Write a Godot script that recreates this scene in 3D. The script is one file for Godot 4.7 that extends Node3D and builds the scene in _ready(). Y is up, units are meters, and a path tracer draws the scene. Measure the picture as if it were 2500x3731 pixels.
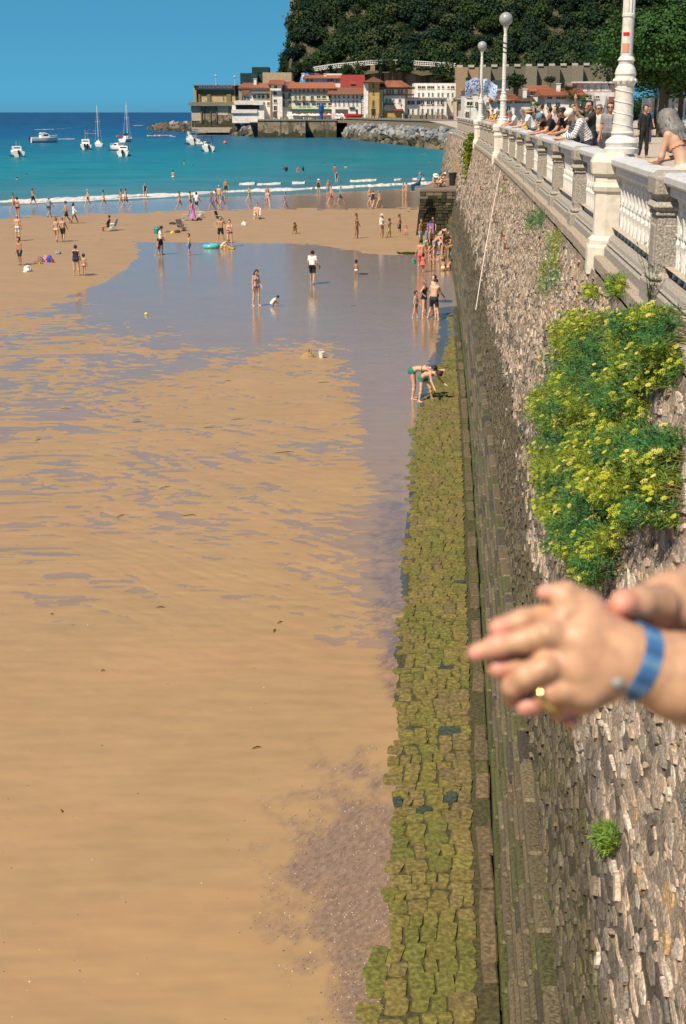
extends Node3D
# A sea wall and promenade above a beach at low tide, with a small harbour town under a wooded hill.
# World: sand near y = 0, promenade deck y = 7.0, eye y = 8.6; the view runs along -z.

const EYE := 8.6
const FPX := 4986.0
const DECK := 7.0
const SEA := -0.35
var PITCH := atan(1467.5 / 4986.0)
var rng := RandomNumberGenerator.new()
var taken := {}
var mats := {}
var tex := {}
var noise := FastNoiseLite.new()
var noise2 := FastNoiseLite.new()

# ---------- mesh collector ----------
class G:
	var v := PackedVector3Array()
	var n := PackedVector3Array()
	var c := PackedColorArray()
	var ix := PackedInt32Array()
	var col := Color.WHITE
	func tri(a: Vector3, b: Vector3, d: Vector3) -> void:   # counter-clockwise seen from outside
		var nn := (b - a).cross(d - a)
		if nn.length_squared() < 1e-18: return
		nn = nn.normalized()
		var i := v.size()
		v.append(a); v.append(b); v.append(d)
		for k in 3: n.append(nn); c.append(col)
		ix.append(i); ix.append(i + 2); ix.append(i + 1)
	func quad(a: Vector3, b: Vector3, d: Vector3, e: Vector3) -> void:
		var nn := (d - a).cross(e - b)
		if nn.length_squared() < 1e-18: return
		nn = nn.normalized()
		var i := v.size()
		v.append(a); v.append(b); v.append(d); v.append(e)
		for k in 4: n.append(nn); c.append(col)
		for k in [0, 2, 1, 0, 3, 2]: ix.append(i + k)
	func box(p: Vector3, s: Vector3, b := Basis.IDENTITY, top := 1.0) -> void:
		var h := s * 0.5
		var q: Array[Vector3] = []
		for y in [-1, 1]:
			var k: float = top if y > 0 else 1.0
			for a in [[-1, 1], [1, 1], [1, -1], [-1, -1]]:
				q.append(p + b * Vector3(a[0] * h.x * k, y * h.y, a[1] * h.z * k))
		quad(q[0], q[1], q[5], q[4]); quad(q[1], q[2], q[6], q[5]); quad(q[2], q[3], q[7], q[6]); quad(q[3], q[0], q[4], q[7])
		quad(q[4], q[5], q[6], q[7]); quad(q[3], q[2], q[1], q[0])
	func cham(p: Vector3, s: Vector3, r: float, b := Basis.IDENTITY) -> void:   # box with chamfered edges
		var h := s * 0.5
		var g := func(x, y, z, ax):
			var w := Vector3(x * (h.x - (0.0 if ax == 0 else r)), y * (h.y - (0.0 if ax == 1 else r)), z * (h.z - (0.0 if ax == 2 else r)))
			return p + b * w
		for s1 in [-1, 1]:
			var qx = [g.call(s1, -1, -1, 0), g.call(s1, 1, -1, 0), g.call(s1, 1, 1, 0), g.call(s1, -1, 1, 0)]
			var qy = [g.call(-1, s1, -1, 1), g.call(-1, s1, 1, 1), g.call(1, s1, 1, 1), g.call(1, s1, -1, 1)]
			var qz = [g.call(-1, -1, s1, 2), g.call(1, -1, s1, 2), g.call(1, 1, s1, 2), g.call(-1, 1, s1, 2)]
			for q in [qx, qy, qz]:
				if s1 > 0: quad(q[0], q[1], q[2], q[3])
				else: quad(q[3], q[2], q[1], q[0])
			for s2 in [-1, 1]:
				_e(g.call(s1, s2, -1, 0), g.call(s1, s2, 1, 0), g.call(s1, s2, 1, 1), g.call(s1, s2, -1, 1), p)
				_e(g.call(s1, -1, s2, 0), g.call(s1, 1, s2, 0), g.call(s1, 1, s2, 2), g.call(s1, -1, s2, 2), p)
				_e(g.call(-1, s1, s2, 1), g.call(1, s1, s2, 1), g.call(1, s1, s2, 2), g.call(-1, s1, s2, 2), p)
				for s3 in [-1, 1]:
					var a: Vector3 = g.call(s1, s2, s3, 0)
					var d: Vector3 = g.call(s1, s2, s3, 1)
					var e: Vector3 = g.call(s1, s2, s3, 2)
					if (d - a).cross(e - a).dot(a - p) > 0: tri(a, d, e)
					else: tri(a, e, d)
	func _e(a: Vector3, d: Vector3, e: Vector3, f: Vector3, p: Vector3) -> void:
		if (e - a).cross(f - d).dot((a + e) * 0.5 - p) > 0: quad(a, d, e, f)
		else: quad(f, e, d, a)
	func tube(pts: Array, rad: Array, sides := 6, caps := true) -> void:   # smooth tube along points
		var base := v.size()
		var m := pts.size()
		var side := Vector3.ZERO
		for i in m:
			var d: Vector3 = (pts[mini(i + 1, m - 1)] - pts[maxi(i - 1, 0)])
			if d.length() < 1e-9: d = Vector3.UP
			d = d.normalized()
			if i == 0:
				side = d.cross(Vector3.UP if absf(d.y) < 0.9 else Vector3.RIGHT).normalized()
			else:
				side = (side - d * side.dot(d)).normalized()
			var up := d.cross(side)
			var r: float = rad[mini(i, rad.size() - 1)]
			for k in sides:
				var a := TAU * k / sides
				var o := side * cos(a) + up * sin(a)
				v.append(pts[i] + o * r); n.append(o); c.append(col)
		for i in m - 1:
			for k in sides:
				var a0 := base + i * sides + k
				var a1 := base + i * sides + (k + 1) % sides
				var b0 := a0 + sides
				var b1 := a1 + sides
				for q in [a0, b0, a1, a1, b0, b1]: ix.append(q)
		if caps:
			for e in [0, m - 1]:
				var o := base + int(e) * sides
				for k in range(1, sides - 1):
					if e == 0:
						tri(v[o], v[o + k + 1], v[o + k])
					else:
						tri(v[o], v[o + k], v[o + k + 1])
	func lathe(prof: Array, segs := 16, at := Vector3.ZERO, b := Basis.IDENTITY, flat := false) -> void:   # prof: Vector2(radius, y), bottom to top
		for i in prof.size() - 1:
			var p: Vector2 = prof[i]
			var q: Vector2 = prof[i + 1]
			var nn := Vector2(q.y - p.y, p.x - q.x).normalized()
			var base := v.size()
			for k in segs + 1:
				var a := TAU * k / segs
				var o := Vector3(cos(a), 0, -sin(a))
				if flat and k < segs:
					var a2 := TAU * (k + 1) / segs
					var o2 := Vector3(cos(a2), 0, -sin(a2))
					quad(at + b * (o * p.x + Vector3.UP * p.y), at + b * (o2 * p.x + Vector3.UP * p.y), at + b * (o2 * q.x + Vector3.UP * q.y), at + b * (o * q.x + Vector3.UP * q.y))
				elif not flat:
					var w := b * (o * nn.x + Vector3.UP * nn.y).normalized()
					v.append(at + b * (o * p.x + Vector3.UP * p.y)); n.append(w); c.append(col)
					v.append(at + b * (o * q.x + Vector3.UP * q.y)); n.append(w); c.append(col)
			if not flat:
				for k in segs:
					var i0 := base + k * 2
					for t in [i0, i0 + 1, i0 + 2, i0 + 2, i0 + 1, i0 + 3]: ix.append(t)
	func prism(poly: PackedVector2Array, z0: float, z1: float, xf := Transform3D.IDENTITY) -> void:   # polygon counter-clockwise in x, y; extruded from z0 to z1 > z0
		var t := Geometry2D.triangulate_polygon(poly)
		for i in range(0, t.size(), 3):
			var a := poly[t[i]]
			var b := poly[t[i + 1]]
			var d := poly[t[i + 2]]
			if (b - a).cross(d - a) < 0:
				var w := b
				b = d
				d = w
			tri(xf * Vector3(a.x, a.y, z1), xf * Vector3(b.x, b.y, z1), xf * Vector3(d.x, d.y, z1))
			tri(xf * Vector3(a.x, a.y, z0), xf * Vector3(d.x, d.y, z0), xf * Vector3(b.x, b.y, z0))
		for i in poly.size():
			var a := poly[i]
			var b := poly[(i + 1) % poly.size()]
			quad(xf * Vector3(a.x, a.y, z0), xf * Vector3(b.x, b.y, z0), xf * Vector3(b.x, b.y, z1), xf * Vector3(a.x, a.y, z1))
	func ball(p: Vector3, s: Vector3, seg := 10, rings := 6) -> void:
		var base := v.size()
		for i in rings + 1:
			var th := PI * i / rings
			for k in seg + 1:
				var a := TAU * k / seg
				var o := Vector3(sin(th) * cos(a), cos(th), -sin(th) * sin(a))
				v.append(p + o * s); n.append((o / s).normalized()); c.append(col)
		for i in rings:
			for k in seg:
				var a0 := base + i * (seg + 1) + k
				for q in [a0, a0 + 1, a0 + seg + 1, a0 + 1, a0 + seg + 2, a0 + seg + 1]: ix.append(q)
	func blade(a: Vector3, b: Vector3, w: Vector3, taper := 0.25) -> void:   # a thin leaf
		quad(a - w, a + w, b + w * taper, b - w * taper)
	func mesh() -> ArrayMesh:
		var m := ArrayMesh.new()
		if v.is_empty(): return m
		var arr := []
		arr.resize(Mesh.ARRAY_MAX)
		arr[Mesh.ARRAY_VERTEX] = v
		arr[Mesh.ARRAY_NORMAL] = n
		arr[Mesh.ARRAY_COLOR] = c
		arr[Mesh.ARRAY_INDEX] = ix
		m.add_surface_from_arrays(Mesh.PRIMITIVE_TRIANGLES, arr)
		return m

# ---------- scene helpers ----------
func numbered(called: String) -> String:
	var k: int = taken.get(called, -1) + 1
	taken[called] = k
	return called if k == 0 else "%s_%03d" % [called, k]

func tag(o: Node, label := "", category := "", group := "", kind := "") -> Node:
	if label: o.set_meta("label", label)
	if category: o.set_meta("category", category)
	if group: o.set_meta("group", group)
	if kind: o.set_meta("kind", kind)
	return o

func thing(called: String, label: String, category: String, at := Vector3.ZERO, turn := 0.0, group := "") -> Node3D:
	var o := Node3D.new()
	o.name = numbered(called)
	add_child(o)
	o.position = at
	o.rotation.y = turn
	tag(o, label, category, group)
	return o

func put(called: String, m: Mesh, mt: Material, parent: Node = null, at := Transform3D.IDENTITY) -> MeshInstance3D:
	var o := MeshInstance3D.new()
	o.mesh = m
	o.material_override = mt
	o.transform = at
	if parent == null:
		o.name = numbered(called)
		add_child(o)
	else:
		o.name = called
		parent.add_child(o, true)
	return o

func build(called: String, g: G, mt: Material, parent: Node = null, at := Transform3D.IDENTITY) -> MeshInstance3D:
	return put(called, g.mesh(), mt, parent, at)

func setting(called: String, g: G, mt: Material) -> MeshInstance3D:
	var o := build(called, g, mt)
	o.set_meta("kind", "structure")
	return o

func lin(r: float, g: float, b: float) -> Color:
	return Color(r, g, b).linear_to_srgb()

func ray(x: float, y: float) -> Vector3:
	var a := (x - 1250.0) / FPX
	var b := -(y - 1865.5) / FPX
	return Vector3(a, b * cos(PITCH) - sin(PITCH), -b * sin(PITCH) - cos(PITCH))

func gp(x: float, y: float, h: float) -> Vector3:   # photo pixel to the point at height h
	var d := ray(x, y)
	return Vector3(0, EYE, 0) + d * ((h - EYE) / d.y)

func zp(x: float, y: float, z: float) -> Vector3:   # photo pixel to the point z metres ahead
	var d := ray(x, y)
	return Vector3(0, EYE, 0) + d * (z / -d.z)

func to_px(p: Vector3) -> Vector2:
	var y := p.y - EYE
	var d := maxf(0.3, -(y * sin(PITCH) + p.z * cos(PITCH)))
	return Vector2(1250.0 + FPX * p.x / d, 1865.5 - FPX * (y * cos(PITCH) - p.z * sin(PITCH)) / d)

func make_noise(freq: float, seed_: int, oct := 4, type := FastNoiseLite.TYPE_SIMPLEX_SMOOTH) -> FastNoiseLite:
	var f := FastNoiseLite.new()
	f.noise_type = type
	f.frequency = freq
	f.seed = seed_
	f.fractal_octaves = oct
	return f

func noise_tex(key: String, freq: float, oct: int, lo: float, hi: float, normal := 0.0, size := 512, type := FastNoiseLite.TYPE_SIMPLEX_SMOOTH) -> NoiseTexture2D:
	if tex.has(key): return tex[key]
	var t := NoiseTexture2D.new()
	t.width = size
	t.height = size
	t.seamless = true
	t.noise = make_noise(freq, hash(key) % 1000, oct, type)
	if normal > 0.0:
		t.as_normal_map = true
		t.bump_strength = normal
	else:
		var r := Gradient.new()
		r.set_color(0, Color(lo, lo, lo))
		r.set_color(1, Color(hi, hi, hi))
		t.color_ramp = r
	tex[key] = t
	return t

func mat(key: String, col: Color, rough := 0.8, grain := "", scale := 1.0, vcol := false, bump := 0.0) -> StandardMaterial3D:
	if mats.has(key): return mats[key]
	var m := StandardMaterial3D.new()
	m.resource_name = key
	m.albedo_color = col
	m.roughness = rough
	m.vertex_color_use_as_albedo = vcol
	if grain:
		m.uv1_triplanar = true
		m.uv1_world_triplanar = true
		m.uv1_scale = Vector3.ONE * scale
		if grain == "fine": m.albedo_texture = noise_tex("fine", 0.08, 4, 0.62, 1.0)
		elif grain == "mottle": m.albedo_texture = noise_tex("mottle", 0.02, 6, 0.55, 1.0)
		elif grain == "sand": m.albedo_texture = noise_tex("sand", 0.25, 3, 0.86, 1.0)
		elif grain == "pits": m.albedo_texture = noise_tex("pits", 0.045, 6, 0.52, 1.0)
		elif grain == "soft": m.albedo_texture = noise_tex("soft", 0.012, 5, 0.82, 1.0)
		if bump > 0.0:
			m.heightmap_enabled = true
			m.heightmap_scale = bump
			m.heightmap_texture = noise_tex("bump", 0.06, 5, 0.0, 1.0)
	mats[key] = m
	return m

# the foot of the sea wall, seen from above: x for a distance z ahead
func wx(z: float) -> float:
	return 0.60 + 0.085 * z - 0.00018 * z * z

func wallp(z: float, off: float, y: float) -> Vector3:
	return Vector3(wx(z) + off, y, -z)

func wall_basis(z: float) -> Basis:   # x: inland, y up, z: back towards the eye
	var d := Vector3(wx(z + 0.5) - wx(z - 0.5), 0, -1.0).normalized()
	return Basis(Vector3(-d.z, 0, d.x), Vector3.UP, -d)

func wall_turn(z: float) -> float:
	return wall_basis(z).get_euler().y

func _ready() -> void:
	rng.seed = 20240817
	noise = make_noise(1.0, 11)
	noise2 = make_noise(1.0, 29, 3)
	stage()
	print("stage ", Time.get_ticks_msec())
	ground(); print("ground ", Time.get_ticks_msec())
	sea_wall(); print("wall ", Time.get_ticks_msec())
	balustrade(); print("balustrade ", Time.get_ticks_msec())
	print("town ", Time.get_ticks_msec())
	town()
	print("people ", Time.get_ticks_msec())
	people()
	print("afloat ", Time.get_ticks_msec())
	afloat()
	print("plants ", Time.get_ticks_msec())
	plants()
	print("hands ", Time.get_ticks_msec())
	hands()

func stage() -> void:
	var cam := Camera3D.new()
	cam.name = "camera"
	cam.position = Vector3(0, EYE, 0)
	cam.rotation.x = -PITCH
	cam.fov = rad_to_deg(2.0 * atan(1865.5 / FPX))
	cam.near = 0.05
	cam.far = 60000.0
	var lens := CameraAttributesPhysical.new()
	lens.frustum_focal_length = 50.0
	lens.exposure_aperture = 6.8
	lens.frustum_focus_distance = 45.0
	cam.attributes = lens
	add_child(cam)
	cam.fov = rad_to_deg(2.0 * atan(1865.5 / FPX))
	cam.current = true
	var e := Environment.new()
	e.background_mode = Environment.BG_SKY
	var sm := ProceduralSkyMaterial.new()
	sm.sky_top_color = Color(0.17, 0.40, 0.62)
	sm.sky_horizon_color = Color(0.345, 0.67, 0.82)
	sm.sky_curve = 0.12
	sm.ground_bottom_color = Color(0.35, 0.38, 0.36)
	sm.ground_horizon_color = Color(0.34, 0.62, 0.74)
	sm.sun_angle_max = 20.0
	sm.sun_curve = 0.1
	var sky := Sky.new()
	sky.sky_material = sm
	e.sky = sky
	e.background_energy_multiplier = 0.68
	e.tonemap_mode = Environment.TONE_MAPPER_LINEAR
	e.tonemap_exposure = 1.48
	e.sdfgi_enabled = true
	e.ssao_enabled = true
	e.ssil_enabled = true
	e.fog_enabled = false
	e.fog_density = 0.00012
	e.fog_light_color = Color(0.72, 0.85, 0.92)
	var we := WorldEnvironment.new()
	we.name = "world_environment"
	we.environment = e
	add_child(we)
	var sun := DirectionalLight3D.new()
	sun.name = "sun"
	sun.light_energy = 1.56
	sun.light_color = Color(1.0, 0.93, 0.83)
	sun.light_angular_distance = 0.53
	sun.shadow_enabled = true
	var towards := Vector3(-cos(deg_to_rad(53)) * cos(deg_to_rad(51)), sin(deg_to_rad(53)), cos(deg_to_rad(53)) * sin(deg_to_rad(51)))
	add_child(sun)
	sun.look_at_from_position(towards * 50.0, Vector3.ZERO, Vector3.UP)

# ---------- beach ----------
const SAND_ROWS := [   # photo row, then pairs of photo x and sand level in cm (0 = water lying in the pools)
	[640, -1000, -120, 1700, -110],
	[662, -1000, -120, 700, -120, 1250, -90, 1500, -50, 1700, -36],
	[684, -1000, -120, 400, -110, 900, -70, 1250, -36, 1500, -24, 1700, -18],
	[706, -1000, -120, 0, -95, 350, -60, 700, -36, 1000, -24, 1300, -16, 1700, -10],
	[722, -1000, -80, 0, -58, 350, -34, 700, -20, 1000, -12, 1700, -6],
	[737, -1000, -50, 0, -35, 350, -19, 700, -11, 1000, -6, 1700, -3],
	[755, -1000, -22, 0, -15, 350, -8, 700, -4, 1000, -1, 1500, -1, 1700, 0],
	[772, -1000, -10, 0, -6, 350, -2.5, 700, 2, 1000, 3, 1500, 2, 1700, 2],
	[792, -1000, -2, 0, -0.5, 350, 4, 700, 7, 1000, 8, 1500, 7, 1700, 6],
	[825, -1000, 9, 0, 8, 800, 9, 1500, 9, 1700, 9],
	[850, -1000, 6, 0, 5, 600, 5, 1000, 6, 1250, 4, 1380, 1, 1460, 1, 1500, 4, 1700, 4],
	[864, -1000, 1, 0, 1.2, 300, 1.6, 600, 2.2, 900, 3, 1200, 3, 1360, -0.5, 1470, -0.4, 1520, 3, 1700, 2],
	[876, -1000, -1.2, 0, -1.0, 280, -1.0, 450, -0.4, 620, 0.2, 900, 1.5, 1150, 1.5, 1260, 2.2, 1480, 4, 1560, 3, 1700, 0],
	[888, -1000, 2, 0, 2, 260, 1.8, 440, 1.0, 500, -0.5, 700, -0.7, 900, -0.2, 1080, -0.6, 1230, 1.0, 1400, 3.2, 1500, 3.2, 1600, 0, 1700, -2],
	[905, -1000, 5, 0, 4.5, 380, 3.5, 480, 1.2, 510, -0.6, 700, -1.4, 1000, -1.2, 1200, -0.6, 1320, 1.2, 1500, 2.0, 1600, -1.5, 1700, -4],
	[932, -1000, 7, 0, 7, 380, 5, 480, 1.0, 510, -0.8, 700, -2.2, 1000, -2.5, 1250, -1.6, 1380, -0.1, 1480, 0.3, 1540, -1.5, 1700, -6],
	[960, -1000, 8, 0, 7, 380, 4, 460, 0.8, 490, -0.8, 700, -3, 1200, -4, 1500, -5, 1700, -8],
	[1000, -1000, 7, 0, 6, 300, 4, 390, 1.0, 425, -0.5, 600, -2.5, 800, -4, 1200, -5, 1700, -9],
	[1045, -1000, 5, 0, 4.0, 200, 2.4, 290, 0.7, 330, -0.5, 500, -2, 800, -4, 1200, -5, 1700, -9],
	[1085, -1000, 3, 0, 2.2, 150, 1.1, 230, 0.2, 400, -1.2, 800, -3, 1200, -5, 1700, -9],
	[1130, -1000, 1, 0, 0.6, 200, -0.2, 500, -1.0, 800, -2.0, 1200, -3.5, 1700, -8],
	[1190, -1000, 0.3, 0, 0.15, 400, -0.35, 800, -0.75, 1050, -0.7, 1180, -1.0, 1300, -2.5, 1450, -5, 1700, -8],
	[1270, -1000, 0.4, 0, 0.2, 400, 0.05, 800, -0.05, 1050, 0.2, 1200, 0.45, 1290, -0.6, 1360, -2.5, 1480, -5, 1700, -7],
	[1400, -1000, 0.5, 0, 0.3, 400, 0.25, 800, 0.45, 1100, 0.75, 1270, 0.6, 1320, -0.5, 1400, -2.5, 1500, -4, 1700, -6],
	[1600, -1000, 0.4, 0, 0.15, 300, 0.2, 500, 0.5, 900, 0.6, 1150, 0.8, 1300, 0.5, 1350, -0.5, 1430, -2.2, 1520, -3, 1700, -5],
	[1800, -1000, 0.5, 0, 0.25, 300, 0.3, 600, 0.5, 900, 0.6, 1250, 0.6, 1350, 0.1, 1390, -0.7, 1480, -1.8, 1700, -3],
	[2000, -1000, 0.8, 0, 0.45, 250, 0.45, 600, 0.6, 1000, 0.55, 1200, 0.5, 1330, 0.0, 1390, -0.6, 1480, -1.2, 1700, -2],
	[2200, -1000, 1.2, 0, 0.75, 400, 0.7, 800, 0.65, 1100, 0.5, 1330, 0.1, 1400, -0.3, 1500, -0.6, 1700, -1],
	[2450, -1000, 1.8, 0, 1.3, 600, 1.1, 1100, 0.9, 1350, 0.6, 1450, 0.3, 1700, 0.3],
	[2900, -1000, 2.5, 0, 2.2, 1400, 1.8, 1700, 1.5], [4000, -1000, 3, 1700, 2.4]]
var lattice := PackedFloat32Array()
const LX0 := -1000.0
const LDX := 60.0
const LNX := 50
var lrows := PackedFloat32Array()

func sand_lattice() -> void:
	var y := 640.0
	while y < 4000.0:
		lrows.append(y)
		y += 6.0 + (y - 640.0) * 0.03
	lattice.resize(LNX * lrows.size())
	for j in lrows.size():
		for i in LNX:
			var x := LX0 + i * LDX
			var yy := lrows[j]
			var r := 0
			while r < SAND_ROWS.size() - 2 and yy > SAND_ROWS[r + 1][0]: r += 1
			var t := clampf((yy - SAND_ROWS[r][0]) / (SAND_ROWS[r + 1][0] - SAND_ROWS[r][0]), 0.0, 1.0)
			lattice[j * LNX + i] = lerpf(row_at(SAND_ROWS[r], x), row_at(SAND_ROWS[r + 1], x), t)

func row_at(r: Array, x: float) -> float:
	var k := 1
	while k < r.size() - 4 and x > r[k + 2]: k += 2
	var t := clampf((x - r[k]) / (r[k + 2] - r[k]), 0.0, 1.0)
	return lerpf(r[k + 1], r[k + 3], t)

func sand_level(p: Vector2) -> float:   # smooth (cubic B-spline) reading of the levels
	var fx := clampf((p.x - LX0) / LDX, 1.0, LNX - 3.001)
	var y := clampf(p.y, lrows[1], lrows[lrows.size() - 3] - 0.01)
	var j := clampi(lrows.bsearch(y, false) - 1, 1, lrows.size() - 4)
	var t := (y - lrows[j]) / (lrows[j + 1] - lrows[j])
	var i := int(fx)
	var u := fx - i
	var wu := Vector4((1.0 - u) ** 3, 3.0 * u ** 3 - 6.0 * u * u + 4.0, -3.0 * u ** 3 + 3.0 * u * u + 3.0 * u + 1.0, u ** 3) / 6.0
	var wt := Vector4((1.0 - t) ** 3, 3.0 * t ** 3 - 6.0 * t * t + 4.0, -3.0 * t ** 3 + 3.0 * t * t + 3.0 * t + 1.0, t ** 3) / 6.0
	var sum := 0.0
	for k in 4:
		var o := (j + k - 1) * LNX + i
		sum += wt[k] * (wu.x * lattice[o - 1] + wu.y * lattice[o] + wu.z * lattice[o + 1] + wu.w * lattice[o + 2])
	return sum

func sand_at(x: float, z: float) -> float:   # z metres ahead
	var p := to_px(Vector3(x, 0, -maxf(z, 8.0)))
	var s := sand_level(p) * 0.01
	var w := noise2.get_noise_2d(x * 0.12, z * 0.12) * 1.6
	# tidal ripples: long low crests across the view, breaking up and joining
	var zone := clampf((z - 17.0) / 8.0, 0.0, 1.0) * clampf((70.0 - z) / 10.0, 0.0, 1.0)
	var nar := clampf((p.x - 300.0) / 1000.0, 0.0, 1.0)
	var a := 0.60 * noise.get_noise_2d(x * 0.42 + w, z * (1.7 + 0.4 * nar) + w * 0.8) + 0.55 * noise2.get_noise_2d(x * 0.9 + w * 1.4, z * 3.4 + w)
	var b := noise.get_noise_2d(x * 0.11 + 40.0, z * 0.28 + w * 0.5)
	s += zone * (a * 0.020 + b * 0.010 - 0.001)
	s += noise2.get_noise_2d(x * 0.5 + 7.0, z * 0.5) * 0.004 + noise2.get_noise_2d(x * 2.2, z * 2.6 + 31.0) * 0.0030 + noise2.get_noise_2d(x * 6.0, z * 8.0) * 0.0036 * clampf((z - 12.0) / 8.0, 0.0, 1.0)
	# runnels left by draining water
	s += (absf(noise.get_noise_2d(x * 0.35 + w, z * 0.9 + 200.0)) - 0.2) * 0.007 * clampf((34.0 - z) / 8.0, 0.0, 1.0)
	if z > 95.0:
		s += noise2.get_noise_2d(x * 0.3, z * 0.3) * 0.012
	return s

func gravel_at(p: Vector2, x: float, z: float) -> float:   # coarse dark shell grit against the foot of the wall
	var d := -1.2
	var fan := Vector2((p.x - 1330.0) / 330.0, (p.y - 3230.0) / 430.0)
	d = maxf(d, 1.7 - fan.length() * 1.35)
	if p.y > 3400.0: d = maxf(d, 1.2 - absf(p.x - 1290.0) / 160.0)
	var edge := 1.0 - absf(p.x - 1440.0) / (95.0 + 30.0 * sin(p.y * 0.004))
	d = maxf(d, edge * 0.95 - maxf(0.0, (1900.0 - p.y) / 260.0) - maxf(0.0, (p.y - 2450.0) / 200.0))
	d += noise2.get_noise_2d(x * 1.6 + 3.0, z * 1.1) * 0.75 + noise.get_noise_2d(x * 5.0, z * 4.0) * 0.35
	return clampf(d * 1.4 - 0.25, 0.0, 1.0)

func ground() -> void:
	sand_lattice()
	# rows at equal steps in the photograph, then on towards and behind the eye
	var zs: Array[float] = []
	var y := 655.0
	while y < 3800.0:
		zs.append(-gp(0, y, 0.0).z)
		y += 2.5 + clampf((y - 900.0) / 600.0, 0.0, 1.0) * 1.8 + clampf((y - 2200.0) / 600.0, 0.0, 1.0) * 5.0
	var z0: float = zs[zs.size() - 1]
	while z0 > -24.0:
		z0 -= 0.6
		zs.append(z0)
	var us: Array[float] = []
	var u := -1.5
	while u < 0.62:
		us.append(u)
		u += 0.0024 if u > -0.27 and u < 0.16 else (0.006 if u < 0.0 and u > -0.4 else 0.03)
	var g := G.new()
	var nc := us.size()
	var base := Color(0.368, 0.238, 0.112)
	for z in zs:
		var e := maxf(z, 9.0) * 1.02 + 0.8
		for uu in us:
			var x: float = uu * e
			var h := sand_at(x, z)
			var p := to_px(Vector3(x, 0, -maxf(z, 8.0)))
			g.v.append(Vector3(x, h, -z))
			# colour of the sand: patches of coarser, paler or redder grains
			var k := noise.get_noise_2d(x * 0.22 + 90.0, z * 0.34) * 0.5 + noise2.get_noise_2d(x * 1.3, z * 2.4 + 50.0) * 0.5
			k += 0.9 * noise.get_noise_2d(x * 0.5 + 300.0, z * 3.2)
			var cc := base * (1.0 + 0.12 * k)
			cc.r *= 1.0 + 0.05 * noise2.get_noise_2d(x * 0.18 + 11.0, z * 0.3)
			var gv := gravel_at(p, x, z) if p.y > 1500.0 and p.x > 600.0 else 0.0
			cc = cc.lerp(Color(0.175, 0.125, 0.105) * (1.0 + 0.9 * noise2.get_noise_2d(x * 14.0, z * 14.0)), gv * 0.7)
			cc.a = 1.0
			g.c.append(cc)
	for j in zs.size():
		for i in nc:
			var k := j * nc + i
			var dx := g.v[k + (1 if i < nc - 1 else 0)] - g.v[k - (1 if i > 0 else 0)]
			var dz := g.v[k + (nc if j < zs.size() - 1 else 0)] - g.v[k - (nc if j > 0 else 0)]
			g.n.append(dz.cross(dx).normalized())
	for j in zs.size() - 1:
		for i in nc - 1:
			var k := j * nc + i
			for q in [k, k + 1, k + nc, k + 1, k + nc + 1, k + nc]: g.ix.append(q)
	var m := mat("sand", Color.WHITE, 0.62, "sand", 1.3, true)
	m.clearcoat_enabled = true
	m.clearcoat = 0.2
	m.clearcoat_roughness = 0.42
	setting("sand", g, m)

	# still water lying in the hollows
	var w := G.new()
	w.quad(Vector3(-170, 0, -16), Vector3(20, 0, -16), Vector3(20, 0, -104.5), Vector3(-170, 0, -104.5))
	var wm := StandardMaterial3D.new()
	wm.resource_name = "pool_water"
	wm.transparency = BaseMaterial3D.TRANSPARENCY_ALPHA
	wm.albedo_color = Color(0.46, 0.50, 0.53, 0.08)
	wm.roughness = 0.08
	wm.metallic_specular = 0.5
	wm.uv1_triplanar = true
	wm.uv1_world_triplanar = true
	wm.uv1_scale = Vector3(0.35, 0.35, 0.35)
	wm.normal_enabled = true
	wm.normal_texture = noise_tex("calm", 0.02, 4, 0, 1, 6.0)
	wm.normal_scale = 0.16
	var pool := setting("pool_water", w, wm)

	# film of water left by the last wave
	var f := G.new()
	var ff := 0
	for j in range(0, zs.size() - 1):
		if zs[j] > 200.0 or zs[j] < 108.0: continue
		for i in nc - 1:
			var k := j * nc + i
			var p := to_px(g.v[k])
			if p.x < -200 or p.x > 1800: continue
			var q: Vector3 = g.v[k]
			if q.y < -0.37 or q.y > 0.0 + noise.get_noise_2d(q.x * 0.25, q.z * 0.5) * 0.03: continue
			var o := Vector3(0, 0.006, 0)
			f.quad(g.v[k] + o, g.v[k + nc] + o, g.v[k + nc + 1] + o, g.v[k + 1] + o)
			ff += 1
	for i in f.n.size():
		if f.n[i].y < 0: f.n[i] = -f.n[i]
		f.n[i] = (f.n[i] + Vector3.UP * 3.0).normalized()
	var fm := wm.duplicate()
	fm.resource_name = "swash_film"
	fm.albedo_color = Color(0.5, 0.49, 0.46, 0.05)
	setting("swash_water", f, fm)

	# the sea: colours of the bay, sandy shallows to deep water, in patches
	var s := G.new()
	var sz: Array[float] = []
	var zz := 112.0
	while zz < 900.0:
		sz.append(zz)
		zz *= 1.006
	while zz < 40000.0:
		sz.append(zz)
		zz *= 1.12
	var su: Array[float] = []
	u = -1.3
	while u < 0.9:
		su.append(u)
		u += 0.004 if u > -0.28 and u < 0.15 else 0.05
	var tones := [[0.0, Color(0.16, 0.19, 0.165)], [14.0, Color(0.085, 0.17, 0.165)], [45.0, Color(0.032, 0.160, 0.185)], [110.0, Color(0.012, 0.170, 0.195)], [230.0, Color(0.010, 0.118, 0.168)], [420.0, Color(0.007, 0.062, 0.150)], [900.0, Color(0.008, 0.036, 0.105)], [50000.0, Color(0.008, 0.030, 0.095)]]
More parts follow.
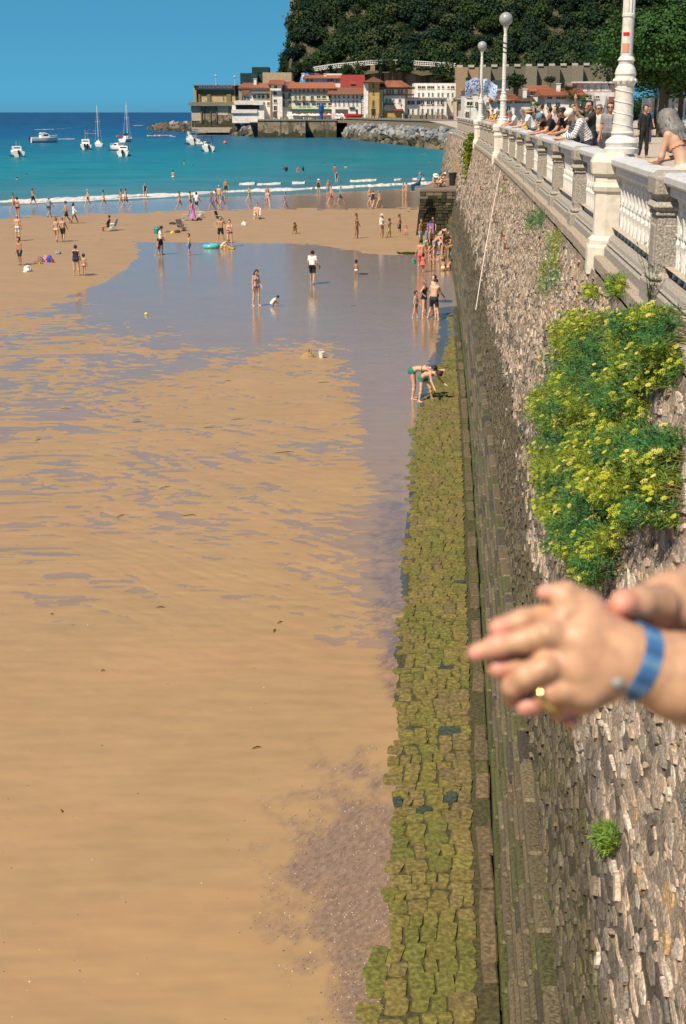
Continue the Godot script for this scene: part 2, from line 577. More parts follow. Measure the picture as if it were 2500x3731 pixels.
	for z in sz:
		for uu in su:
			var x: float = uu * z
			var shore := 132.0 + 0.0 * x + 0.62 * (x + 20.0)
			var d := maxf(0.0, (z - shore)) * (1.0 + 0.25 * noise.get_noise_2d(x * 0.012, z * 0.006))
			d += noise.get_noise_2d(x * 0.02 + 9.0, z * 0.05) * minf(d * 0.5, 40.0)
			d = maxf(d, 0.0)
			var cc := Color.BLACK
			for k in tones.size() - 1:
				if d <= tones[k + 1][0]:
					cc = (tones[k][1] as Color).lerp(tones[k + 1][1], (d - tones[k][0]) / (tones[k + 1][0] - tones[k][0]))
					break
			var patch := noise.get_noise_2d(x * 0.045, z * 0.11) + 0.6 * noise.get_noise_2d(x * 0.2, z * 0.5)
			cc = cc * (1.0 + 0.28 * patch)
			cc.a = 1.0
			var hgt := SEA
			if z < 260.0: hgt += noise.get_noise_2d(x * 0.06 + 5.0, z * 0.3) * 0.05
			s.v.append(Vector3(x, hgt, -z))
			s.n.append(Vector3.UP)
			s.c.append(cc)
	var ns := su.size()
	for j in sz.size():
		for i in ns:
			var k := j * ns + i
			if sz[j] < 270.0:
				var dx := s.v[k + (1 if i < ns - 1 else 0)] - s.v[k - (1 if i > 0 else 0)]
				var dz := s.v[k + (ns if j < sz.size() - 1 else 0)] - s.v[k - (ns if j > 0 else 0)]
				var nn := dx.cross(dz).normalized()
				s.n[k] = nn if nn.y > 0 else -nn
	for j in sz.size() - 1:
		for i in ns - 1:
			var k := j * ns + i
			for q in [k, k + ns, k + 1, k + 1, k + ns, k + ns + 1]: s.ix.append(q)
	var sea_m := mat("sea_water", Color.WHITE, 0.28, "", 1.0, true)
	sea_m.uv1_triplanar = true
	sea_m.uv1_world_triplanar = true
	sea_m.uv1_scale = Vector3(0.09, 0.09, 0.2)
	sea_m.normal_enabled = true
	sea_m.normal_texture = noise_tex("chop", 0.03, 5, 0, 1, 12.0)
	sea_m.normal_scale = 0.55
	sea_m.metallic_specular = 0.3
	setting("sea_water", s, sea_m)
	foam()
	# grit of broken shell and pebble, thickest in the dark patches by the apron
	var gm := MultiMesh.new()
	gm.transform_format = MultiMesh.TRANSFORM_3D
	gm.use_colors = true
	gm.mesh = rock_mesh(55)
	var at: Array[Transform3D] = []
	var tone: Array[Color] = []
	for i in 26000:
		var px := Vector2(rng.randf_range(0, 1500), rng.randf_range(1700, 3730))
		var p := gp(px.x, px.y, 0.01)
		var gv := gravel_at(px, p.x, -p.z) if px.x > 600.0 else 0.0
		if rng.randf() > gv * 0.9 + 0.006: continue
		p.y = sand_at(p.x, -p.z)
		var sc := rng.randf_range(0.003, 0.009) * (1.0 if gv > 0.2 else 1.3)
		at.append(Transform3D(Basis.from_euler(Vector3(rng.randf() * 6.0, rng.randf() * 6.0, 0)) * Basis.from_scale(Vector3(sc, sc * 0.6, sc)), p))
		tone.append(Color(0.07, 0.055, 0.05) if rng.randf() < 0.6 else (Color(0.30, 0.19, 0.09) if rng.randf() < 0.6 else Color(0.55, 0.50, 0.42)))
	gm.instance_count = at.size()
	for i in at.size():
		gm.set_instance_transform(i, at[i])
		gm.set_instance_color(i, tone[i])
	var go := MultiMeshInstance3D.new()
	go.multimesh = gm
	go.material_override = mat("grit", Color.WHITE, 0.8, "", 1.0, true)
	go.name = numbered("shell_grit")
	add_child(go)
	tag(go, "dark shell and pebble grit strewn on the sand by the apron", "grit", "", "stuff")

func foam_line(called: String, pts: Array, wide: float, seed_: int, thick := 1.0) -> void:
	var g := G.new()
	var nz := make_noise(1.0, seed_, 4)
	var cur: Array[Vector3] = []
	for i in pts.size() - 1:
		var a := gp(pts[i][0], pts[i][1], SEA)
		var b := gp(pts[i + 1][0], pts[i + 1][1], SEA)
		var steps := maxi(2, int(a.distance_to(b) / 0.35))
		for k in steps: cur.append(a.lerp(b, float(k) / steps))
	var prev := []
	for i in cur.size():
		var t := float(i) / cur.size()
		var fade := minf(1.0, minf(t, 1.0 - t) * 12.0)
		var p := cur[i]
		var w := wide * maxf(0.0, (0.55 + 0.9 * nz.get_noise_1d(i * 0.06) + 0.35 * nz.get_noise_1d(i * 0.5 + 99.0))) * fade
		var off := nz.get_noise_1d(i * 0.03 + 500.0) * wide * 0.5
		var h := (0.10 + 0.07 * nz.get_noise_1d(i * 0.3)) * thick
		var row := [p + Vector3(0, 0.008, off + w), p + Vector3(0, h, off + w * 0.35), p + Vector3(0, h * 0.9, off - w * 0.2), p + Vector3(0, 0.008, off - w)]
		if prev.size() and w > 0.05:
			for k in 3:
				g.quad(prev[k], row[k], row[k + 1], prev[k + 1])
		prev = row if w > 0.02 else []
	var o := build(called, g, mat("foam", lin(0.80, 0.80, 0.77), 0.8, "fine", 1.5))
	tag(o, "", "", "", "structure")

func foam() -> void:
	foam_line("surf_foam", [[-200, 748], [60, 733], [300, 723], [520, 714], [700, 706], [900, 697], [1100, 690], [1250, 684], [1450, 673], [1640, 663]], 3.4, 3, 2.0)
	foam_line("surf_foam", [[60, 742], [300, 731], [500, 722], [700, 713]], 1.3, 13)
	foam_line("surf_foam", [[865, 673], [940, 670]], 2.6, 4, 2.0)
	foam_line("surf_foam", [[930, 674], [1032, 670]], 2.8, 5, 2.0)
	foam_line("surf_foam", [[1058, 669], [1120, 666]], 2.4, 6, 2.0)
	foam_line("surf_foam", [[1268, 662], [1378, 657]], 3.0, 7, 2.0)
	foam_line("surf_foam", [[1428, 657], [1470, 655]], 2.8, 8, 2.0)
	foam_line("surf_foam", [[1495, 655], [1552, 652]], 2.8, 9, 2.0)
	foam_line("surf_foam", [[1620, 650], [1660, 648]], 2.8, 10, 2.0)
	foam_line("surf_foam", [[1100, 716], [1300, 713], [1480, 706]], 0.8, 19)
	foam_line("surf_foam", [[60, 690], [75, 689]], 2.0, 12)
	foam_line("wake_foam", [[125, 473], [200, 471], [260, 466], [340, 460]], 8.0, 21)
	foam_line("wake_foam", [[200, 507], [280, 506]], 4.0, 22)
	foam_line("wake_foam", [[485, 458], [525, 457]], 9.0, 23)
	foam_line("wake_foam", [[610, 495], [640, 498]], 3.0, 24)
	foam_line("wake_foam", [[340, 478], [375, 476]], 4.0, 25)

# ---------- sea wall ----------
const BATTER := 0.185
func wall_off(y: float) -> float:
	return 0.16 + BATTER * y

func rubble(g: G, z: float, y: float, len_: float, hgt: float, proud: float, col: Color) -> void:
	# one irregular stone: a bevelled lump on the sloping face; z along the wall, y up the face
	var k := rng.randi_range(5, 7)
	var ph := rng.randf() * TAU
	var rim: Array[Vector3] = []
	var top: Array[Vector3] = []
	var tilt := rng.randf_range(-0.3, 0.3)
	var ang := rng.randfn() * 0.16
	var cr := cos(ang)
	var sr := sin(ang)
	var tilt2 := rng.randf_range(-0.25, 0.25)
	for i in k:
		var a := ph + TAU * i / k
		var rr := rng.randf_range(0.88, 1.12)
		var sx := signf(cos(a)) * pow(absf(cos(a)), 0.75) * rr
		var sy := signf(sin(a)) * pow(absf(sin(a)), 0.75) * rr
		var ox := sx * len_ * 0.5
		var oy := sy * hgt * 0.5
		var zz := z + ox * cr - oy * sr
		var yy := y + ox * sr + oy * cr
		rim.append(wallp(zz, wall_off(yy) + 0.02, yy))
		var q := rng.randf_range(0.74, 0.93)
		zz = z + (ox * cr - oy * sr) * q
		yy = y + (ox * sr + oy * cr) * q
		top.append(wallp(zz, wall_off(yy) - proud * (1.0 + tilt * sx + tilt2 * sy), yy))
	g.col = col
	for i in k:
		var j := (i + 1) % k
		g.quad(rim[i], rim[j], top[j], top[i])
	for i in range(1, k - 1):
		g.tri(top[0], top[i], top[i + 1])

func stone_tone(y: float, z: float) -> Color:
	var r := rng.randf()
	var c: Color
	if r < 0.36: c = Color(0.46, 0.36, 0.26)
	elif r < 0.56: c = Color(0.50, 0.395, 0.30)
	elif r < 0.74: c = Color(0.34, 0.29, 0.235)
	elif r < 0.80: c = Color(0.21, 0.19, 0.165)
	elif r < 0.95: c = Color(0.58, 0.50, 0.41)
	else: c = Color(0.42, 0.29, 0.15)
	c = c * rng.randf_range(1.15, 1.75)
	# weed and tide stain: ragged, reaches about two metres up
	var n := noise.get_noise_2d(z * 0.22, y * 0.9) * 0.7 + noise2.get_noise_2d(z * 1.1, y * 2.0) * 0.45
	var line := 2.6 + n
	if y < line:
		var wet := Color(0.135, 0.115, 0.060)
		if y < 1.15 + n * 0.8: wet = wet.lerp(Color(0.27, 0.205, 0.12), clampf(rng.randf() * 1.5 - 0.2, 0.0, 1.0))
		if y < 0.55 or rng.randf() < 0.16: wet = wet.lerp(Color(0.15, 0.165, 0.035), rng.randf_range(0.4, 1.0))
		c = c.lerp(wet * 0.85, rng.randf_range(0.8, 0.98))
	elif noise.get_noise_2d(z * 0.25 + 60.0, y * 2.2) * 1.1 + rng.randf_range(-0.3, 0.3) > -0.02 + (y - line) * 0.24:
		c = c.lerp(Color(0.13, 0.12, 0.10), rng.randf_range(0.6, 0.95))
	c.a = 1.0
	return c

func sea_wall() -> void:
	var wall := thing("sea_wall", "battered rubble stone sea wall with weed-stained foot below the promenade", "wall")
	# core of mortar and packed stone
	var g := G.new()
	var zz: Array[float] = []
	var z := -14.0
	while z < 140.0:
		zz.append(z)
		z += 0.22 if z > 4.0 and z < 40.0 else 0.8
	var ys: Array[float] = []
	for i in 42: ys.append(0.3 + i * (6.42 - 0.3) / 41.0)
	for zv in zz:
		for y in ys:
			var d := noise.get_noise_2d(zv * 2.6, y * 5.0) * 0.03
			g.v.append(wallp(zv, wall_off(y) + 0.001 + d * 0.45, y))
			g.n.append(Vector3(-1, 0.19, 0).normalized())
			var st := 0.75 + 0.5 * noise2.get_noise_2d(zv * 3.0, y * 3.0)
			var cc := Color(0.56, 0.45, 0.34) * st
			# weed below the tide line, black lichen in ragged streaks above it
			var tl := 2.6 + noise.get_noise_2d(zv * 0.22, y * 0.9) * 0.7 + noise2.get_noise_2d(zv * 1.1, y * 2.0) * 0.45
			if y < tl: cc = Color(0.105, 0.088, 0.036) * st
			elif noise.get_noise_2d(zv * 0.25 + 60.0, y * 2.2) * 1.1 + noise2.get_noise_2d(zv * 1.6, y * 6.0) * 0.5 > -0.02 + (y - tl) * 0.24: cc = Color(0.13, 0.115, 0.09) * st
			cc.a = 1.0
			g.c.append(cc)
	var ny := ys.size()
	for j in zz.size() - 1:
		for i in ny - 1:
			var k := j * ny + i
			for q in [k, k + ny, k + 1, k + 1, k + ny, k + ny + 1]: g.ix.append(q)
	var sm := mat("wall_stone", lin(1.0, 1.0, 1.0), 0.9, "pits", 0.9, true, 1.6)
	build("mortar", g, sm, wall)
	# body of the wall behind the face, so that it has its thickness
	var body := G.new()
	var p := -14.0
	while p < 139.0:
		var q := minf(p + 6.0, 139.5)
		body.quad(wallp(p, 3.6, 0), wallp(q, 3.6, 0), wallp(q, 3.6, 6.42), wallp(p, 3.6, 6.42))
		body.quad(wallp(p, 1.5, 6.42), wallp(q, 1.5, 6.42), wallp(q, 3.6, 6.42), wallp(p, 3.6, 6.42))
		p = q
	build("wall_back", body, sm, wall)
	# stones of the face
	var singles := []
	var rest := G.new()
	var y := 1.30
	while y < 6.32:
		var hgt := rng.randf_range(0.035, 0.07) if rng.randf() < 0.6 else rng.randf_range(0.08, 0.15)
		var zv := 6.0
		while zv < 128.0:
			var far := 1.0 + clampf((zv - 30.0) / 30.0, 0.0, 1.2)
			var ln := rng.randf_range(0.11, 0.44) * far
			if rng.randf() < 0.93:
				var w := [zv + ln * 0.5, y + hgt * 0.5 + rng.randf_range(-0.045, 0.045), ln * rng.randf_range(0.86, 1.06), hgt * rng.randf_range(0.7, 1.45), (rng.randf_range(0.002, 0.014) if rng.randf() < 0.88 else rng.randf_range(0.014, 0.036))]
				if zv < 26.0 and singles.size() < 300 and rng.randf() < 0.06:
					w[4] += 0.015
					singles.append(w)
				else:
					rubble(rest, w[0], w[1], w[2], w[3], w[4], stone_tone(w[1], w[0]))
			zv += ln
		y += hgt
	for w in singles:
		var s := G.new()
		rubble(s, w[0], w[1], w[2], w[3], w[4], stone_tone(w[1], w[0]))
		build("stone", s, sm, wall)
	tag(build("stone_facing", rest, sm, wall), "", "", "", "stuff")
	# stepped footing of long dressed stones, slimy with weed
	var foot := thing("wall_footing", "stepped courses of long weed-covered stones along the foot of the sea wall", "footing")
	var wet := mat("footing_stone", Color.WHITE, 0.6, "pits", 0.8, true, 1.0)
	var far_foot := G.new()
	var cnt := 0
	var cy := 0.0
	for r in 7:
		var hh: float = [0.34, 0.17, 0.16, 0.18, 0.17, 0.16, 0.16][r]
		var lip: float = [0.0, 0.055, 0.10, 0.135, 0.18, 0.225, 0.27][r]
		var zv := -6.0 + rng.randf()
		while zv < 126.0:
			var ln := rng.randf_range(0.45, 1.15) * (1.0 if zv < 40.0 else 2.0)
			var c := Color(0.17, 0.135, 0.075)
			var pick := rng.randf()
			if r == 0: c = Color(0.11, 0.115, 0.03)
			elif pick < 0.35: c = Color(0.19, 0.155, 0.085)
			elif pick < 0.55: c = Color(0.13, 0.125, 0.045)
			elif pick < 0.7: c = Color(0.095, 0.082, 0.05)
			elif pick < 0.74: c = Color(0.24, 0.165, 0.09)
			c = c * rng.randf_range(0.85, 1.3)
			c.a = 1.0
			var jut := rng.randf_range(-0.018, 0.018)
			var t := far_foot if cnt >= 300 or zv < 9.5 or zv > 45.0 else G.new()
			t.col = c
			t.cham(wallp(zv + ln * 0.5, lip + jut + 0.25, cy + hh * 0.5), Vector3(0.5, hh - 0.012, ln - 0.012), minf(0.035, hh * 0.2), wall_basis(zv + ln * 0.5))
			if t != far_foot:
				build("stone", t, wet, foot)
				cnt += 1
			zv += ln
		cy += hh
	tag(build("stone_course", far_foot, wet, foot), "", "", "", "stuff")
	# green cobbled apron in front
	var apron := thing("stone_apron", "green weed-covered cobble apron between the sand and the sea wall", "apron")
	var am := mat("apron_stone", Color.WHITE, 0.85, "pits", 0.5, true, 0.9)
	var rest_a := G.new()
	var bed := G.new()
	var zv := -8.0
	bed.col = Color(0.085, 0.078, 0.02)
	while zv < 62.0:
		var zn := zv + 0.8
		bed.quad(wallp(zv, -1.5, -0.024 + ap_h(zv, -1.5)), wallp(zv, -0.02, ap_h(zv, 0) - 0.035), wallp(zn, -0.02, ap_h(zn, 0) - 0.035), wallp(zn, -1.5, -0.024 + ap_h(zn, -1.5)))
		zv = zn
	build("bedding", bed, am, apron)
	cnt = 0
	var list := []
	zv = -6.0
	while zv < 60.0:
		var ln := rng.randf_range(0.14, 0.34)
		var edge := ap_edge(zv)
		var off := -0.24 + rng.randf_range(-0.02, 0.02)
		while off > edge:
			var wd := rng.randf_range(0.12, 0.30)
			list.append([zv + ln * 0.5 + rng.randf_range(-0.03, 0.03), off - wd * 0.5, ln * rng.randf_range(0.85, 1.15), wd])
			off -= wd + 0.004
		# the flat kerb strip at the wall
		zv += ln
	for w in list:
		var one: bool = w[0] > 10.5 and w[0] < 24.0 and cnt < 300
		var t := G.new() if one else rest_a
		var yy := ap_h(w[0], w[1])
		# weed spreads across the joints in patches; a few stones are bare
		var gn := noise.get_noise_2d(w[0] * 0.35, w[1] * 1.2) + 0.5 * noise2.get_noise_2d(w[0] * 1.5, w[1] * 3.0)
		var c := Color(0.275, 0.225, 0.048).lerp(Color(0.18, 0.185, 0.032), clampf(gn * 1.6 + 0.3, 0.0, 1.0)).lerp(Color(0.215, 0.16, 0.07), clampf(-gn * 1.5 - 0.1, 0.0, 0.8))
		if rng.randf() < 0.012: c = Color(0.055, 0.08, 0.055)
		c = c * rng.randf_range(0.88, 1.12)
		c.a = 1.0
		t.col = c
		var b := wall_basis(w[0]) * Basis.from_euler(Vector3(rng.randf_range(-0.04, 0.04), rng.randf_range(-0.2, 0.2), rng.randf_range(-0.04, 0.04)))
		lump(t, wallp(w[0], w[1], yy + rng.randf_range(-0.014, 0.006)), Vector3(w[3] * rng.randf_range(0.95, 1.08), 0.065, w[2] * rng.randf_range(0.95, 1.1)), b)
		if one:
			build("cobble", t, am, apron)
			cnt += 1
	tag(build("cobble_field", rest_a, am, apron), "", "", "", "stuff")
	zv = -6.0
	while zv < 52.0:
		var ln := rng.randf_range(0.35, 0.8)
		var t := G.new()
		t.col = Color(0.19, 0.14, 0.07) * rng.randf_range(0.85, 1.2)
		if rng.randf() < 0.4: t.col = Color(0.13, 0.12, 0.035)
		t.col.a = 1.0
		if rng.randf() < 0.85:
			t.cham(wallp(zv + ln * 0.5, -0.10, ap_h(zv, 0.0) - 0.02 - rng.randf() * 0.025), Vector3(0.17 + rng.randf_range(-0.03, 0.03), 0.08, ln - 0.02), 0.02, wall_basis(zv) * Basis.from_euler(Vector3(rng.randf_range(-0.05, 0.05), rng.randf_range(-0.05, 0.05), rng.randf_range(-0.06, 0.06))))
			build("kerb_stone", t, am, apron)
		zv += ln
	coping(wall)

func ap_edge(z: float) -> float:   # seaward edge of the cobbles
	var e := -1.12 - 0.0085 * clampf(z - 11.0, 0.0, 30.0) * 1.6
	if z < 12.6: e = -1.12 - 0.34 * smoothstep(12.7, 11.9, z)
	if z > 36.0: e = lerpf(-1.5, -0.25, clampf((z - 37.0) / 17.0, 0.0, 1.0))
	return e + noise.get_noise_1d(z * 1.7) * 0.09 + noise2.get_noise_1d(z * 0.5) * 0.06

func ap_h(z: float, off: float) -> float:
	var h := 0.17 + 0.105 * off
	h -= clampf((z - 40.0) / 14.0, 0.0, 1.0) * 0.12
	return h + noise2.get_noise_2d(z * 0.8, off * 2.0) * 0.018

func lump(g: G, p: Vector3, s: Vector3, b: Basis) -> void:   # a worn cobble: eight-cornered, domed
	var rim: Array[Vector3] = []
	var top: Array[Vector3] = []
	for i in 8:
		var a := TAU * (i + 0.5) / 8.0
		var ca := signf(cos(a)) * pow(absf(cos(a)), 0.36) * rng.randf_range(0.86, 1.05)
		var sa := signf(sin(a)) * pow(absf(sin(a)), 0.36) * rng.randf_range(0.86, 1.05)
		rim.append(p + b * Vector3(ca * s.x * 0.52, -s.y * 0.6, -sa * s.z * 0.52))
		top.append(p + b * Vector3(ca * s.x * 0.475, s.y * rng.randf_range(-0.02, 0.08), -sa * s.z * 0.475))
	var c := p + b * Vector3(0, s.y * 0.09, 0)
	for i in 8:
		var j := (i + 1) % 8
		g.quad(rim[i], rim[j], top[j], top[i])
		g.tri(c, top[i], top[j])

func coping(wall: Node3D) -> void:
	var m := mat("coping_stone", lin(0.60, 0.51, 0.40), 0.9, "pits", 1.0, false, 0.6)
	var z := -13.0
	while z < 128.0:
		var ln := rng.randf_range(0.95, 1.25)
		var g := G.new()
		g.cham(wallp(z + ln * 0.5, 1.66, 6.515), Vector3(0.60 + rng.randf_range(-0.02, 0.02), 0.19, ln - 0.012), 0.02, wall_basis(z + ln * 0.5))
		build("coping_stone", g, m, wall)
		z += ln

# ---------- balustrade and promenade ----------
const PED0 := 14.9   # distance of a pedestal; one every 5 m
const STEP := 5.05
func balustrade() -> void:
	# deck of the promenade
	var g := G.new()
	var z := -14.0
	while z < 200.0:
		g.quad(wallp(z, 1.6, DECK), wallp(z, 60.0, DECK), wallp(z + 4.0, 60.0, DECK), wallp(z + 4.0, 1.6, DECK))
		z += 4.0
	setting("pavement", g, mat("paving", lin(0.50, 0.43, 0.34), 0.85, "soft", 0.6))
	var bal := thing("balustrade", "long stone promenade balustrade with white cast-iron panels above the sea wall", "balustrade")
	var stone := mat("balustrade_stone", lin(0.56, 0.52, 0.45), 0.9, "pits", 1.2, false, 0.8)
	var white := mat("white_iron", lin(0.80, 0.79, 0.75), 0.45, "soft", 2.0)
	var pale := mat("rail_paint", lin(0.68, 0.69, 0.68), 0.5, "soft", 0.8)
	var ped := pedestal_mesh()
	var baluster := baluster_mesh()
	var arch := arch_mesh()
	var zz := PED0 - STEP * 5
	var k := -5
	while zz < 124.0:
		var b := wall_basis(zz)
		var lamp_here := k == 1 or k == 9 or k == 14
		var at := Transform3D(b, wallp(zz, 1.70, 6.59))
		if lamp_here:
			lamp_post(at, k)
		else:
			put("pedestal", ped, stone, bal, at)
		# panel to the next pedestal, towards the distance
		var zn := zz + STEP
		var mid := zz + STEP * 0.5
		var mb := wall_basis(mid)
		var half := STEP - 0.52
		var rail := G.new()
		rail.cham(Vector3(0, 1.31, 0), Vector3(0.34, 0.13, half), 0.035)
		rail.cham(Vector3(0, 1.19, 0), Vector3(0.20, 0.11, half), 0.02)
		var base := Transform3D(mb, wallp(mid, 1.70, 6.59))
		build("rail", rail, pale, bal, base)
		var plinth := G.new()
		plinth.cham(Vector3(0.03, 0.075, 0), Vector3(0.46, 0.16, half + 0.02), 0.02)
		plinth.cham(Vector3(0.03, 0.185, 0), Vector3(0.40, 0.06, half + 0.01), 0.025)
		plinth.prism(PackedVector2Array([Vector2(-0.15, 0.214), Vector2(0.21, 0.214), Vector2(0.16, 0.30), Vector2(-0.10, 0.30), Vector2(-0.14, 0.25)]), -half * 0.5, half * 0.5)
		build("plinth", plinth, stone, bal, base)
		var panel := Node3D.new()
		panel.name = "iron_panel"
		bal.add_child(panel, true)
		panel.transform = base
		var count := 12
		for i in count:
			var pos := Vector3(-0.0, 0.30, half * (0.5 - (i + 0.5) / count))
			put("baluster", baluster, white, panel, Transform3D(Basis.IDENTITY, pos))
			if i < count - 1:
				put("arch", arch, white, panel, Transform3D(Basis.IDENTITY, pos - Vector3(0, 0, half / count * 0.5)))
		var bars := G.new()
		bars.box(Vector3(0, 0.74, 0), Vector3(0.022, 0.022, half))
		bars.box(Vector3(0, 1.10, 0), Vector3(0.03, 0.03, half))
		build("crossbar", bars, white, panel)
		zz = zn
		k += 1

func pedestal_mesh() -> ArrayMesh:
	var g := G.new()
	g.cham(Vector3(0, 0.12, 0), Vector3(0.54, 0.26, 0.70), 0.02)
	g.cham(Vector3(0, 0.29, 0), Vector3(0.49, 0.09, 0.64), 0.035)
	g.cham(Vector3(0, 0.62, 0), Vector3(0.40, 0.62, 0.52), 0.012)
	for s in [-1, 1]:   # raised panel border on the faces
		g.cham(Vector3(s * 0.20, 0.62, 0), Vector3(0.03, 0.44, 0.34), 0.012)
		g.cham(Vector3(0, 0.62, s * 0.26), Vector3(0.25, 0.44, 0.03), 0.012)
	g.cham(Vector3(0, 0.955, 0), Vector3(0.44, 0.05, 0.56), 0.015)
	g.cham(Vector3(0, 1.03, 0), Vector3(0.51, 0.10, 0.63), 0.045)
	g.cham(Vector3(0, 1.11, 0), Vector3(0.42, 0.06, 0.54), 0.012)
	g.cham(Vector3(0, 1.24, 0), Vector3(0.50, 0.22, 0.64), 0.03)
	g.box(Vector3(0, 1.365, 0), Vector3(0.43, 0.04, 0.55), Basis.IDENTITY, 0.8)
	return g.mesh()

func baluster_mesh() -> ArrayMesh:
	var g := G.new()
	g.lathe([Vector2(0.0, 0), Vector2(0.045, 0.0), Vector2(0.040, 0.05), Vector2(0.018, 0.09), Vector2(0.020, 0.30), Vector2(0.034, 0.36), Vector2(0.018, 0.41), Vector2(0.024, 0.55), Vector2(0.036, 0.64), Vector2(0.020, 0.72), Vector2(0.028, 0.80), Vector2(0.034, 0.84)], 8)
	return g.mesh()

func arch_mesh() -> ArrayMesh:   # scrolled ironwork between two balusters
	var g := G.new()
	var w := (STEP - 0.52) / 12.0
	var pts := []
	for i in 9:
		var a := PI * i / 8.0
		pts.append(Vector3(0.0, 0.56 + sin(a) * 0.19, cos(a) * w * 0.5))
	g.tube(pts, [0.016], 5)
	pts = []
	for i in 13:
		var a := TAU * i / 12.0
		pts.append(Vector3(0.0, 0.54 + sin(a) * 0.075, cos(a) * w * 0.22))
	g.tube(pts, [0.013], 5, false)
	for s in [-1, 1]:
		g.tube([Vector3(0, 0.08, 0), Vector3(0, 0.22, s * w * 0.3), Vector3(0, 0.36, s * w * 0.12), Vector3(0, 0.46, 0)], [0.014, 0.018, 0.014, 0.012], 5)
	for s in [-1, 1]:
		pts = []
		for i in 9:
			var a := PI * 1.5 * i / 8.0
			pts.append(Vector3(0, 0.20 + sin(a) * 0.05, s * (w * 0.24 - cos(a) * 0.05)))
		g.tube(pts, [0.010], 4)
	g.ball(Vector3(0, 0.62, 0), Vector3(0.02, 0.035, 0.03), 6, 4)
	g.tube([Vector3(0, 0.73, 0), Vector3(0, 0.82, 0)], [0.03, 0.012], 6)
	return g.mesh()

func lamp_post(at: Transform3D, k: int) -> void:
	var which: String = {1: "white cast-iron lamp post with red and white stickers on its shaft", 9: "tall white lamp post wound with dark ribbon near its top", 14: "white lamp post topped by a mesh globe, flags hanging from it"}[k]
	var root := thing("lamp_post", which, "lamp post", at.origin, at.basis.get_euler().y, "white lamp posts rising from the balustrade")
	var white := mat("lamp_white", lin(0.77, 0.75, 0.69), 0.5, "soft", 1.4)
	var stone := mat("lamp_base_stone", lin(0.74, 0.70, 0.60), 0.7, "soft", 1.0)
	# octagonal white pedestal that stands proud of the balustrade
	var g := G.new()
	var turn := Basis(Vector3.UP, PI / 8)
	g.lathe([Vector2(0, -0.26), Vector2(0.34, -0.26), Vector2(0.34, 0.12), Vector2(0.32, 0.16), Vector2(0.32, 0.22), Vector2(0.255, 0.28), Vector2(0.255, 0.86), Vector2(0.285, 0.90), Vector2(0.30, 0.96), Vector2(0.27, 1.02), Vector2(0.27, 1.10), Vector2(0.32, 1.14), Vector2(0.34, 1.30), Vector2(0.28, 1.42), Vector2(0, 1.42)], 8, Vector3(-0.10, 0, 0), turn, true)
	build("pedestal", g, stone, root)
	g = G.new()
	g.lathe([Vector2(0.24, 1.41), Vector2(0.245, 1.48), Vector2(0.22, 1.50), Vector2(0.225, 1.53), Vector2(0.235, 1.56), Vector2(0.21, 1.60), Vector2(0.155, 1.64), Vector2(0.15, 1.66), Vector2(0.165, 1.69), Vector2(0.145, 1.72), Vector2(0.14, 1.76), Vector2(0.125, 2.32), Vector2(0.145, 2.35), Vector2(0.155, 2.39), Vector2(0.145, 2.43), Vector2(0.14, 2.45), Vector2(0.15, 2.48), Vector2(0.135, 2.54), Vector2(0.10, 2.61), Vector2(0.105, 2.64), Vector2(0.12, 2.66), Vector2(0.105, 2.69), Vector2(0.09, 2.71), Vector2(0, 2.71)], 20)
	build("base_column", g, white, root)
	# raised band winding round the column
	g = G.new()
	var pts := []
	for i in 90:
		var a := i * 0.26
		var y := 1.76 + i * 0.0062
		var rr := lerpf(0.138, 0.125, i / 90.0)
		pts.append(Vector3(cos(a) * rr, y, sin(a) * rr))
	g.tube(pts, [0.009], 5)
	for i in 12:
		var a := TAU * i / 12.0
		g.ball(Vector3(cos(a) * 0.148, 2.39, sin(a) * 0.148), Vector3(0.025, 0.03, 0.025), 6, 4)
	build("ornament", g, white, root)
	g = G.new()
	g.lathe([Vector2(0.082, 2.70), Vector2(0.08, 3.22), Vector2(0.09, 3.23), Vector2(0.09, 3.26), Vector2(0.075, 3.28), Vector2(0.07, 4.9), Vector2(0.08, 4.95), Vector2(0.06, 5.0), Vector2(0.07, 5.14), Vector2(0.09, 5.24), Vector2(0.115, 5.29), Vector2(0.115, 5.34), Vector2(0, 5.34)], 14)
	for i in 10:   # fluted shaft
		var a := TAU * i / 10.0
		g.tube([Vector3(cos(a) * 0.066, 3.27, sin(a) * 0.066), Vector3(cos(a) * 0.060, 4.9, sin(a) * 0.060)], [0.020], 6)
	build("shaft", g, white, root)
	g = G.new()
	g.ball(Vector3(0, 5.60, 0), Vector3(0.28, 0.28, 0.28), 18, 12)
	build("globe", g, mat("lamp_globe", lin(0.42, 0.46, 0.46), 0.35, "fine", 6.0), root)
	if k == 1:
		sticker(root, Vector3(-0.04, 2.98, 0.0), 0.085, Vector2(0.09, 0.045), Color(0.75, 0.04, 0.04), "sticker")
		sticker(root, Vector3(-0.02, 2.76, 0.0), 0.086, Vector2(0.10, 0.12), Color(0.78, 0.55, 0.45), "sticker")
	if k == 9:
		g = G.new()
		pts = []
		for i in 60:
			var a := i * 0.33
			pts.append(Vector3(cos(a) * 0.088, 4.25 + i * 0.0095, sin(a) * 0.088))
		g.tube(pts, [0.02], 5)
		build("ribbon", g, mat("dark_ribbon", lin(0.02, 0.025, 0.03), 0.7), root)
	if k == 14:
		flag(root, Vector3(-0.10, 3.75, 0.05), -1.0, [Color(0.60, 0.66, 0.74), Color(0.10, 0.22, 0.5)])
		flag(root, Vector3(0.10, 3.72, 0.1), 1.0, [Color(0.66, 0.72, 0.78), Color(0.25, 0.45, 0.68)])

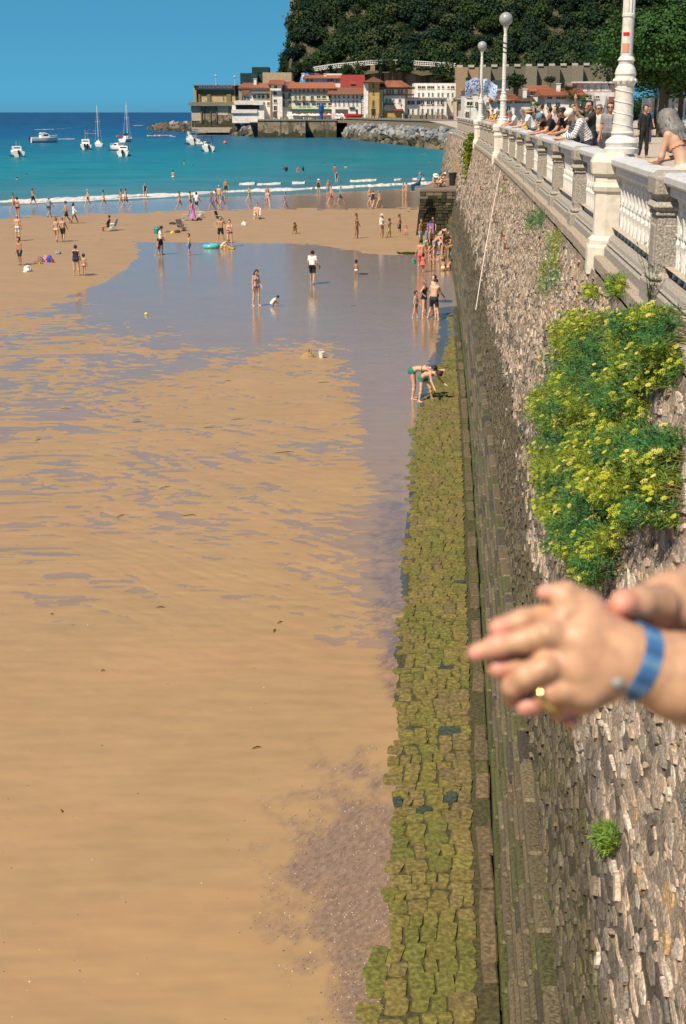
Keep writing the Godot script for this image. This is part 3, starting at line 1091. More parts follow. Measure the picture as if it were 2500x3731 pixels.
func sticker(root: Node3D, p: Vector3, r: float, s: Vector2, col: Color, called: String) -> void:
	var g := G.new()
	var n := 6
	for i in n:   # wraps round the shaft, on the side of the beach and the eye
		var a0 := PI * 0.62 - s.x / r * (float(i) / n - 0.5)
		var a1 := PI * 0.62 - s.x / r * (float(i + 1) / n - 0.5)
		var q0 := Vector3(cos(a0), 0, sin(a0)) * r
		var q1 := Vector3(cos(a1), 0, sin(a1)) * r
		g.quad(Vector3(q0.x, p.y, q0.z), Vector3(q1.x, p.y, q1.z), Vector3(q1.x, p.y + s.y, q1.z), Vector3(q0.x, p.y + s.y, q0.z))
	build(called, g, mat("sticker%s" % col.to_html(), col, 0.6), root)

func flag(root: Node3D, p: Vector3, dir: float, cols: Array) -> void:
	var g := G.new()
	var nx := 30
	var ny := 30
	var pt := func(i, j):
		var u := float(i) / nx
		var w := float(j) / ny
		return p + Vector3(dir * u * 0.85, -w * 0.95 - u * (0.25 if dir > 0 else 0.05) + 0.1 * sin(u * 5.0), 0.1 * sin(u * 7.0 + w * 2.5) + 0.1 * w * sin(w * 4.0))
	for i in nx:
		for j in ny:
			g.col = cols[0]
			if noise.get_noise_2d(i * 0.16 + dir * 30.0, j * 0.24) > 0.12 and j > 3 and j < 24: g.col = cols[1]
			if j > 26: g.col = Color(0.75, 0.75, 0.75)
			g.quad(pt.call(i, j + 1), pt.call(i + 1, j + 1), pt.call(i + 1, j), pt.call(i, j))
	var m := mat("flag_cloth", Color.WHITE, 0.8, "", 1.0, true)
	m.backlight_enabled = true
	m.backlight = Color(0.3, 0.3, 0.3)
	m.vertex_color_is_srgb = true
	build("flag", g, m, root)

# ---------- harbour town ----------
var win_cache := {}

func window_in(parent: Node3D, x: float, y: float, w: float, h: float, pane_m: Material, frame_m: Material, shutter := false) -> void:
	var key := "%.1f_%.1f" % [w, h]
	if not win_cache.has(key):
		var f := G.new()
		var t := 0.10
		for s in [-1, 1]:
			f.box(Vector3(s * (w * 0.5 + t * 0.5), 0, 0.06), Vector3(t, h + 2 * t, 0.16))
			f.box(Vector3(0, s * (h * 0.5 + t * 0.5), 0.06), Vector3(w, t, 0.16))
		f.box(Vector3(0, -h * 0.5 - t - 0.05, 0.10), Vector3(w + 0.4, 0.10, 0.24))
		f.box(Vector3(0, 0, 0.05), Vector3(0.07, h, 0.05))
		var p := G.new()
		p.box(Vector3(0, 0, 0.015), Vector3(w, h, 0.03))
		win_cache[key] = [f.mesh(), p.mesh()]
	var o := put("window", win_cache[key][0], frame_m, parent, Transform3D(Basis.IDENTITY, Vector3(x, y, 0)))
	put("pane", win_cache[key][1], pane_m, o)

# b: label, depth ahead, photo rectangle of the front, thickness, wall colour, then options
func house(label: String, d: float, r: Array, deep: float, wall: Color, opt := {}) -> Node3D:
	var a := zp(r[0], r[3], d)
	var q := zp(r[2], r[1], d)
	var w := q.x - a.x
	var h := q.y - a.y
	var root := thing(opt.get("called", "house"), label, opt.get("category", "house"), Vector3((a.x + q.x) * 0.5, a.y, a.z), 0.0, opt.get("group", "houses along the harbour"))
	var wm := mat("wall%s" % wall.to_html(false), wall, 0.9, "soft", 0.12)
	var g := G.new()
	g.box(Vector3(0, h * 0.5 - 1.5, -deep * 0.5), Vector3(w, h + 3.0, deep))
	build("wall", g, wm, root)
	var s := d / FPX * 0.96   # metres for one photo pixel
	var lx := func(px): return zp(px, r[3], d).x - root.position.x
	var ly := func(py): return zp(r[0], py, d).y - root.position.y
	var pane: StandardMaterial3D = mat("dark_pane", lin(0.020, 0.026, 0.026), 0.15)
	if opt.has("pane"): pane = mat("pane%s" % opt.pane.to_html(false), opt.pane, 0.3)
	var frame := mat("frame%s" % opt.get("frame", Color(0.8, 0.78, 0.72)).to_html(false), opt.get("frame", Color(0.8, 0.78, 0.72)), 0.7)
	for row in opt.get("rows", []):   # [top, bottom, width, x, x, ...] in photo pixels
		for i in range(3, row.size()):
			window_in(root, lx.call(row[i]), (ly.call(row[0]) + ly.call(row[1])) * 0.5, row[2] * s, ly.call(row[0]) - ly.call(row[1]), pane, frame)
	for bd in opt.get("bands", []):   # [called, x0, y0, x1, y1, proud, colour]
		var bg := G.new()
		var x0: float = lx.call(bd[1])
		var x1: float = lx.call(bd[3])
		var y0: float = ly.call(bd[4])
		var y1: float = ly.call(bd[2])
		bg.box(Vector3((x0 + x1) * 0.5, (y0 + y1) * 0.5, bd[5] * 0.5), Vector3(x1 - x0, y1 - y0, bd[5]))
		build(bd[0], bg, mat("wall%s" % bd[6].to_html(false), bd[6], 0.85, "soft", 0.15), root)
	if opt.has("roof"):   # [ridge pixel row, overhang m, colour, ridge inset 0..1]
		var ro: Array = opt.roof
		var rg := G.new()
		var oh: float = ro[1]
		var rise: float = ly.call(ro[0]) - h
		var x0 := -w * 0.5 - oh
		var x1 := w * 0.5 + oh
		var inset: float = ro[3] * (x1 - x0) * 0.5
		var y0 := h - 0.25
		var f0 := Vector3(x0, y0, oh)
		var f1 := Vector3(x1, y0, oh)
		var b0 := Vector3(x0, y0, -deep - oh)
		var b1 := Vector3(x1, y0, -deep - oh)
		var t0 := Vector3(x0 + inset, h + rise, -deep * 0.5)
		var t1 := Vector3(x1 - inset, h + rise, -deep * 0.5)
		var n := 26   # rows of tiles as raised ribs down the front slope
		for i in n:
			var u0 := float(i) / n
			var u1 := (i + 0.62) / n
			var u2 := (i + 1.0) / n
			var lift := Vector3(0, 0.14, 0.05)
			var e := func(u): return f0.lerp(f1, u)
			var k := func(u): return t0.lerp(t1, u)
			rg.quad(e.call(u0) + lift, e.call(u1) + lift, k.call(u1) + lift, k.call(u0) + lift)
			rg.quad(e.call(u1), e.call(u2), k.call(u2), k.call(u1))
			rg.quad(e.call(u1) + lift, e.call(u1), k.call(u1), k.call(u1) + lift)
		rg.quad(b1, b0, t0, t1)
		rg.tri(b0, f0, t0)
		rg.tri(f1, b1, t1)
		rg.quad(f0, b0, b1, f1)
		rg.box(Vector3(0, y0 - 0.12, 0.0), Vector3(w + oh * 1.9, 0.22, oh * 1.9))
		build("roof", rg, mat("roof%s" % ro[2].to_html(false), ro[2], 0.9, "mottle", 0.5), root)
	for ch in opt.get("chimney", []):
		var cg := G.new()
		cg.box(Vector3(lx.call(ch[0]), ly.call(ch[1]), -deep * 0.3), Vector3(1.0, 2.4, 1.0))
		cg.box(Vector3(lx.call(ch[0]), ly.call(ch[1]) + 1.25, -deep * 0.3), Vector3(1.3, 0.2, 1.3))
		build("chimney", cg, wm, root)
	for bl in opt.get("balcony", []):   # [x0, x1, floor row]
		var bg := G.new()
		var x0: float = lx.call(bl[0])
		var x1: float = lx.call(bl[1])
		var y: float = ly.call(bl[2])
		bg.box(Vector3((x0 + x1) * 0.5, y, 0.5), Vector3(x1 - x0, 0.15, 1.0))
		bg.box(Vector3((x0 + x1) * 0.5, y + 1.0, 0.95), Vector3(x1 - x0, 0.08, 0.08))
		var nb := int((x1 - x0) / 0.28)
		for i in nb + 1: bg.box(Vector3(lerpf(x0, x1, float(i) / nb), y + 0.5, 0.95), Vector3(0.05, 1.0, 0.05))
		build("balcony", bg, mat("balcony_iron", lin(0.06, 0.08, 0.075), 0.6), root)
	for sg in opt.get("sign", []):   # [text, x0, y0, x1, y1, board colour, vertical, letter height fraction]
		var x0: float = lx.call(sg[1])
		var x1: float = lx.call(sg[3])
		var y0: float = ly.call(sg[4])
		var y1: float = ly.call(sg[2])
		var bg := G.new()
		bg.box(Vector3((x0 + x1) * 0.5, (y0 + y1) * 0.5, 0.35), Vector3(x1 - x0, y1 - y0, 0.5))
		var o := build("sign", bg, mat("sign%s" % sg[5].to_html(false), sg[5], 0.6), root)
		var tm := TextMesh.new()
		var sf := SystemFont.new()
		sf.font_names = PackedStringArray(["Droid Sans"])
		sf.font_weight = 700
		tm.font = sf
		tm.text = sg[0]
		tm.font_size = 64
		tm.depth = 0.15
		tm.pixel_size = 0.02
		var len_: float = (y1 - y0) if sg[6] else (x1 - x0)
		var tw: float = tm.get_aabb().size.x
		var th: float = tm.get_aabb().size.y
		var hh: float = ((x1 - x0) if sg[6] else (y1 - y0)) * sg[7]
		var bb := Basis.from_scale(Vector3(len_ * 0.92 / tw, hh / th, 1.0))
		if sg[6]: bb = Basis(Vector3(0, 0, 1), PI / 2) * bb
		var mid := tm.get_aabb().get_center()
		put("lettering", tm, mat("sign_white", lin(0.85, 0.85, 0.83), 0.6), o, Transform3D(bb, Vector3((x0 + x1) * 0.5, (y0 + y1) * 0.5, 0.68) - bb * mid))
	return root

func rock_mesh(sd: int) -> ArrayMesh:
	var s := SphereMesh.new()
	s.radial_segments = 7
	s.rings = 4
	s.radius = 1.0
	s.height = 2.0
	var a := s.get_mesh_arrays()
	var vv: PackedVector3Array = a[Mesh.ARRAY_VERTEX]
	var id: PackedInt32Array = a[Mesh.ARRAY_INDEX]
	var nz := make_noise(0.9, sd, 2)
	var g := G.new()
	var f := func(p: Vector3):
		var q: Vector3 = p * (1.0 + 0.55 * nz.get_noise_3dv(p * 1.2))
		# cut by a few planes for broken faces
		var r := RandomNumberGenerator.new()
		r.seed = sd
		for k in 5:
			var n := Vector3(r.randf_range(-1, 1), r.randf_range(-1, 1), r.randf_range(-1, 1)).normalized()
			var d := q.dot(n) - 0.72
			if d > 0.0: q -= n * d
		return q
	for i in range(0, id.size(), 3):
		g.tri(f.call(vv[id[i]]), f.call(vv[id[i + 2]]), f.call(vv[id[i + 1]]))
	return g.mesh()

func rocks(label: String, line: Array, rows: int, cols: int, size: float, pale := 0.5) -> void:
	# line: [x, top row, waterline row] in the photograph
	var root := thing("rock_revetment", label, "rocks")
	var ms := []
	for i in 6: ms.append(rock_mesh(100 + i))
	var light := [mat("rock_pale", lin(0.42, 0.43, 0.44), 0.9, "mottle", 0.6), mat("rock_grey", lin(0.29, 0.31, 0.33), 0.9, "mottle", 0.6)]
	var dark := [mat("rock_weedy", lin(0.13, 0.115, 0.07), 0.8, "mottle", 0.6), mat("rock_brown", lin(0.22, 0.175, 0.10), 0.85, "mottle", 0.6), mat("rock_black", lin(0.045, 0.045, 0.035), 0.8, "mottle", 0.6)]
	for c in cols:
		for r in rows:
			var u := (c + rng.randf_range(0.05, 0.95)) / cols * (line.size() - 1)
			var i := mini(int(u), line.size() - 2)
			var f := u - i
			var x := lerpf(line[i][0], line[i + 1][0], f)
			var yt := lerpf(line[i][1], line[i + 1][1], f)
			var yb := lerpf(line[i][2], line[i + 1][2], f)
			var base := gp(x, yb, SEA)
			var t := (r + rng.randf_range(0.1, 0.9)) / rows
			var p := zp(x, lerpf(yb, yt, t), -base.z + t * 9.0)
			var sc := size * rng.randf_range(0.65, 1.25) * (1.05 - 0.25 * t)
			var b := Basis.from_euler(Vector3(rng.randf() * TAU, rng.randf() * TAU, rng.randf() * TAU)) * Basis.from_scale(Vector3(sc * 1.2, sc * 0.8, sc))
			var mt: Material = light[rng.randi() % 2] if t > pale + rng.randf_range(-0.14, 0.14) else dark[rng.randi() % 3]
			put("rock", ms[rng.randi() % 6], mt, root, Transform3D(b, p - Vector3(0, sc * 0.35, 0)))
	# packed core under the loose rocks
	var g := G.new()
	for i in line.size() - 1:
		var p0 := gp(line[i][0], line[i][2], SEA - 1.0)
		var p1 := gp(line[i + 1][0], line[i + 1][2], SEA - 1.0)
		var q0 := zp(line[i][0], line[i][1] + 7, -p0.z + 9.0)
		var q1 := zp(line[i + 1][0], line[i + 1][1] + 7, -p1.z + 9.0)
		g.quad(p0, p1, q1, q0)
	build("core", g, dark[2], root)

func stained(root: Node3D, w: float, y0: float, y1: float, line: float, proud: float) -> void:   # weathered facing: patched tan masonry, run-down stains, ragged weed at the foot
	var g := G.new()
	var nx := int(w / 0.55)
	var ny := int((y1 - y0) / 0.4)
	for i in nx:
		for k in ny:
			var x0 := -w * 0.5 + w * i / nx
			var x1 := -w * 0.5 + w * (i + 1) / nx
			var a := lerpf(y0, y1, float(k) / ny)
			var b := lerpf(y0, y1, float(k + 1) / ny)
			var s := root.position.x
			var c := Color(0.50, 0.40, 0.27) * (0.85 + 0.5 * noise.get_noise_2d((s + x0) * 0.25, a * 0.3) + rng.randf_range(-0.12, 0.12))
			if noise.get_noise_2d((s + x0) * 0.6, a * 0.06 + 30.0) > 0.16: c = Color(0.19, 0.165, 0.11)
			if a < line + noise2.get_noise_1d((s + x0) * 0.35) * 1.8: c = Color(0.085, 0.085, 0.04) * rng.randf_range(0.7, 1.4)
			c.a = 1.0
			g.col = c
			var p := proud + rng.randf_range(0.0, 0.05)
			g.quad(Vector3(x0, a, p), Vector3(x1 - 0.02, a, p), Vector3(x1 - 0.02, b - 0.02, p), Vector3(x0, b - 0.02, p))
	var o := build("stone_facing", g, mat("tan_masonry", Color.WHITE, 0.95, "mottle", 0.25, true), root)
	o.set_meta("kind", "stuff")

func crown_mesh(sd: int, leaves: int, leaf: float, flat := 0.8) -> ArrayMesh:   # leaf sprays filling an uneven ball of radius 1
	var r := RandomNumberGenerator.new()
	r.seed = sd
	var nz := make_noise(1.3, sd, 3)
	var g := G.new()
	for i in leaves:
		var d := Vector3(r.randfn(), r.randfn(), r.randfn()).normalized()
		var rad := (0.55 + 0.45 * pow(r.randf(), 0.5)) * (0.85 + 0.45 * nz.get_noise_3dv(d * 1.6))
		if nz.get_noise_3dv(d * 2.6 + Vector3(7, 7, 7)) < -0.33: rad *= 0.72
		var p := d * rad
		p.y *= flat
		var t := Vector3(r.randf_range(-1, 1), r.randf_range(-0.8, 0.6), r.randf_range(-1, 1)).normalized()
		var w := t.cross(d + Vector3(r.randf_range(-0.5, 0.5), r.randf_range(-0.5, 0.5), r.randf_range(-0.5, 0.5))).normalized()
		var k := r.randf_range(0.72, 1.2)
		g.col = Color(k * r.randf_range(0.85, 1.15), k, k * r.randf_range(0.8, 1.1))
		var l := leaf * r.randf_range(0.6, 1.3)
		g.quad(p - w * l * 0.32, p + t * l * 0.45 - w * l * 0.5, p + t * l, p + t * l * 0.45 + w * l * 0.5)
	return g.mesh()

func leaf_mat(key: String, col: Color) -> StandardMaterial3D:
	if mats.has(key): return mats[key]
	var m := mat(key, col, 0.75, "", 1.0, true)
	m.backlight_enabled = true
	m.backlight = Color(0.35, 0.4, 0.2)
	m.metallic_specular = 0.2
	return m

func tree(called: String, label: String, foot: Vector3, hgt: float, wide: float, col: Color, sd: int, group := "", leaf := 0.16, leaves := 1500, category := "tree") -> void:
	var root := thing(called, label, category, foot, 0.0, group)
	var g := G.new()
	g.tube([Vector3.ZERO, Vector3(0.05, hgt * 0.3, 0), Vector3(-0.04, hgt * 0.6, 0.1)], [minf(wide * 0.05 + 0.03, 0.22), minf(wide * 0.035 + 0.02, 0.16), 0.03], 7)
	for k in 4:
		var a := k * 1.6
		g.tube([Vector3(0, hgt * (0.3 + 0.06 * k), 0), Vector3(cos(a) * wide * 0.25, hgt * (0.55 + 0.05 * k), sin(a) * wide * 0.25)], [minf(wide * 0.02 + 0.01, 0.1), 0.02], 5)
	build("trunk", g, mat("bark", lin(0.09, 0.07, 0.05), 0.9), root)
	put("crown", crown_mesh(sd, leaves, leaf), leaf_mat("leaf%s" % col.to_html(false), col), root, Transform3D(Basis.from_scale(Vector3(wide * 0.5, hgt * 0.42, wide * 0.5)), Vector3(0, hgt * 0.62, 0)))

func town() -> void:
	hill()
	var white := lin(0.84, 0.82, 0.77)
	var cream := lin(0.80, 0.74, 0.58)
	var terra := lin(0.52, 0.19, 0.10)
	var brown := lin(0.33, 0.15, 0.09)
	var stone := lin(0.34, 0.27, 0.19)
	# quay: two blocks of old masonry with the harbour mouth between, paved on top
	var dq := -gp(1100, 501, SEA).z
	var qs := mat("quay_stone", lin(0.50, 0.41, 0.28), 0.95, "mottle", 0.35)
	var qd := mat("quay_weed", lin(0.14, 0.135, 0.07), 0.9, "mottle", 0.35)
	for blk in [["weathered stone quay block with weedy foot beside the harbour mouth", 940, 1113, 440, 482, dq - 4.0], ["stone quay wall with iron ladder left of the harbour mouth", 1105, 1226, 440, 478, dq]]:
		var a := zp(blk[1], blk[3], blk[5])
		var b := zp(blk[2], 500, blk[5])
		var mid := zp(blk[1], blk[4], blk[5]).y
		var root := thing("quay_wall", blk[0], "quay", Vector3((a.x + b.x) * 0.5, 0, a.z))
		var g := G.new()
		g.box(Vector3(0, (a.y + mid) * 0.5, -10), Vector3(b.x - a.x, a.y - mid, 20))
		build("masonry", g, qs, root)
		stained(root, b.x - a.x + 0.1, -0.9, a.y - 0.02, mid, 0.22)
		g = G.new()
		g.box(Vector3(0, (mid - 2.5) * 0.5, -9.9), Vector3(b.x - a.x + 0.2, mid + 2.5, 20.1))
		build("weedy_foot", g, qd, root)
		g = G.new()
		g.box(Vector3(0, a.y + 0.2, -9.8), Vector3(b.x - a.x + 0.3, 0.4, 20.6))
		build("coping", g, mat("quay_coping", lin(0.33, 0.29, 0.22), 0.9, "mottle", 0.4), root)
		if blk[1] == 1105:
			g = G.new()
			var lx := zp(1192, 460, dq).x - root.position.x
			for s in [-0.3, 0.3]: g.box(Vector3(lx + s, a.y * 0.5, 0.25), Vector3(0.1, a.y, 0.1))
			for i in 14: g.box(Vector3(lx, i * a.y / 14.0, 0.25), Vector3(0.6, 0.1, 0.1))
			build("ladder", g, mat("ladder", lin(0.2, 0.18, 0.14), 0.8), root)
	# harbour mouth: deep dark passage under the walkway
	var pa := zp(1222, 440, dq)
	var pb := zp(1275, 445, dq)
	var root := thing("harbour_walkway", "concrete walkway bridging the dark harbour mouth between quays", "walkway", Vector3((pa.x + pb.x) * 0.5, pa.y, pa.z))
	var g := G.new()
	g.box(Vector3(0, -0.3, -10), Vector3(pb.x - pa.x + 1.0, 0.7, 20))
	build("slab", g, mat("quay_coping", Color.WHITE), root)
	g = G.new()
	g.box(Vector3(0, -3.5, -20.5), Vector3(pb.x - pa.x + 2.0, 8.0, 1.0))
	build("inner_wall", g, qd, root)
	# long wall of the inner promenade, behind the rocks
	var dw := -gp(1700, 556, SEA).z + 22.0
	var w0 := zp(1266, 438, dq)
	var w1 := zp(1775, 441, dw)
	root = thing("harbour_wall", "long low stone harbour wall above the grey rocks", "wall", (w0 + w1) * 0.5)
	var dir := (w1 - w0)
	var bas := Basis(Vector3.UP, atan2(-dir.z, dir.x))
	root.basis = bas
	g = G.new()
	var L := Vector2(dir.x, dir.z).length() + 30.0
	g.box(Vector3(13, -2.5, -4), Vector3(L, 5.0, 8))
	build("masonry", g, mat("harbour_wall_stone", lin(0.34, 0.29, 0.19), 0.95, "mottle", 0.3), root)
	g = G.new()
	g.box(Vector3(13, 0.15, -4), Vector3(L + 0.4, 0.35, 8.4))
	build("coping", g, mat("quay_coping", Color.WHITE), root)
	g = G.new()
	g.quad(Vector3(-32, 4.4, -dq - 3.0), Vector3(2, 4.4, -dq - 3.0), Vector3(2, 4.4, -640), Vector3(-38, 4.4, -640))
	g.quad(Vector3(2, 4.4, -dq - 3.0), Vector3(60, 4.6, -dw - 6.0), Vector3(60, 4.6, -640), Vector3(2, 4.4, -640))
	g.quad(Vector3(60, 4.6, -640), Vector3(60, 4.6, -dw - 6.0), Vector3(300, 4.6, -dw + 40.0), Vector3(300, 4.6, -640))
	setting("quay_pavement", g, mat("paving_far", lin(0.36, 0.33, 0.28), 0.9, "mottle", 0.2))
	rocks("dark weedy boulders round the foot of the fort wall", [[545, 468, 472], [600, 448, 474], [690, 443, 482], [780, 455, 487], [880, 462, 494], [955, 463, 500]], 5, 36, 1.9, 0.85)
	rocks("grey boulder slope below the long harbour wall", [[1236, 478, 498], [1290, 455, 508], [1380, 452, 518], [1480, 462, 530], [1600, 466, 543], [1700, 470, 556], [1775, 474, 562]], 7, 40, 1.25, 0.48)

	# aquarium on its fort
	var da := dq + 50.0
	var fort := house("stained stone fort base with buttresses under the sign building", da, [698, 378, 852, 452], 30, lin(0.46, 0.39, 0.30), {"called": "stone_fort", "category": "fort", "group": "", "bands": [["ledge", 690, 372, 850, 386, 1.6, lin(0.22, 0.205, 0.16)], ["buttress", 735, 386, 738, 446, 0.5, lin(0.16, 0.13, 0.10)], ["buttress", 767, 386, 769, 446, 0.5, lin(0.18, 0.15, 0.11)], ["buttress", 789, 386, 792, 446, 0.5, lin(0.16, 0.13, 0.10)], ["stain", 700, 388, 733, 440, 0.2, lin(0.55, 0.45, 0.33)], ["stain", 795, 388, 832, 420, 0.2, lin(0.50, 0.46, 0.40)]]})
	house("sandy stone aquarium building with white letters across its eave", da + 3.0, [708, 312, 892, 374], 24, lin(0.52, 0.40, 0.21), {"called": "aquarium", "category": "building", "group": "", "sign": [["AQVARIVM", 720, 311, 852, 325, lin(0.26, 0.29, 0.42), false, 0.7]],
		"bands": [["roof_slab", 706, 308, 885, 312, 2.2, lin(0.25, 0.25, 0.24)], ["painted_recess_shade", 719, 327, 855, 346, 0.12, lin(0.11, 0.115, 0.065)], ["pilaster", 710, 326, 718, 372, 1.3, lin(0.38, 0.28, 0.15)], ["dark_bay", 858, 312, 879, 366, 0.15, lin(0.02, 0.03, 0.03)], ["pier", 722, 343, 731, 372, 0.5, lin(0.16, 0.17, 0.09)], ["pier", 756, 343, 768, 372, 0.5, lin(0.17, 0.18, 0.10)], ["pier", 826, 343, 842, 372, 0.5, lin(0.20, 0.18, 0.10)]],  # recess below the sign has its shade painted as a dark band
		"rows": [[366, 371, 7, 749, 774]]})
	stained(fort, 22.3 * 0.0 + zp(852, 452, da).x - zp(698, 452, da).x, -1.0, zp(698, 388, da).y - fort.position.y, 1.2, 0.05)
	# masts, railing and visitors' terrace on the roof
	for mx in [[787, 276, "thin roof mast with lamp head over the aquarium sign"], [856, 280, "second roof mast standing by the dark glass building"]]:
		var p := zp(mx[0], 311, da)
		var mr := thing("roof_mast", mx[2], "mast", p)
		var mg := G.new()
		var top := zp(mx[0], mx[1], da).y - p.y
		mg.tube([Vector3(0, -0.2, 0), Vector3(0, top, 0)], [0.16, 0.09], 6)
		build("pole", mg, mat("mast_grey", lin(0.4, 0.42, 0.42), 0.5), mr)
		mg = G.new()
		mg.ball(Vector3(0, top, 0), Vector3(0.45, 0.4, 0.45), 8, 6)
		build("lamp_head", mg, mat("mast_grey", Color.WHITE), mr)
	house("low white pavilion with long dark window below the aquarium", da - 14.0, [846, 382, 962, 416], 12, white, {"called": "pavilion", "category": "building", "group": "", "bands": [["roof_fascia", 856, 366, 960, 381, 1.2, lin(0.76, 0.74, 0.70)], ["window_strip", 860, 382, 946, 398, 0.1, lin(0.015, 0.022, 0.022)], ["parapet", 844, 399, 938, 412, 0.6, lin(0.76, 0.74, 0.70)]]})
	var glass := lin(0.012, 0.055, 0.055)
	for gb in [["dark green glass block, lower of the two", [876, 266, 938, 318]], ["dark green glass block, taller of the two", [919, 244, 979, 318]]]:
		house(gb[0], da + 20.0 + (3.0 if gb[1][0] > 900 else 0.0), gb[1], 12, glass, {"called": "glass_block", "category": "building", "group": "dark glass blocks", "rows": [[271, 305, 9, 884, 896, 908] if gb[1][0] < 900 else [249, 262, 9, 927, 939, 951, 963, 973]], "pane": lin(0.010, 0.04, 0.042), "frame": lin(0.015, 0.06, 0.06)})
	house("old tan stone retaining block beside the glass blocks", da + 14.0, [958, 264, 1062, 330], 20, lin(0.50, 0.39, 0.26), {"called": "retaining_block", "category": "wall", "group": ""})

	var dh := dq + 38.0
	house("white house with brown glazed bay under a red roof by the pavilion", dh + 2, [882, 318, 987, 432], 12, white, {"roof": [302, 1.2, terra, 0.25], "rows": [[329, 338, 8, 892, 903], [346, 358, 9, 929, 945, 960, 978], [352, 364, 7, 894, 907], [372, 384, 8, 962, 979]], "bands": [["stone_corner", 872, 318, 884, 372, 0.6, stone], ["glazed_bay", 885, 323, 912, 344, 0.9, lin(0.22, 0.12, 0.07)], ["awning", 918, 334, 986, 341, 1.4, lin(0.22, 0.22, 0.20)]], "balcony": [[918, 985, 344], [884, 912, 364]], "chimney": [[930, 300]]})
	house("narrow white house with a tan stone corner and stacked balconies", dh - 1, [988, 306, 1028, 436], 12, white, {"roof": [290, 1.0, terra, 0.15], "rows": [[310, 322, 10, 1007], [334, 346, 11, 1004], [362, 374, 11, 1004], [386, 402, 11, 1004]], "bands": [["stone_corner", 985, 318, 990, 436, 0.5, lin(0.42, 0.29, 0.13)], ["door", 995, 408, 1010, 430, 0.15, lin(0.12, 0.07, 0.05)], ["balcony_front", 988, 322, 1026, 330, 1.2, white]]})
	house("white three-storey house with tall paired windows and iron balconies", dh + 1, [1024, 310, 1066, 432], 12, lin(0.82, 0.80, 0.73), {"roof": [296, 1.0, terra, 0.15], "rows": [[313, 332, 8, 1034, 1056], [340, 358, 8, 1034, 1056], [368, 386, 8, 1034, 1056]], "balcony": [[1026, 1064, 333], [1026, 1064, 360], [1026, 1064, 388]]})
	house("long cream house with dark green windows over a green awning", dh - 2, [1064, 320, 1212, 430], 12, cream, {"roof": [300, 1.4, terra, 0.08], "pane": lin(0.02, 0.04, 0.03), "rows": [[322, 334, 8, 1078, 1093, 1108, 1124, 1141, 1161, 1181, 1203], [347, 364, 7, 1078, 1093], [348, 364, 10, 1108, 1138], [348, 358, 13, 1161, 1181], [348, 358, 8, 1203], [374, 386, 8, 1093, 1108, 1124], [374, 384, 13, 1161, 1181, 1203]], "bands": [["moulding", 1064, 338, 1212, 340, 0.35, lin(0.26, 0.22, 0.15)], ["moulding", 1064, 367, 1212, 369, 0.35, lin(0.26, 0.22, 0.15)], ["awning", 1058, 397, 1208, 405, 2.6, lin(0.015, 0.11, 0.065)]], "balcony": [[1070, 1086, 366], [1100, 1116, 366], [1130, 1146, 366]]})
	house("small white house with a red roof behind the long cream house", dh + 26, [1112, 282, 1252, 312], 12, white, {"roof": [273, 1.0, terra, 0.1], "rows": [[287, 297, 7, 1121, 1136, 1196, 1207], [288, 298, 4, 1216, 1228]], "chimney": [[1104, 280], [1185, 281]]})
	house("flat white upper storey high behind the red roofs", dh + 36, [1188, 268, 1246, 286], 8, white, {})
	house("bright red roofed house rising behind the museum", dh + 14, [1252, 316, 1320, 345], 14, white, {"roof": [272, 1.2, lin(0.42, 0.055, 0.045), 0.05], "bands": [["dormer", 1276, 296, 1292, 306, 0.8, brown]]})
	house("white museum with small slot windows and a scalloped brown roof", dh - 6, [1209, 342, 1316, 436], 14, lin(0.85, 0.83, 0.80), {"called": "museum", "category": "building", "roof": [318, 1.6, brown, 0.12], "frame": lin(0.5, 0.48, 0.45), "rows": [[347, 358, 5, 1222, 1236, 1253, 1270, 1287, 1301], [367, 382, 4, 1222, 1236, 1253, 1270, 1287, 1301]], "bands": [["dark_door", 1273, 390, 1293, 397, 0.5, lin(0.03, 0.03, 0.03)], ["doorway", 1297, 398, 1304, 426, 0.1, lin(0.04, 0.04, 0.04)], ["shop_front", 1222, 398, 1268, 420, 0.1, lin(0.10, 0.09, 0.08)]], "sign": [["MUSEOA", 1315, 348, 1329, 418, lin(0.10, 0.105, 0.09), true, 0.5]]})
	house("square tan tower with a white side and a low pyramid roof", dh - 8, [1342, 298, 1383, 428], 10, lin(0.54, 0.37, 0.14), {"called": "tower", "category": "tower", "group": "", "roof": [281, 1.9, brown, 0.95], "frame": lin(0.3, 0.22, 0.1), "rows": [[304, 322, 4, 1360], [332, 342, 5, 1360], [366, 388, 6, 1360]], "bands": [["white_side", 1325, 300, 1342, 428, 0.3, white], ["doorway", 1353, 396, 1368, 420, 0.12, lin(0.02, 0.025, 0.025)]]})
	house("white house with carved wooden gallery under a wide red roof", dh - 4, [1398, 316, 1476, 432], 14, white, {"roof": [293, 2.2, terra, 0.55], "rows": [[326, 342, 6, 1411, 1421, 1431, 1452, 1463], [360, 372, 5, 1409, 1421, 1433], [361, 374, 8, 1456]], "pane": lin(0.03, 0.022, 0.018), "bands": [["gallery_beam", 1396, 316, 1510, 325, 1.2, lin(0.13, 0.075, 0.05)], ["gallery_sill", 1398, 343, 1508, 348, 0.5, lin(0.36, 0.14, 0.09)], ["green_balcony", 1396, 378, 1436, 388, 1.6, lin(0.05, 0.09, 0.06)], ["porch_roof", 1432, 397, 1468, 403, 2.2, lin(0.32, 0.07, 0.05)], ["ochre_base", 1398, 404, 1472, 428, 0.3, lin(0.45, 0.31, 0.11)]]})
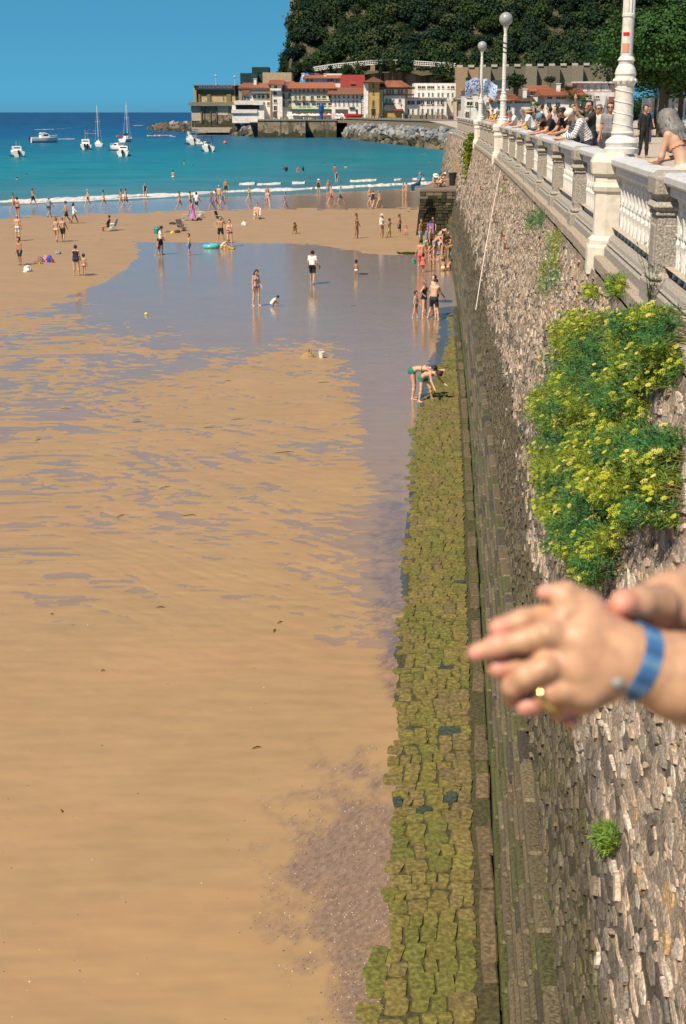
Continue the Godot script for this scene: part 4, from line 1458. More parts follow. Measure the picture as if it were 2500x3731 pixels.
	house("upper half of white flat-roofed block with ribbon windows", dh + 6, [1508, 303, 1661, 368], 14, white, {"roofless": 1, "rows": [[314, 323, 12, 1528, 1542], [314, 323, 12, 1562, 1575], [314, 322, 7, 1597, 1613, 1633], [314, 323, 12, 1648], [338, 354, 6, 1526, 1541, 1562, 1576, 1597, 1612, 1632, 1648]]})
	house("lower half of white flat-roofed block with wide dark windows", dh - 2, [1476, 358, 1628, 418], 12, white, {"bands": [["eave", 1474, 355, 1634, 358, 0.7, lin(0.45, 0.42, 0.38)], ["stone_base", 1460, 418, 1622, 440, 0.5, lin(0.22, 0.19, 0.13)]], "rows": [[367, 381, 12, 1490, 1504, 1525, 1539, 1560, 1575, 1611], [367, 381, 7, 1596], [397, 418, 6, 1489, 1504, 1524, 1539, 1559, 1574, 1596, 1611]]})
	house("slanting white wing joining the flat-roofed block to the rocks", dh + 4, [1626, 362, 1658, 425], 10, lin(0.66, 0.64, 0.58), {"rows": [[369, 378, 6, 1647]]})
	house("carved pale stone church front with arched niche and pediment", dh - 4, [1657, 356, 1694, 432], 8, lin(0.62, 0.53, 0.40), {"called": "church_front", "category": "church", "group": "", "roof": [346, 0.5, lin(0.40, 0.34, 0.25), 0.98], "bands": [["niche", 1666, 372, 1678, 402, 0.05, lin(0.2, 0.15, 0.1)], ["column", 1660, 362, 1664, 425, 0.6, lin(0.5, 0.42, 0.32)], ["column", 1681, 362, 1685, 425, 0.6, lin(0.5, 0.42, 0.32)], ["cornice", 1656, 358, 1695, 362, 0.9, lin(0.5, 0.42, 0.32)]]})
	var dr := dw + 55.0
	house("white house with dark windows beside the church front", dr, [1692, 328, 1745, 440], 12, white, {"roof": [318, 0.6, terra, 0.3], "rows": [[341, 354, 16, 1708], [371, 384, 20, 1710], [407, 432, 10, 1703], [372, 386, 9, 1735]], "bands": [["green_awning", 1734, 386, 1760, 394, 1.0, lin(0.05, 0.14, 0.10)]]})
	house("white flat-roofed house behind the hanging flags", dr + 4, [1742, 330, 1836, 440], 12, lin(0.82, 0.80, 0.76), {"rows": [[334, 347, 12, 1780, 1750], [372, 389, 9, 1775, 1744], [395, 430, 9, 1744]], "bands": [["roof_terrace", 1794, 292, 1846, 326, -3.0, lin(0.05, 0.08, 0.08)], ["terrace_slab", 1790, 324, 1848, 329, 1.5, lin(0.6, 0.6, 0.58)]]})
	house("low white house with orange roof by the tall lamp post", dr - 6, [1806, 362, 1876, 440], 10, white, {"roof": [344, 1.0, lin(0.42, 0.12, 0.05), 0.1], "rows": [[365, 376, 6, 1817, 1845, 1859], [388, 402, 15, 1852], [389, 402, 8, 1817]]})
	house("low white house with dark brown roof and row of windows", dr - 4, [1868, 364, 1940, 440], 10, white, {"roof": [350, 0.8, lin(0.16, 0.10, 0.06), 0.1], "rows": [[366, 375, 12, 1877, 1893, 1908, 1923]], "chimney": [[1914, 342]]})
	house("small white gabled house with red roof above the palms", dr + 14, [1930, 328, 1998, 400], 8, white, {"roof": [312, 0.8, terra, 0.1], "rows": [[330, 346, 6, 1935, 1947]]})
	house("large white house with wide orange roof behind the crowd", dr - 2, [1982, 346, 2122, 445], 14, white, {"roof": [323, 1.2, lin(0.42, 0.13, 0.055), 0.04], "rows": [[348, 360, 16, 2000, 2032, 2049], [376, 390, 16, 1998, 2030]], "chimney": [[2038, 322]]})
	house("long whitewashed house below the pink roof terrace", dr + 4, [2085, 336, 2240, 445], 14, lin(0.80, 0.79, 0.76), {"rows": [[346, 354, 5, 2147], [350, 358, 12, 2164, 2172], [352, 360, 9, 2217], [378, 392, 8, 2180]]})
	house("pale pink roof terrace storey with balcony and thin flat roof", dr + 8, [2086, 300, 2230, 340], 10, lin(0.50, 0.37, 0.32), {"bands": [["flat_roof", 2080, 297, 2234, 303, 1.0, lin(0.66, 0.63, 0.6)]], "frame": lin(0.8, 0.8, 0.78), "pane": lin(0.35, 0.33, 0.32), "rows": [[310, 330, 8, 2108, 2132, 2155, 2180, 2200, 2212]], "balcony": [[2128, 2215, 338]]})
	house("brick red end wall of a house beside the lamp post", dr - 8, [2234, 352, 2276, 440], 8, lin(0.33, 0.11, 0.07), {"rows": [[358, 366, 12, 2254]]})
	for kx in [[2360, 2386, "narrow white kiosk panel"], [2392, 2500, "broad white kiosk with rounded top"]]:
		house(str(kx[2]) + " beyond the promenade trees", 120.0, [kx[0], 357, kx[1], 480], 3, lin(0.74, 0.73, 0.70), {"called": "kiosk", "category": "kiosk", "group": "", "bands": [["post", (kx[0] + kx[1]) * 0.5 - 2, 357, (kx[0] + kx[1]) * 0.5 + 2, 480, 0.1, lin(0.35, 0.35, 0.34)]]})
	# café awnings, parasols and a small red boat laid up on the quay
	var cols := [lin(0.75, 0.74, 0.72), lin(0.72, 0.71, 0.70), lin(0.55, 0.09, 0.06), lin(0.74, 0.70, 0.68), lin(0.60, 0.25, 0.16), lin(0.75, 0.74, 0.72), lin(0.74, 0.73, 0.70)]
	var says := ["white", "white", "red", "white", "salmon", "white", "white"]
	for i in 15:
		var x := 1056 + i * 14.5 + rng.randf_range(-4, 4)
		var d := dq + 10.0 + rng.randf() * 14.0
		var p := zp(x, 424 + rng.randf_range(-3, 4), d)
		p.y = 4.5
		var pr := thing("parasol", "%s café parasol among the quayside tables" % says[i % 7], "parasol", p, rng.randf(), "café parasols on the quay")
		var pg := G.new()
		pg.tube([Vector3(0, 0, 0), Vector3(0, 2.5, 0)], [0.05], 5)
		build("pole", pg, mat("mast_grey", Color.WHITE), pr)
		pg = G.new()
		pg.lathe([Vector2(1.6, 2.1), Vector2(1.55, 2.2), Vector2(0.0, 2.75)], 8, Vector3.ZERO, Basis.IDENTITY, true)
		build("canopy", pg, mat("canopy%s" % cols[i % 7].to_html(false), cols[i % 7], 0.8), pr)
	root = thing("beached_boat", "red hulled boat laid up on the quay by the museum", "boat", zp(1284, 427, dq + 6.0))
	build("hull", hull(6.0, 1.7, 1.0), mat("red_hull", lin(0.42, 0.03, 0.03), 0.5), root, Transform3D(Basis(Vector3.UP, PI / 2), Vector3.ZERO))
	root = thing("kiosk_column", "blue advertising column standing among the café parasols", "column", Vector3(zp(1171, 430, dq + 4).x, 4.5, -dq - 4.0))
	g = G.new()
	g.lathe([Vector2(0.6, 0), Vector2(0.6, 3.2), Vector2(0.9, 3.4), Vector2(0.9, 5.2), Vector2(0.0, 6.3)], 12)
	build("drum", g, mat("blue_column", lin(0.015, 0.06, 0.24), 0.5), root)
	# street lamps along the inner promenade
	for lx in [1508, 1584, 1620, 1652, 1732]:
		var f: float = (lx - 1266.0) / (1775.0 - 1266.0)
		var p := w0.lerp(w1, f) + Vector3(0, 0.3, -2.0)
		var lr := thing("street_lamp", "slender dark street lamp on the harbour wall", "street lamp", p, 0.0, "dark lamps on the harbour wall")
		var lg := G.new()
		lg.tube([Vector3.ZERO, Vector3(0, 3.4, 0)], [0.09, 0.05], 6)
		build("pole", lg, mat("lamp_iron", lin(0.03, 0.035, 0.03), 0.6), lr)
		lg = G.new()
		lg.lathe([Vector2(0.12, 3.4), Vector2(0.28, 3.9), Vector2(0.2, 4.1), Vector2(0.0, 4.3)], 6)
		build("lantern", lg, mat("lantern_glass", lin(0.16, 0.15, 0.12), 0.3), lr)

func hill() -> void:
	# wooded hill behind the town: terrain, then the wood on it
	var g := G.new()
	var cols := 70
	var rows := 26
	var hh := func(x: float, d: float):
		var left := zp(1062, 250, 640).x
		var rise := 22.0 + minf(clampf((d - 592.0), 0.0, 300.0) * 0.92, 48.0)
		var edge := clampf((x - left + 6.0) / 10.0, 0.0, 1.0)
		rise = minf(rise, 50.0 + maxf(0.0, x - left - 4.0) * 0.45)
		return 4.0 + (rise - 4.0) * edge + noise.get_noise_2d(x * 0.03, d * 0.03) * 5.0 * edge
	for j in rows + 1:
		var d := 586.0 + j * 9.0
		for i in cols + 1:
			var x := -40.0 + i * 4.5
			g.v.append(Vector3(x, hh.call(x, d), -d))
			g.c.append(Color.WHITE)
			g.n.append(Vector3(0, 0.75, 0.66))
	for j in rows:
		for i in cols:
			var k := j * (cols + 1) + i
			for q in [k, k + cols + 1, k + 1, k + 1, k + cols + 1, k + cols + 2]: g.ix.append(q)
	setting("hill", g, mat("hill_soil", lin(0.11, 0.10, 0.055), 0.95, "mottle", 0.1))
	var crowns := []
	for k in 3: crowns.append(crown_mesh(700 + k, 900, 0.17))
	for k in 3:
		var mm := MultiMesh.new()
		mm.transform_format = MultiMesh.TRANSFORM_3D
		mm.use_colors = true
		mm.mesh = crowns[k]
		var list := []
		var tones := []
		for j in 15:
			for i in 30:
				var d := 592.0 + j * 7.0 + rng.randf_range(-4, 4)
				var x := -28.0 + (i + rng.randf()) * 7.4
				if hh.call(x, d) < 18.0: continue
				var sc := rng.randf_range(2.8, 6.0)
				var b := Basis(Vector3.UP, rng.randf() * TAU) * Basis.from_scale(Vector3(sc, sc * rng.randf_range(0.8, 1.15), sc))
				list.append(Transform3D(b, Vector3(x, hh.call(x, d) + sc * 0.45, -d)))
				var t := rng.randf()
				var c := Color(0.022, 0.046, 0.026)
				if t < 0.3: c = Color(0.036, 0.066, 0.024)
				elif t < 0.42: c = Color(0.055, 0.078, 0.036)
				elif t < 0.5: c = Color(0.015, 0.038, 0.026)
				tones.append(c)
		mm.instance_count = list.size()
		for i in list.size():
			mm.set_instance_transform(i, list[i])
			mm.set_instance_color(i, tones[i])
		var o := MultiMeshInstance3D.new()
		o.multimesh = mm
		o.material_override = leaf_mat("wood_leaf", Color.WHITE)
		o.name = numbered("hillside_wood")
		add_child(o)
		tag(o, "dense dark green wood covering the hill above the town", "wood", "hill woodland", "stuff")
	# fort tower at the brow
	house("tan stone fort wall standing at the wooded brow of the hill", 640.0, [1060, -200, 1092, 245], 14, lin(0.38, 0.31, 0.22), {"called": "fort_tower", "category": "fort", "group": ""})
	# retaining wall in bays, with a white railing along its top
	var wall_pts := [[1128, 262, 300], [1200, 250, 300], [1300, 240, 310], [1400, 232, 318], [1500, 236, 320], [1600, 242, 325], [1660, 246, 335]]
	var root := thing("retaining_wall", "tan cliff-like retaining wall with a white railing behind the houses", "wall")
	g = G.new()
	for i in wall_pts.size() - 1:
		for s in 6:
			var f0 := s / 6.0
			var f1 := (s + 1) / 6.0
			var x0 := lerpf(wall_pts[i][0], wall_pts[i + 1][0], f0)
			var x1 := lerpf(wall_pts[i][0], wall_pts[i + 1][0], f1)
			var jig := noise.get_noise_1d(x0 * 0.05) * 3.0
			var a := zp(x0, lerpf(wall_pts[i][1], wall_pts[i + 1][1], f0), 590.0 + jig)
			var b := zp(x1, lerpf(wall_pts[i][1], wall_pts[i + 1][1], f1), 590.0 + jig)
			var t := 0.7 + 0.6 * noise.get_noise_1d(x0 * 0.3)
			g.col = Color(0.55, 0.43, 0.29) * t
			if (s + i) % 5 == 2: g.col = Color(0.10, 0.11, 0.05)
			g.col.a = 1.0
			g.box(Vector3((a.x + b.x) * 0.5, a.y * 0.5, a.z - 2.0), Vector3(b.x - a.x, a.y, 4.0))
	build("masonry", g, mat("tan_masonry", Color.WHITE, 0.95, "mottle", 0.25, true), root)
	g = G.new()
	for i in wall_pts.size() - 1:
		var n := 12
		for s in n:
			var a := zp(lerpf(wall_pts[i][0], wall_pts[i + 1][0], float(s) / n), lerpf(wall_pts[i][1], wall_pts[i + 1][1], float(s) / n), 589.0)
			var b := zp(lerpf(wall_pts[i][0], wall_pts[i + 1][0], float(s + 1) / n), lerpf(wall_pts[i][1], wall_pts[i + 1][1], float(s + 1) / n), 589.0)
			for y in [0.0, 0.75, 1.5]: g.tube([a + Vector3(0, y, 0), b + Vector3(0, y, 0)], [0.16 if y != 0.75 else 0.1], 4)
			g.box(a + Vector3(0, 0.8, 0), Vector3(0.22, 1.7, 0.22))
	build("railing", g, mat("far_white", lin(0.74, 0.72, 0.68), 0.7), root)
	root = thing("rampart", "grey stone rampart with pale merlons behind the trees", "wall")
	g = G.new()
	var prev := 1660.0
	while prev < 2290.0:
		var nx := prev + 42.0
		var y := lerpf(246, 236, (prev - 1660.0) / 600.0)
		var a := zp(prev, y, 560.0)
		var b := zp(nx, y, 560.0)
		var out := 0.0 if int(prev) % 4 else 3.0
		g.col = Color(0.33, 0.30, 0.23) * (0.85 + 0.35 * noise.get_noise_1d(prev * 0.02))
		if prev < 1720.0: g.col = Color(0.52, 0.39, 0.25)
		g.col.a = 1.0
		g.box(Vector3((a.x + b.x) * 0.5, a.y * 0.5, a.z - 3.0 + out), Vector3(b.x - a.x, a.y, 6.0))
		var m := G.new()
		m.box(Vector3(a.x + 1.6, a.y + 0.45, a.z + 0.2), Vector3(2.3, 0.9, 0.5))
		build("merlon", m, mat("far_pale", lin(0.42, 0.40, 0.35), 0.9), root)
		prev = nx
	build("masonry", g, mat("tan_masonry", Color.WHITE), root)
	# shrubs and ivy at the foot of the walls
	var k := 0
	for s in [[1085, 262, 30, 34, 0.022, 0.05, "dense dark ilex leaning over the red roofs"], [1110, 258, 36, 30, 0.03, 0.06, "round green shrub below the white railing end"], [1265, 292, 44, 52, 0.018, 0.05, "tall dark green tree breaking the white railing"], [1322, 288, 16, 22, 0.03, 0.06, "small bush behind the tower roof"], [1386, 290, 14, 40, 0.028, 0.06, "narrow ivy column beside the tower"], [1430, 295, 26, 70, 0.03, 0.055, "long ivy strip down the tan wall"], [1480, 285, 46, 40, 0.022, 0.055, "leafy bush growing from the tan wall"], [1590, 300, 30, 20, 0.02, 0.05, "low bush above the white flat roof"], [1640, 302, 40, 18, 0.025, 0.06, "spreading hedge plant on the white roof edge"], [1874, 350, 84, 70, 0.018, 0.045, "broad dark tree behind the low roofs"], [2004, 316, 42, 34, 0.02, 0.05, "small dark tree against the rampart"], [1700, 300, 8, 16, 0.03, 0.06, "tiny bush on the corner of the rampart"]]:
		var d := 548.0
		var p := zp(s[0], s[1], d)
		var mpp := d / FPX * 0.96
		tree("shrub", s[6], p, s[3] * mpp * 1.2, s[2] * mpp * 1.1, lin(s[4], s[5], 0.016), 900 + k, "shrubs round the old walls", 0.2, 600, "shrub")
		k += 1

func hull(l: float, w: float, h: float) -> G:   # pointed hull along -z, deck closed, waterline at y = 0
	var g := G.new()
	var secs := []
	var n := 10
	for i in n + 1:
		var t := float(i) / n
		var b := w * 0.5 * (1.0 - pow(maxf(0.0, t - 0.45) / 0.55, 2.2) * 0.97)
		var sheer := h * (1.0 + 0.28 * t * t)
		var z := l * 0.5 - l * t
		secs.append([Vector3(-b, sheer, z), Vector3(-b * 0.92, sheer * 0.45, z + t * 0.10 * l * 0.3), Vector3(-b * 0.6, -0.15, z + t * t * 0.12 * l), Vector3(0, -0.35, z + t * t * 0.14 * l), Vector3(b * 0.6, -0.15, z + t * t * 0.12 * l), Vector3(b * 0.92, sheer * 0.45, z + t * 0.10 * l * 0.3), Vector3(b, sheer, z)])
	for i in n:
		for k in 6:
			g.quad(secs[i][k], secs[i + 1][k], secs[i + 1][k + 1], secs[i][k + 1])
		g.quad(secs[i][6], secs[i + 1][6], secs[i + 1][0], secs[i][0])
	var s: Array = secs[0]
	for k in range(1, 6): g.tri(s[0], s[k], s[k + 1])
	return g

# ---------- people ----------
# A body is one surface: tapered capsules between joints, joined with a smooth minimum and meshed as surface nets.
class Field:
	var lo: Vector3
	var cell: float
	var nx: int
	var ny: int
	var nz: int
	var f := PackedFloat32Array()
	var owner_bone := PackedInt32Array()
	var best := PackedFloat32Array()
	var bones := []
	func setup(bs: Array, c: float, k: float) -> void:   # bone: [a, b, ra, rb, name]
		bones = bs
		cell = c
		var mn := Vector3.ONE * 1e9
		var mx := -mn
		for b in bs:
			var r: float = maxf(b[2], b[3])
			mn = mn.min(b[0] - Vector3.ONE * r).min(b[1] - Vector3.ONE * r)
			mx = mx.max(b[0] + Vector3.ONE * r).max(b[1] + Vector3.ONE * r)
		lo = mn - Vector3.ONE * c * 2.5
		var d := (mx - mn) / c
		nx = int(d.x) + 6
		ny = int(d.y) + 6
		nz = int(d.z) + 6
		f.resize(nx * ny * nz)
		f.fill(1.0)
		owner_bone.resize(f.size())
		best.resize(f.size())
		best.fill(1.0)
		for bi in bs.size():
			var a: Vector3 = bs[bi][0]
			var e: Vector3 = bs[bi][1]
			var ra: float = bs[bi][2]
			var rb: float = bs[bi][3]
			var ae := e - a
			var l2 := maxf(ae.length_squared(), 1e-9)
			var pad := maxf(ra, rb) + maxf(k, c * 2.0)
			var p0 := ((a.min(e) - Vector3.ONE * pad - lo) / c)
			var p1 := ((a.max(e) + Vector3.ONE * pad - lo) / c)
			for z in range(maxi(0, int(p0.z)), mini(nz, int(p1.z) + 2)):
				for y in range(maxi(0, int(p0.y)), mini(ny, int(p1.y) + 2)):
					var row := (z * ny + y) * nx
					for x in range(maxi(0, int(p0.x)), mini(nx, int(p1.x) + 2)):
						var p := lo + Vector3(x, y, z) * c - a
						var t := clampf(p.dot(ae) / l2, 0.0, 1.0)
						var d2 := (p - ae * t).length() - (ra + (rb - ra) * t)
						var i := row + x
						if d2 < best[i]:
							best[i] = d2
							owner_bone[i] = bi
						var o := f[i]
						var h := maxf(k - absf(o - d2), 0.0) / k
						f[i] = minf(o, d2) - h * h * k * 0.25
	func at(x: int, y: int, z: int) -> float:
		return f[(z * ny + y) * nx + x]
	func net() -> Dictionary:
		var vi := PackedInt32Array()
		vi.resize(f.size())
		vi.fill(-1)
		var vs := PackedVector3Array()
		var ns := PackedVector3Array()
		var bo := PackedInt32Array()
		var quads := PackedInt32Array()
		for z in nz - 1:
			for y in ny - 1:
				var row := (z * ny + y) * nx
				for x in nx - 1:
					var i := row + x
					var f0 := f[i]
					if f0 > cell * 2.0: continue
					var v := [f0, f[i + 1], f[i + nx], f[i + nx + 1], f[i + nx * ny], f[i + nx * ny + 1], f[i + nx * ny + nx], f[i + nx * ny + nx + 1]]
					var m := 0
					for k in 8:
						if v[k] < 0.0: m += 1
					if m == 0 or m == 8: continue
					var s := Vector3.ZERO
					var n := 0
					for k in 8:
						for ax in 3:
							var k2: int = k | (1 << ax)
							if k2 == k: continue
							if (v[k] < 0.0) != (v[k2] < 0.0):
								var t: float = v[k] / (v[k] - v[k2])
								var q := Vector3(k & 1, (k >> 1) & 1, (k >> 2) & 1)
								q[ax] += t
								s += q
								n += 1
					s /= n
					vi[i] = vs.size()
					vs.append(lo + (Vector3(x, y, z) + s) * cell)
					var g := Vector3((v[1] + v[3] + v[5] + v[7]) - (v[0] + v[2] + v[4] + v[6]), (v[2] + v[3] + v[6] + v[7]) - (v[0] + v[1] + v[4] + v[5]), (v[4] + v[5] + v[6] + v[7]) - (v[0] + v[1] + v[2] + v[3]))
					ns.append(g.normalized())
					bo.append(owner_bone[i])
		var sx := 1
		var sy := nx
		var sz := nx * ny
		for z in range(1, nz - 1):
			for y in range(1, ny - 1):
				var row := (z * ny + y) * nx
				for x in range(1, nx - 1):
					var i := row + x
					if vi[i] < 0: continue
					var ins := f[i] < 0.0
					for ax in 3:
						var st: int = [sx, sy, sz][ax]
						if ins == (f[i + st] < 0.0): continue
						var u: int = [sy, sz, sx][ax]
						var w: int = [sz, sx, sy][ax]
						var a := vi[i - u - w]
						var b := vi[i - w]
						var c := vi[i]
						var d := vi[i - u]
						if a < 0 or b < 0 or c < 0 or d < 0: continue
						# counter-clockwise seen from outside
						if ins:
							quads.append_array(PackedInt32Array([a, b, c, d]))
						else:
							quads.append_array(PackedInt32Array([d, c, b, a]))
		return {"v": vs, "n": ns, "b": bo, "q": quads, "bones": bones}

func skin_mesh(net: Dictionary, keep: Callable, grow := 0.0, tint = null, wob := 0.0) -> ArrayMesh:
	var g := G.new()
	var map := PackedInt32Array()
	var vs: PackedVector3Array = net.v
	var ns: PackedVector3Array = net.n
	map.resize(vs.size())
	map.fill(-1)
	var ok := PackedByteArray()
	ok.resize(vs.size())
	for i in vs.size():
		ok[i] = 1 if keep.call(i) else 0
	var q: PackedInt32Array = net.q
	for k in range(0, q.size(), 4):
		if ok[q[k]] + ok[q[k + 1]] + ok[q[k + 2]] + ok[q[k + 3]] < 4: continue
		for j in 4:
			var s := q[k + j]
			if map[s] < 0:
				map[s] = g.v.size()
				var o := grow
				if wob > 0.0: o += wob * noise.get_noise_3dv(vs[s] * 22.0)
				g.v.append(vs[s] + ns[s] * o)
				g.n.append(ns[s])
				g.c.append(tint.call(s) if tint != null else Color.WHITE)
		var a := map[q[k]]
		var b := map[q[k + 1]]
		var c := map[q[k + 2]]
		var d := map[q[k + 3]]
		for t in [a, c, b, a, d, c]: g.ix.append(t)
	return g.mesh()

# pose: angles in degrees. Faces +z, stands on y = 0, right hand side is -x.
func skeleton(o: Dictionary) -> Dictionary:
	var h: float = o.get("h", 1.72) / 1.72
	var kid: float = o.get("kid", 0.0)   # 0 adult .. 1 toddler
	var fem: float = o.get("fem", 0.0)
	var fat: float = o.get("fat", 0.0)
	var R := func(d): return deg_to_rad(d)
	var leg := lerpf(1.0, 0.78, kid)
	var j := {}
	var bones := []
	var lean: float = R.call(o.get("lean", 0.0))
	var bend: float = R.call(o.get("bend", 0.0))   # extra at the waist
	var pel := Vector3(0, 0.93 * leg, 0)
	var up1 := Basis(Vector3.RIGHT, lean)
	var up2 := Basis(Vector3.RIGHT, lean + bend)
	var tw: float = R.call(o.get("twist", 0.0))
	up2 = up2 * Basis(Vector3.UP, tw)
	var waist := pel + up1 * Vector3(0, 0.16, 0)
	var chest := waist + up2 * Vector3(0, 0.22, 0)
	var neck := chest + up2 * Vector3(0, 0.13, 0.0)
	var hb := up2 * Basis(Vector3.UP, R.call(o.get("look", 0.0))) * Basis(Vector3.RIGHT, R.call(o.get("nod", 0.0)))
	var hs := lerpf(1.0, 1.42, kid)
	var skull := neck + up2 * Vector3(0, 0.06, 0.01) + hb * Vector3(0, 0.10 * hs, 0.015)
	var w := lerpf(1.0, 0.88, fem) * lerpf(1.0, 0.80, kid)
	var sw := 0.165 * w
	var hw := lerpf(0.085, 0.098, fem) * lerpf(1.0, 0.85, kid)
	var th := 1.0 + fat * 0.35
	# torso
	for s in [-1, 1]:
		bones.append([pel + up1 * Vector3(s * hw * 0.75, 0.0, -0.01), waist + Vector3(s * 0.05 * w, 0, 0), 0.098 * th * lerpf(1.0, 1.05, fem), lerpf(0.088, 0.074, fem) * th, "belly"])
		bones.append([waist + Vector3(s * 0.05 * w, 0, 0), chest + up2 * Vector3(s * 0.075 * w, 0.0, 0), lerpf(0.088, 0.074, fem) * th, 0.098 * lerpf(1.0, 0.9, fem) * th, "chest"])
		bones.append([chest + up2 * Vector3(s * 0.06 * w, 0.02, -0.01), neck + up2 * Vector3(s * sw * 0.9, -0.05, 0), 0.085 * w, 0.058 * w, "shoulder"])
		if fem > 0.4: bones.append([chest + up2 * Vector3(s * 0.072, -0.045, 0.06), chest + up2 * Vector3(s * 0.075, -0.05, 0.085), 0.05, 0.042, "bust"])
		bones.append([pel + up1 * Vector3(s * hw * 0.8, -0.03, -0.045), pel + up1 * Vector3(s * hw * 0.8, -0.06, -0.03), 0.088 * th, 0.082 * th, "seat"])
	if fat > 0.3: bones.append([waist + Vector3(0, -0.03, 0.05), waist + Vector3(0, 0.04, 0.05), 0.10 * th, 0.09 * th, "belly"])
	bones.append([neck + up2 * Vector3(0, -0.02, -0.012), skull + hb * Vector3(0, -0.05, -0.01), 0.052 * lerpf(1, 0.86, fem), 0.046, "neck"])
	bones.append([skull + hb * Vector3(0, 0.035, -0.012) * hs, skull + hb * Vector3(0, -0.01, 0.0) * hs, 0.083 * hs, 0.076 * hs, "head"])
	bones.append([skull + hb * Vector3(0, -0.01, 0.02) * hs, skull + hb * Vector3(0, -0.075, 0.035) * hs, 0.064 * hs, 0.040 * hs, "head"])
	if o.get("fine", false):
		bones.append([skull + hb * Vector3(0, 0.0, 0.085) * hs, skull + hb * Vector3(0, -0.035, 0.105) * hs, 0.010, 0.016, "nose"])
		for s in [-1, 1]: bones.append([skull + hb * Vector3(s * 0.078, 0.0, -0.005) * hs, skull + hb * Vector3(s * 0.080, -0.03, 0.0) * hs, 0.017, 0.012, "ear"])
	# legs
	var minfoot := 1e9
	for s in [-1, 1]:
		var n: String = "L" if s > 0 else "R"
		var hp: float = R.call(o.get("thigh" + n, o.get("thigh", 2.0)))
		var kn: float = R.call(o.get("knee" + n, o.get("knee", 4.0)))
		var sp: float = R.call(o.get("spread" + n, o.get("spread", 3.0))) * s
		var hip := pel + Vector3(s * hw, -0.03, 0)
		var tb := Basis(Vector3.FORWARD, -sp) * Basis(Vector3.RIGHT, -hp)
		var knee := hip + tb * Vector3(0, -0.43 * leg, 0)
		var cb := tb * Basis(Vector3.RIGHT, kn)
		var ank := knee + cb * Vector3(0, -0.405 * leg, 0)
		var fb := Basis(Vector3.FORWARD, -sp) * Basis(Vector3.RIGHT, clampf(kn - hp, 0.0, 0.9) * o.get("toe", 0.6))
		var lg := th * lerpf(1.0, 1.05, fem) * lerpf(1.0, 0.85, kid)
		bones.append([hip, knee, 0.084 * lg, 0.052 * lg, "thigh"])
		bones.append([knee, knee.lerp(ank, 0.35), 0.050 * lg, 0.053 * lg, "calf"])
		bones.append([knee.lerp(ank, 0.35), ank, 0.053 * lg, 0.033, "calf"])
		var toe := ank + fb * Vector3(s * 0.02, -0.035, 0.15)
		bones.append([ank + fb * Vector3(0, -0.025, -0.03), toe, 0.034, 0.026, "foot"])
		minfoot = minf(minfoot, minf(ank.y - 0.062, toe.y - 0.026))
	# arms
	for s in [-1, 1]:
		var n: String = "L" if s > 0 else "R"
		var sh := neck + up2 * Vector3(s * sw, -0.055, 0)
		var ap: float = R.call(o.get("arm" + n, o.get("arm", 4.0)))
		var ao: float = R.call(o.get("out" + n, o.get("out", 9.0))) * s
		var el: float = R.call(o.get("elbow" + n, o.get("elbow", 12.0)))
		var inn: float = R.call(o.get("inn" + n, o.get("inn", 0.0))) * s
		var ab := (Basis.IDENTITY if o.get("freearms", true) else up2) * Basis(Vector3.UP, tw) * Basis(Vector3.FORWARD, -ao) * Basis(Vector3.RIGHT, -ap)
		var elb := sh + ab * Vector3(0, -0.285 * w, 0)
		var fb := ab * Basis(Vector3.UP, -inn) * Basis(Vector3.RIGHT, -el)
		var wr := elb + fb * Vector3(0, -0.245, 0)
		var ar := lerpf(1.0, 0.84, fem) * lerpf(1.0, 0.8, kid) * (1.0 + fat * 0.2)
		bones.append([sh, elb, 0.052 * ar, 0.041 * ar, "uparm"])
		bones.append([elb, wr, 0.041 * ar, 0.028, "forearm"])
		var pm := wr + fb * Vector3(0, -0.07, 0.0)
		bones.append([wr, pm, 0.028, 0.031, "hand"])
		if o.get("fine", false):
			for k in 4:
				bones.append([pm + fb * Vector3((k - 1.5) * 0.018, 0, 0), pm + fb * Vector3((k - 1.5) * 0.021, -0.075 + absf(k - 1.3) * 0.012, 0.02), 0.0115, 0.009, "hand"])
			bones.append([wr + fb * Vector3(-s * 0.02, -0.03, 0.01), wr + fb * Vector3(-s * 0.055, -0.085, 0.03), 0.013, 0.010, "hand"])
		else:
			bones.append([pm, pm + fb * Vector3(0, -0.065, 0.012), 0.029, 0.020, "hand"])
		j["wr" + n] = wr
		j["hand" + n] = pm
	if o.has("drop"): minfoot = -o.drop
	var sh2 := Vector3(0, -minfoot, 0)
	for b in bones:
		b[0] = (b[0] + sh2) * h
		b[1] = (b[1] + sh2) * h
		b[2] *= h
		b[3] *= h
	for k in j: j[k] = (j[k] + sh2) * h
	j["skull"] = (skull + sh2) * h
	j["hb"] = hb
	j["pel"] = (pel + sh2) * h
	j["waist"] = (waist + sh2) * h
	j["neck"] = (neck + sh2) * h
	j["up2"] = up2
	j["hs"] = hs * h
	j["h"] = h
	return {"bones": bones, "j": j}

var figures := {}
func figure(key: String, o: Dictionary) -> Dictionary:
	if figures.has(key): return figures[key]
	var s := skeleton(o)
	var f := Field.new()
	f.setup(s.bones, o.get("cell", 0.024) * s.j.h, 0.035 * s.j.h)
	var net := f.net()
	net.j = s.j
	figures[key] = net
	return net

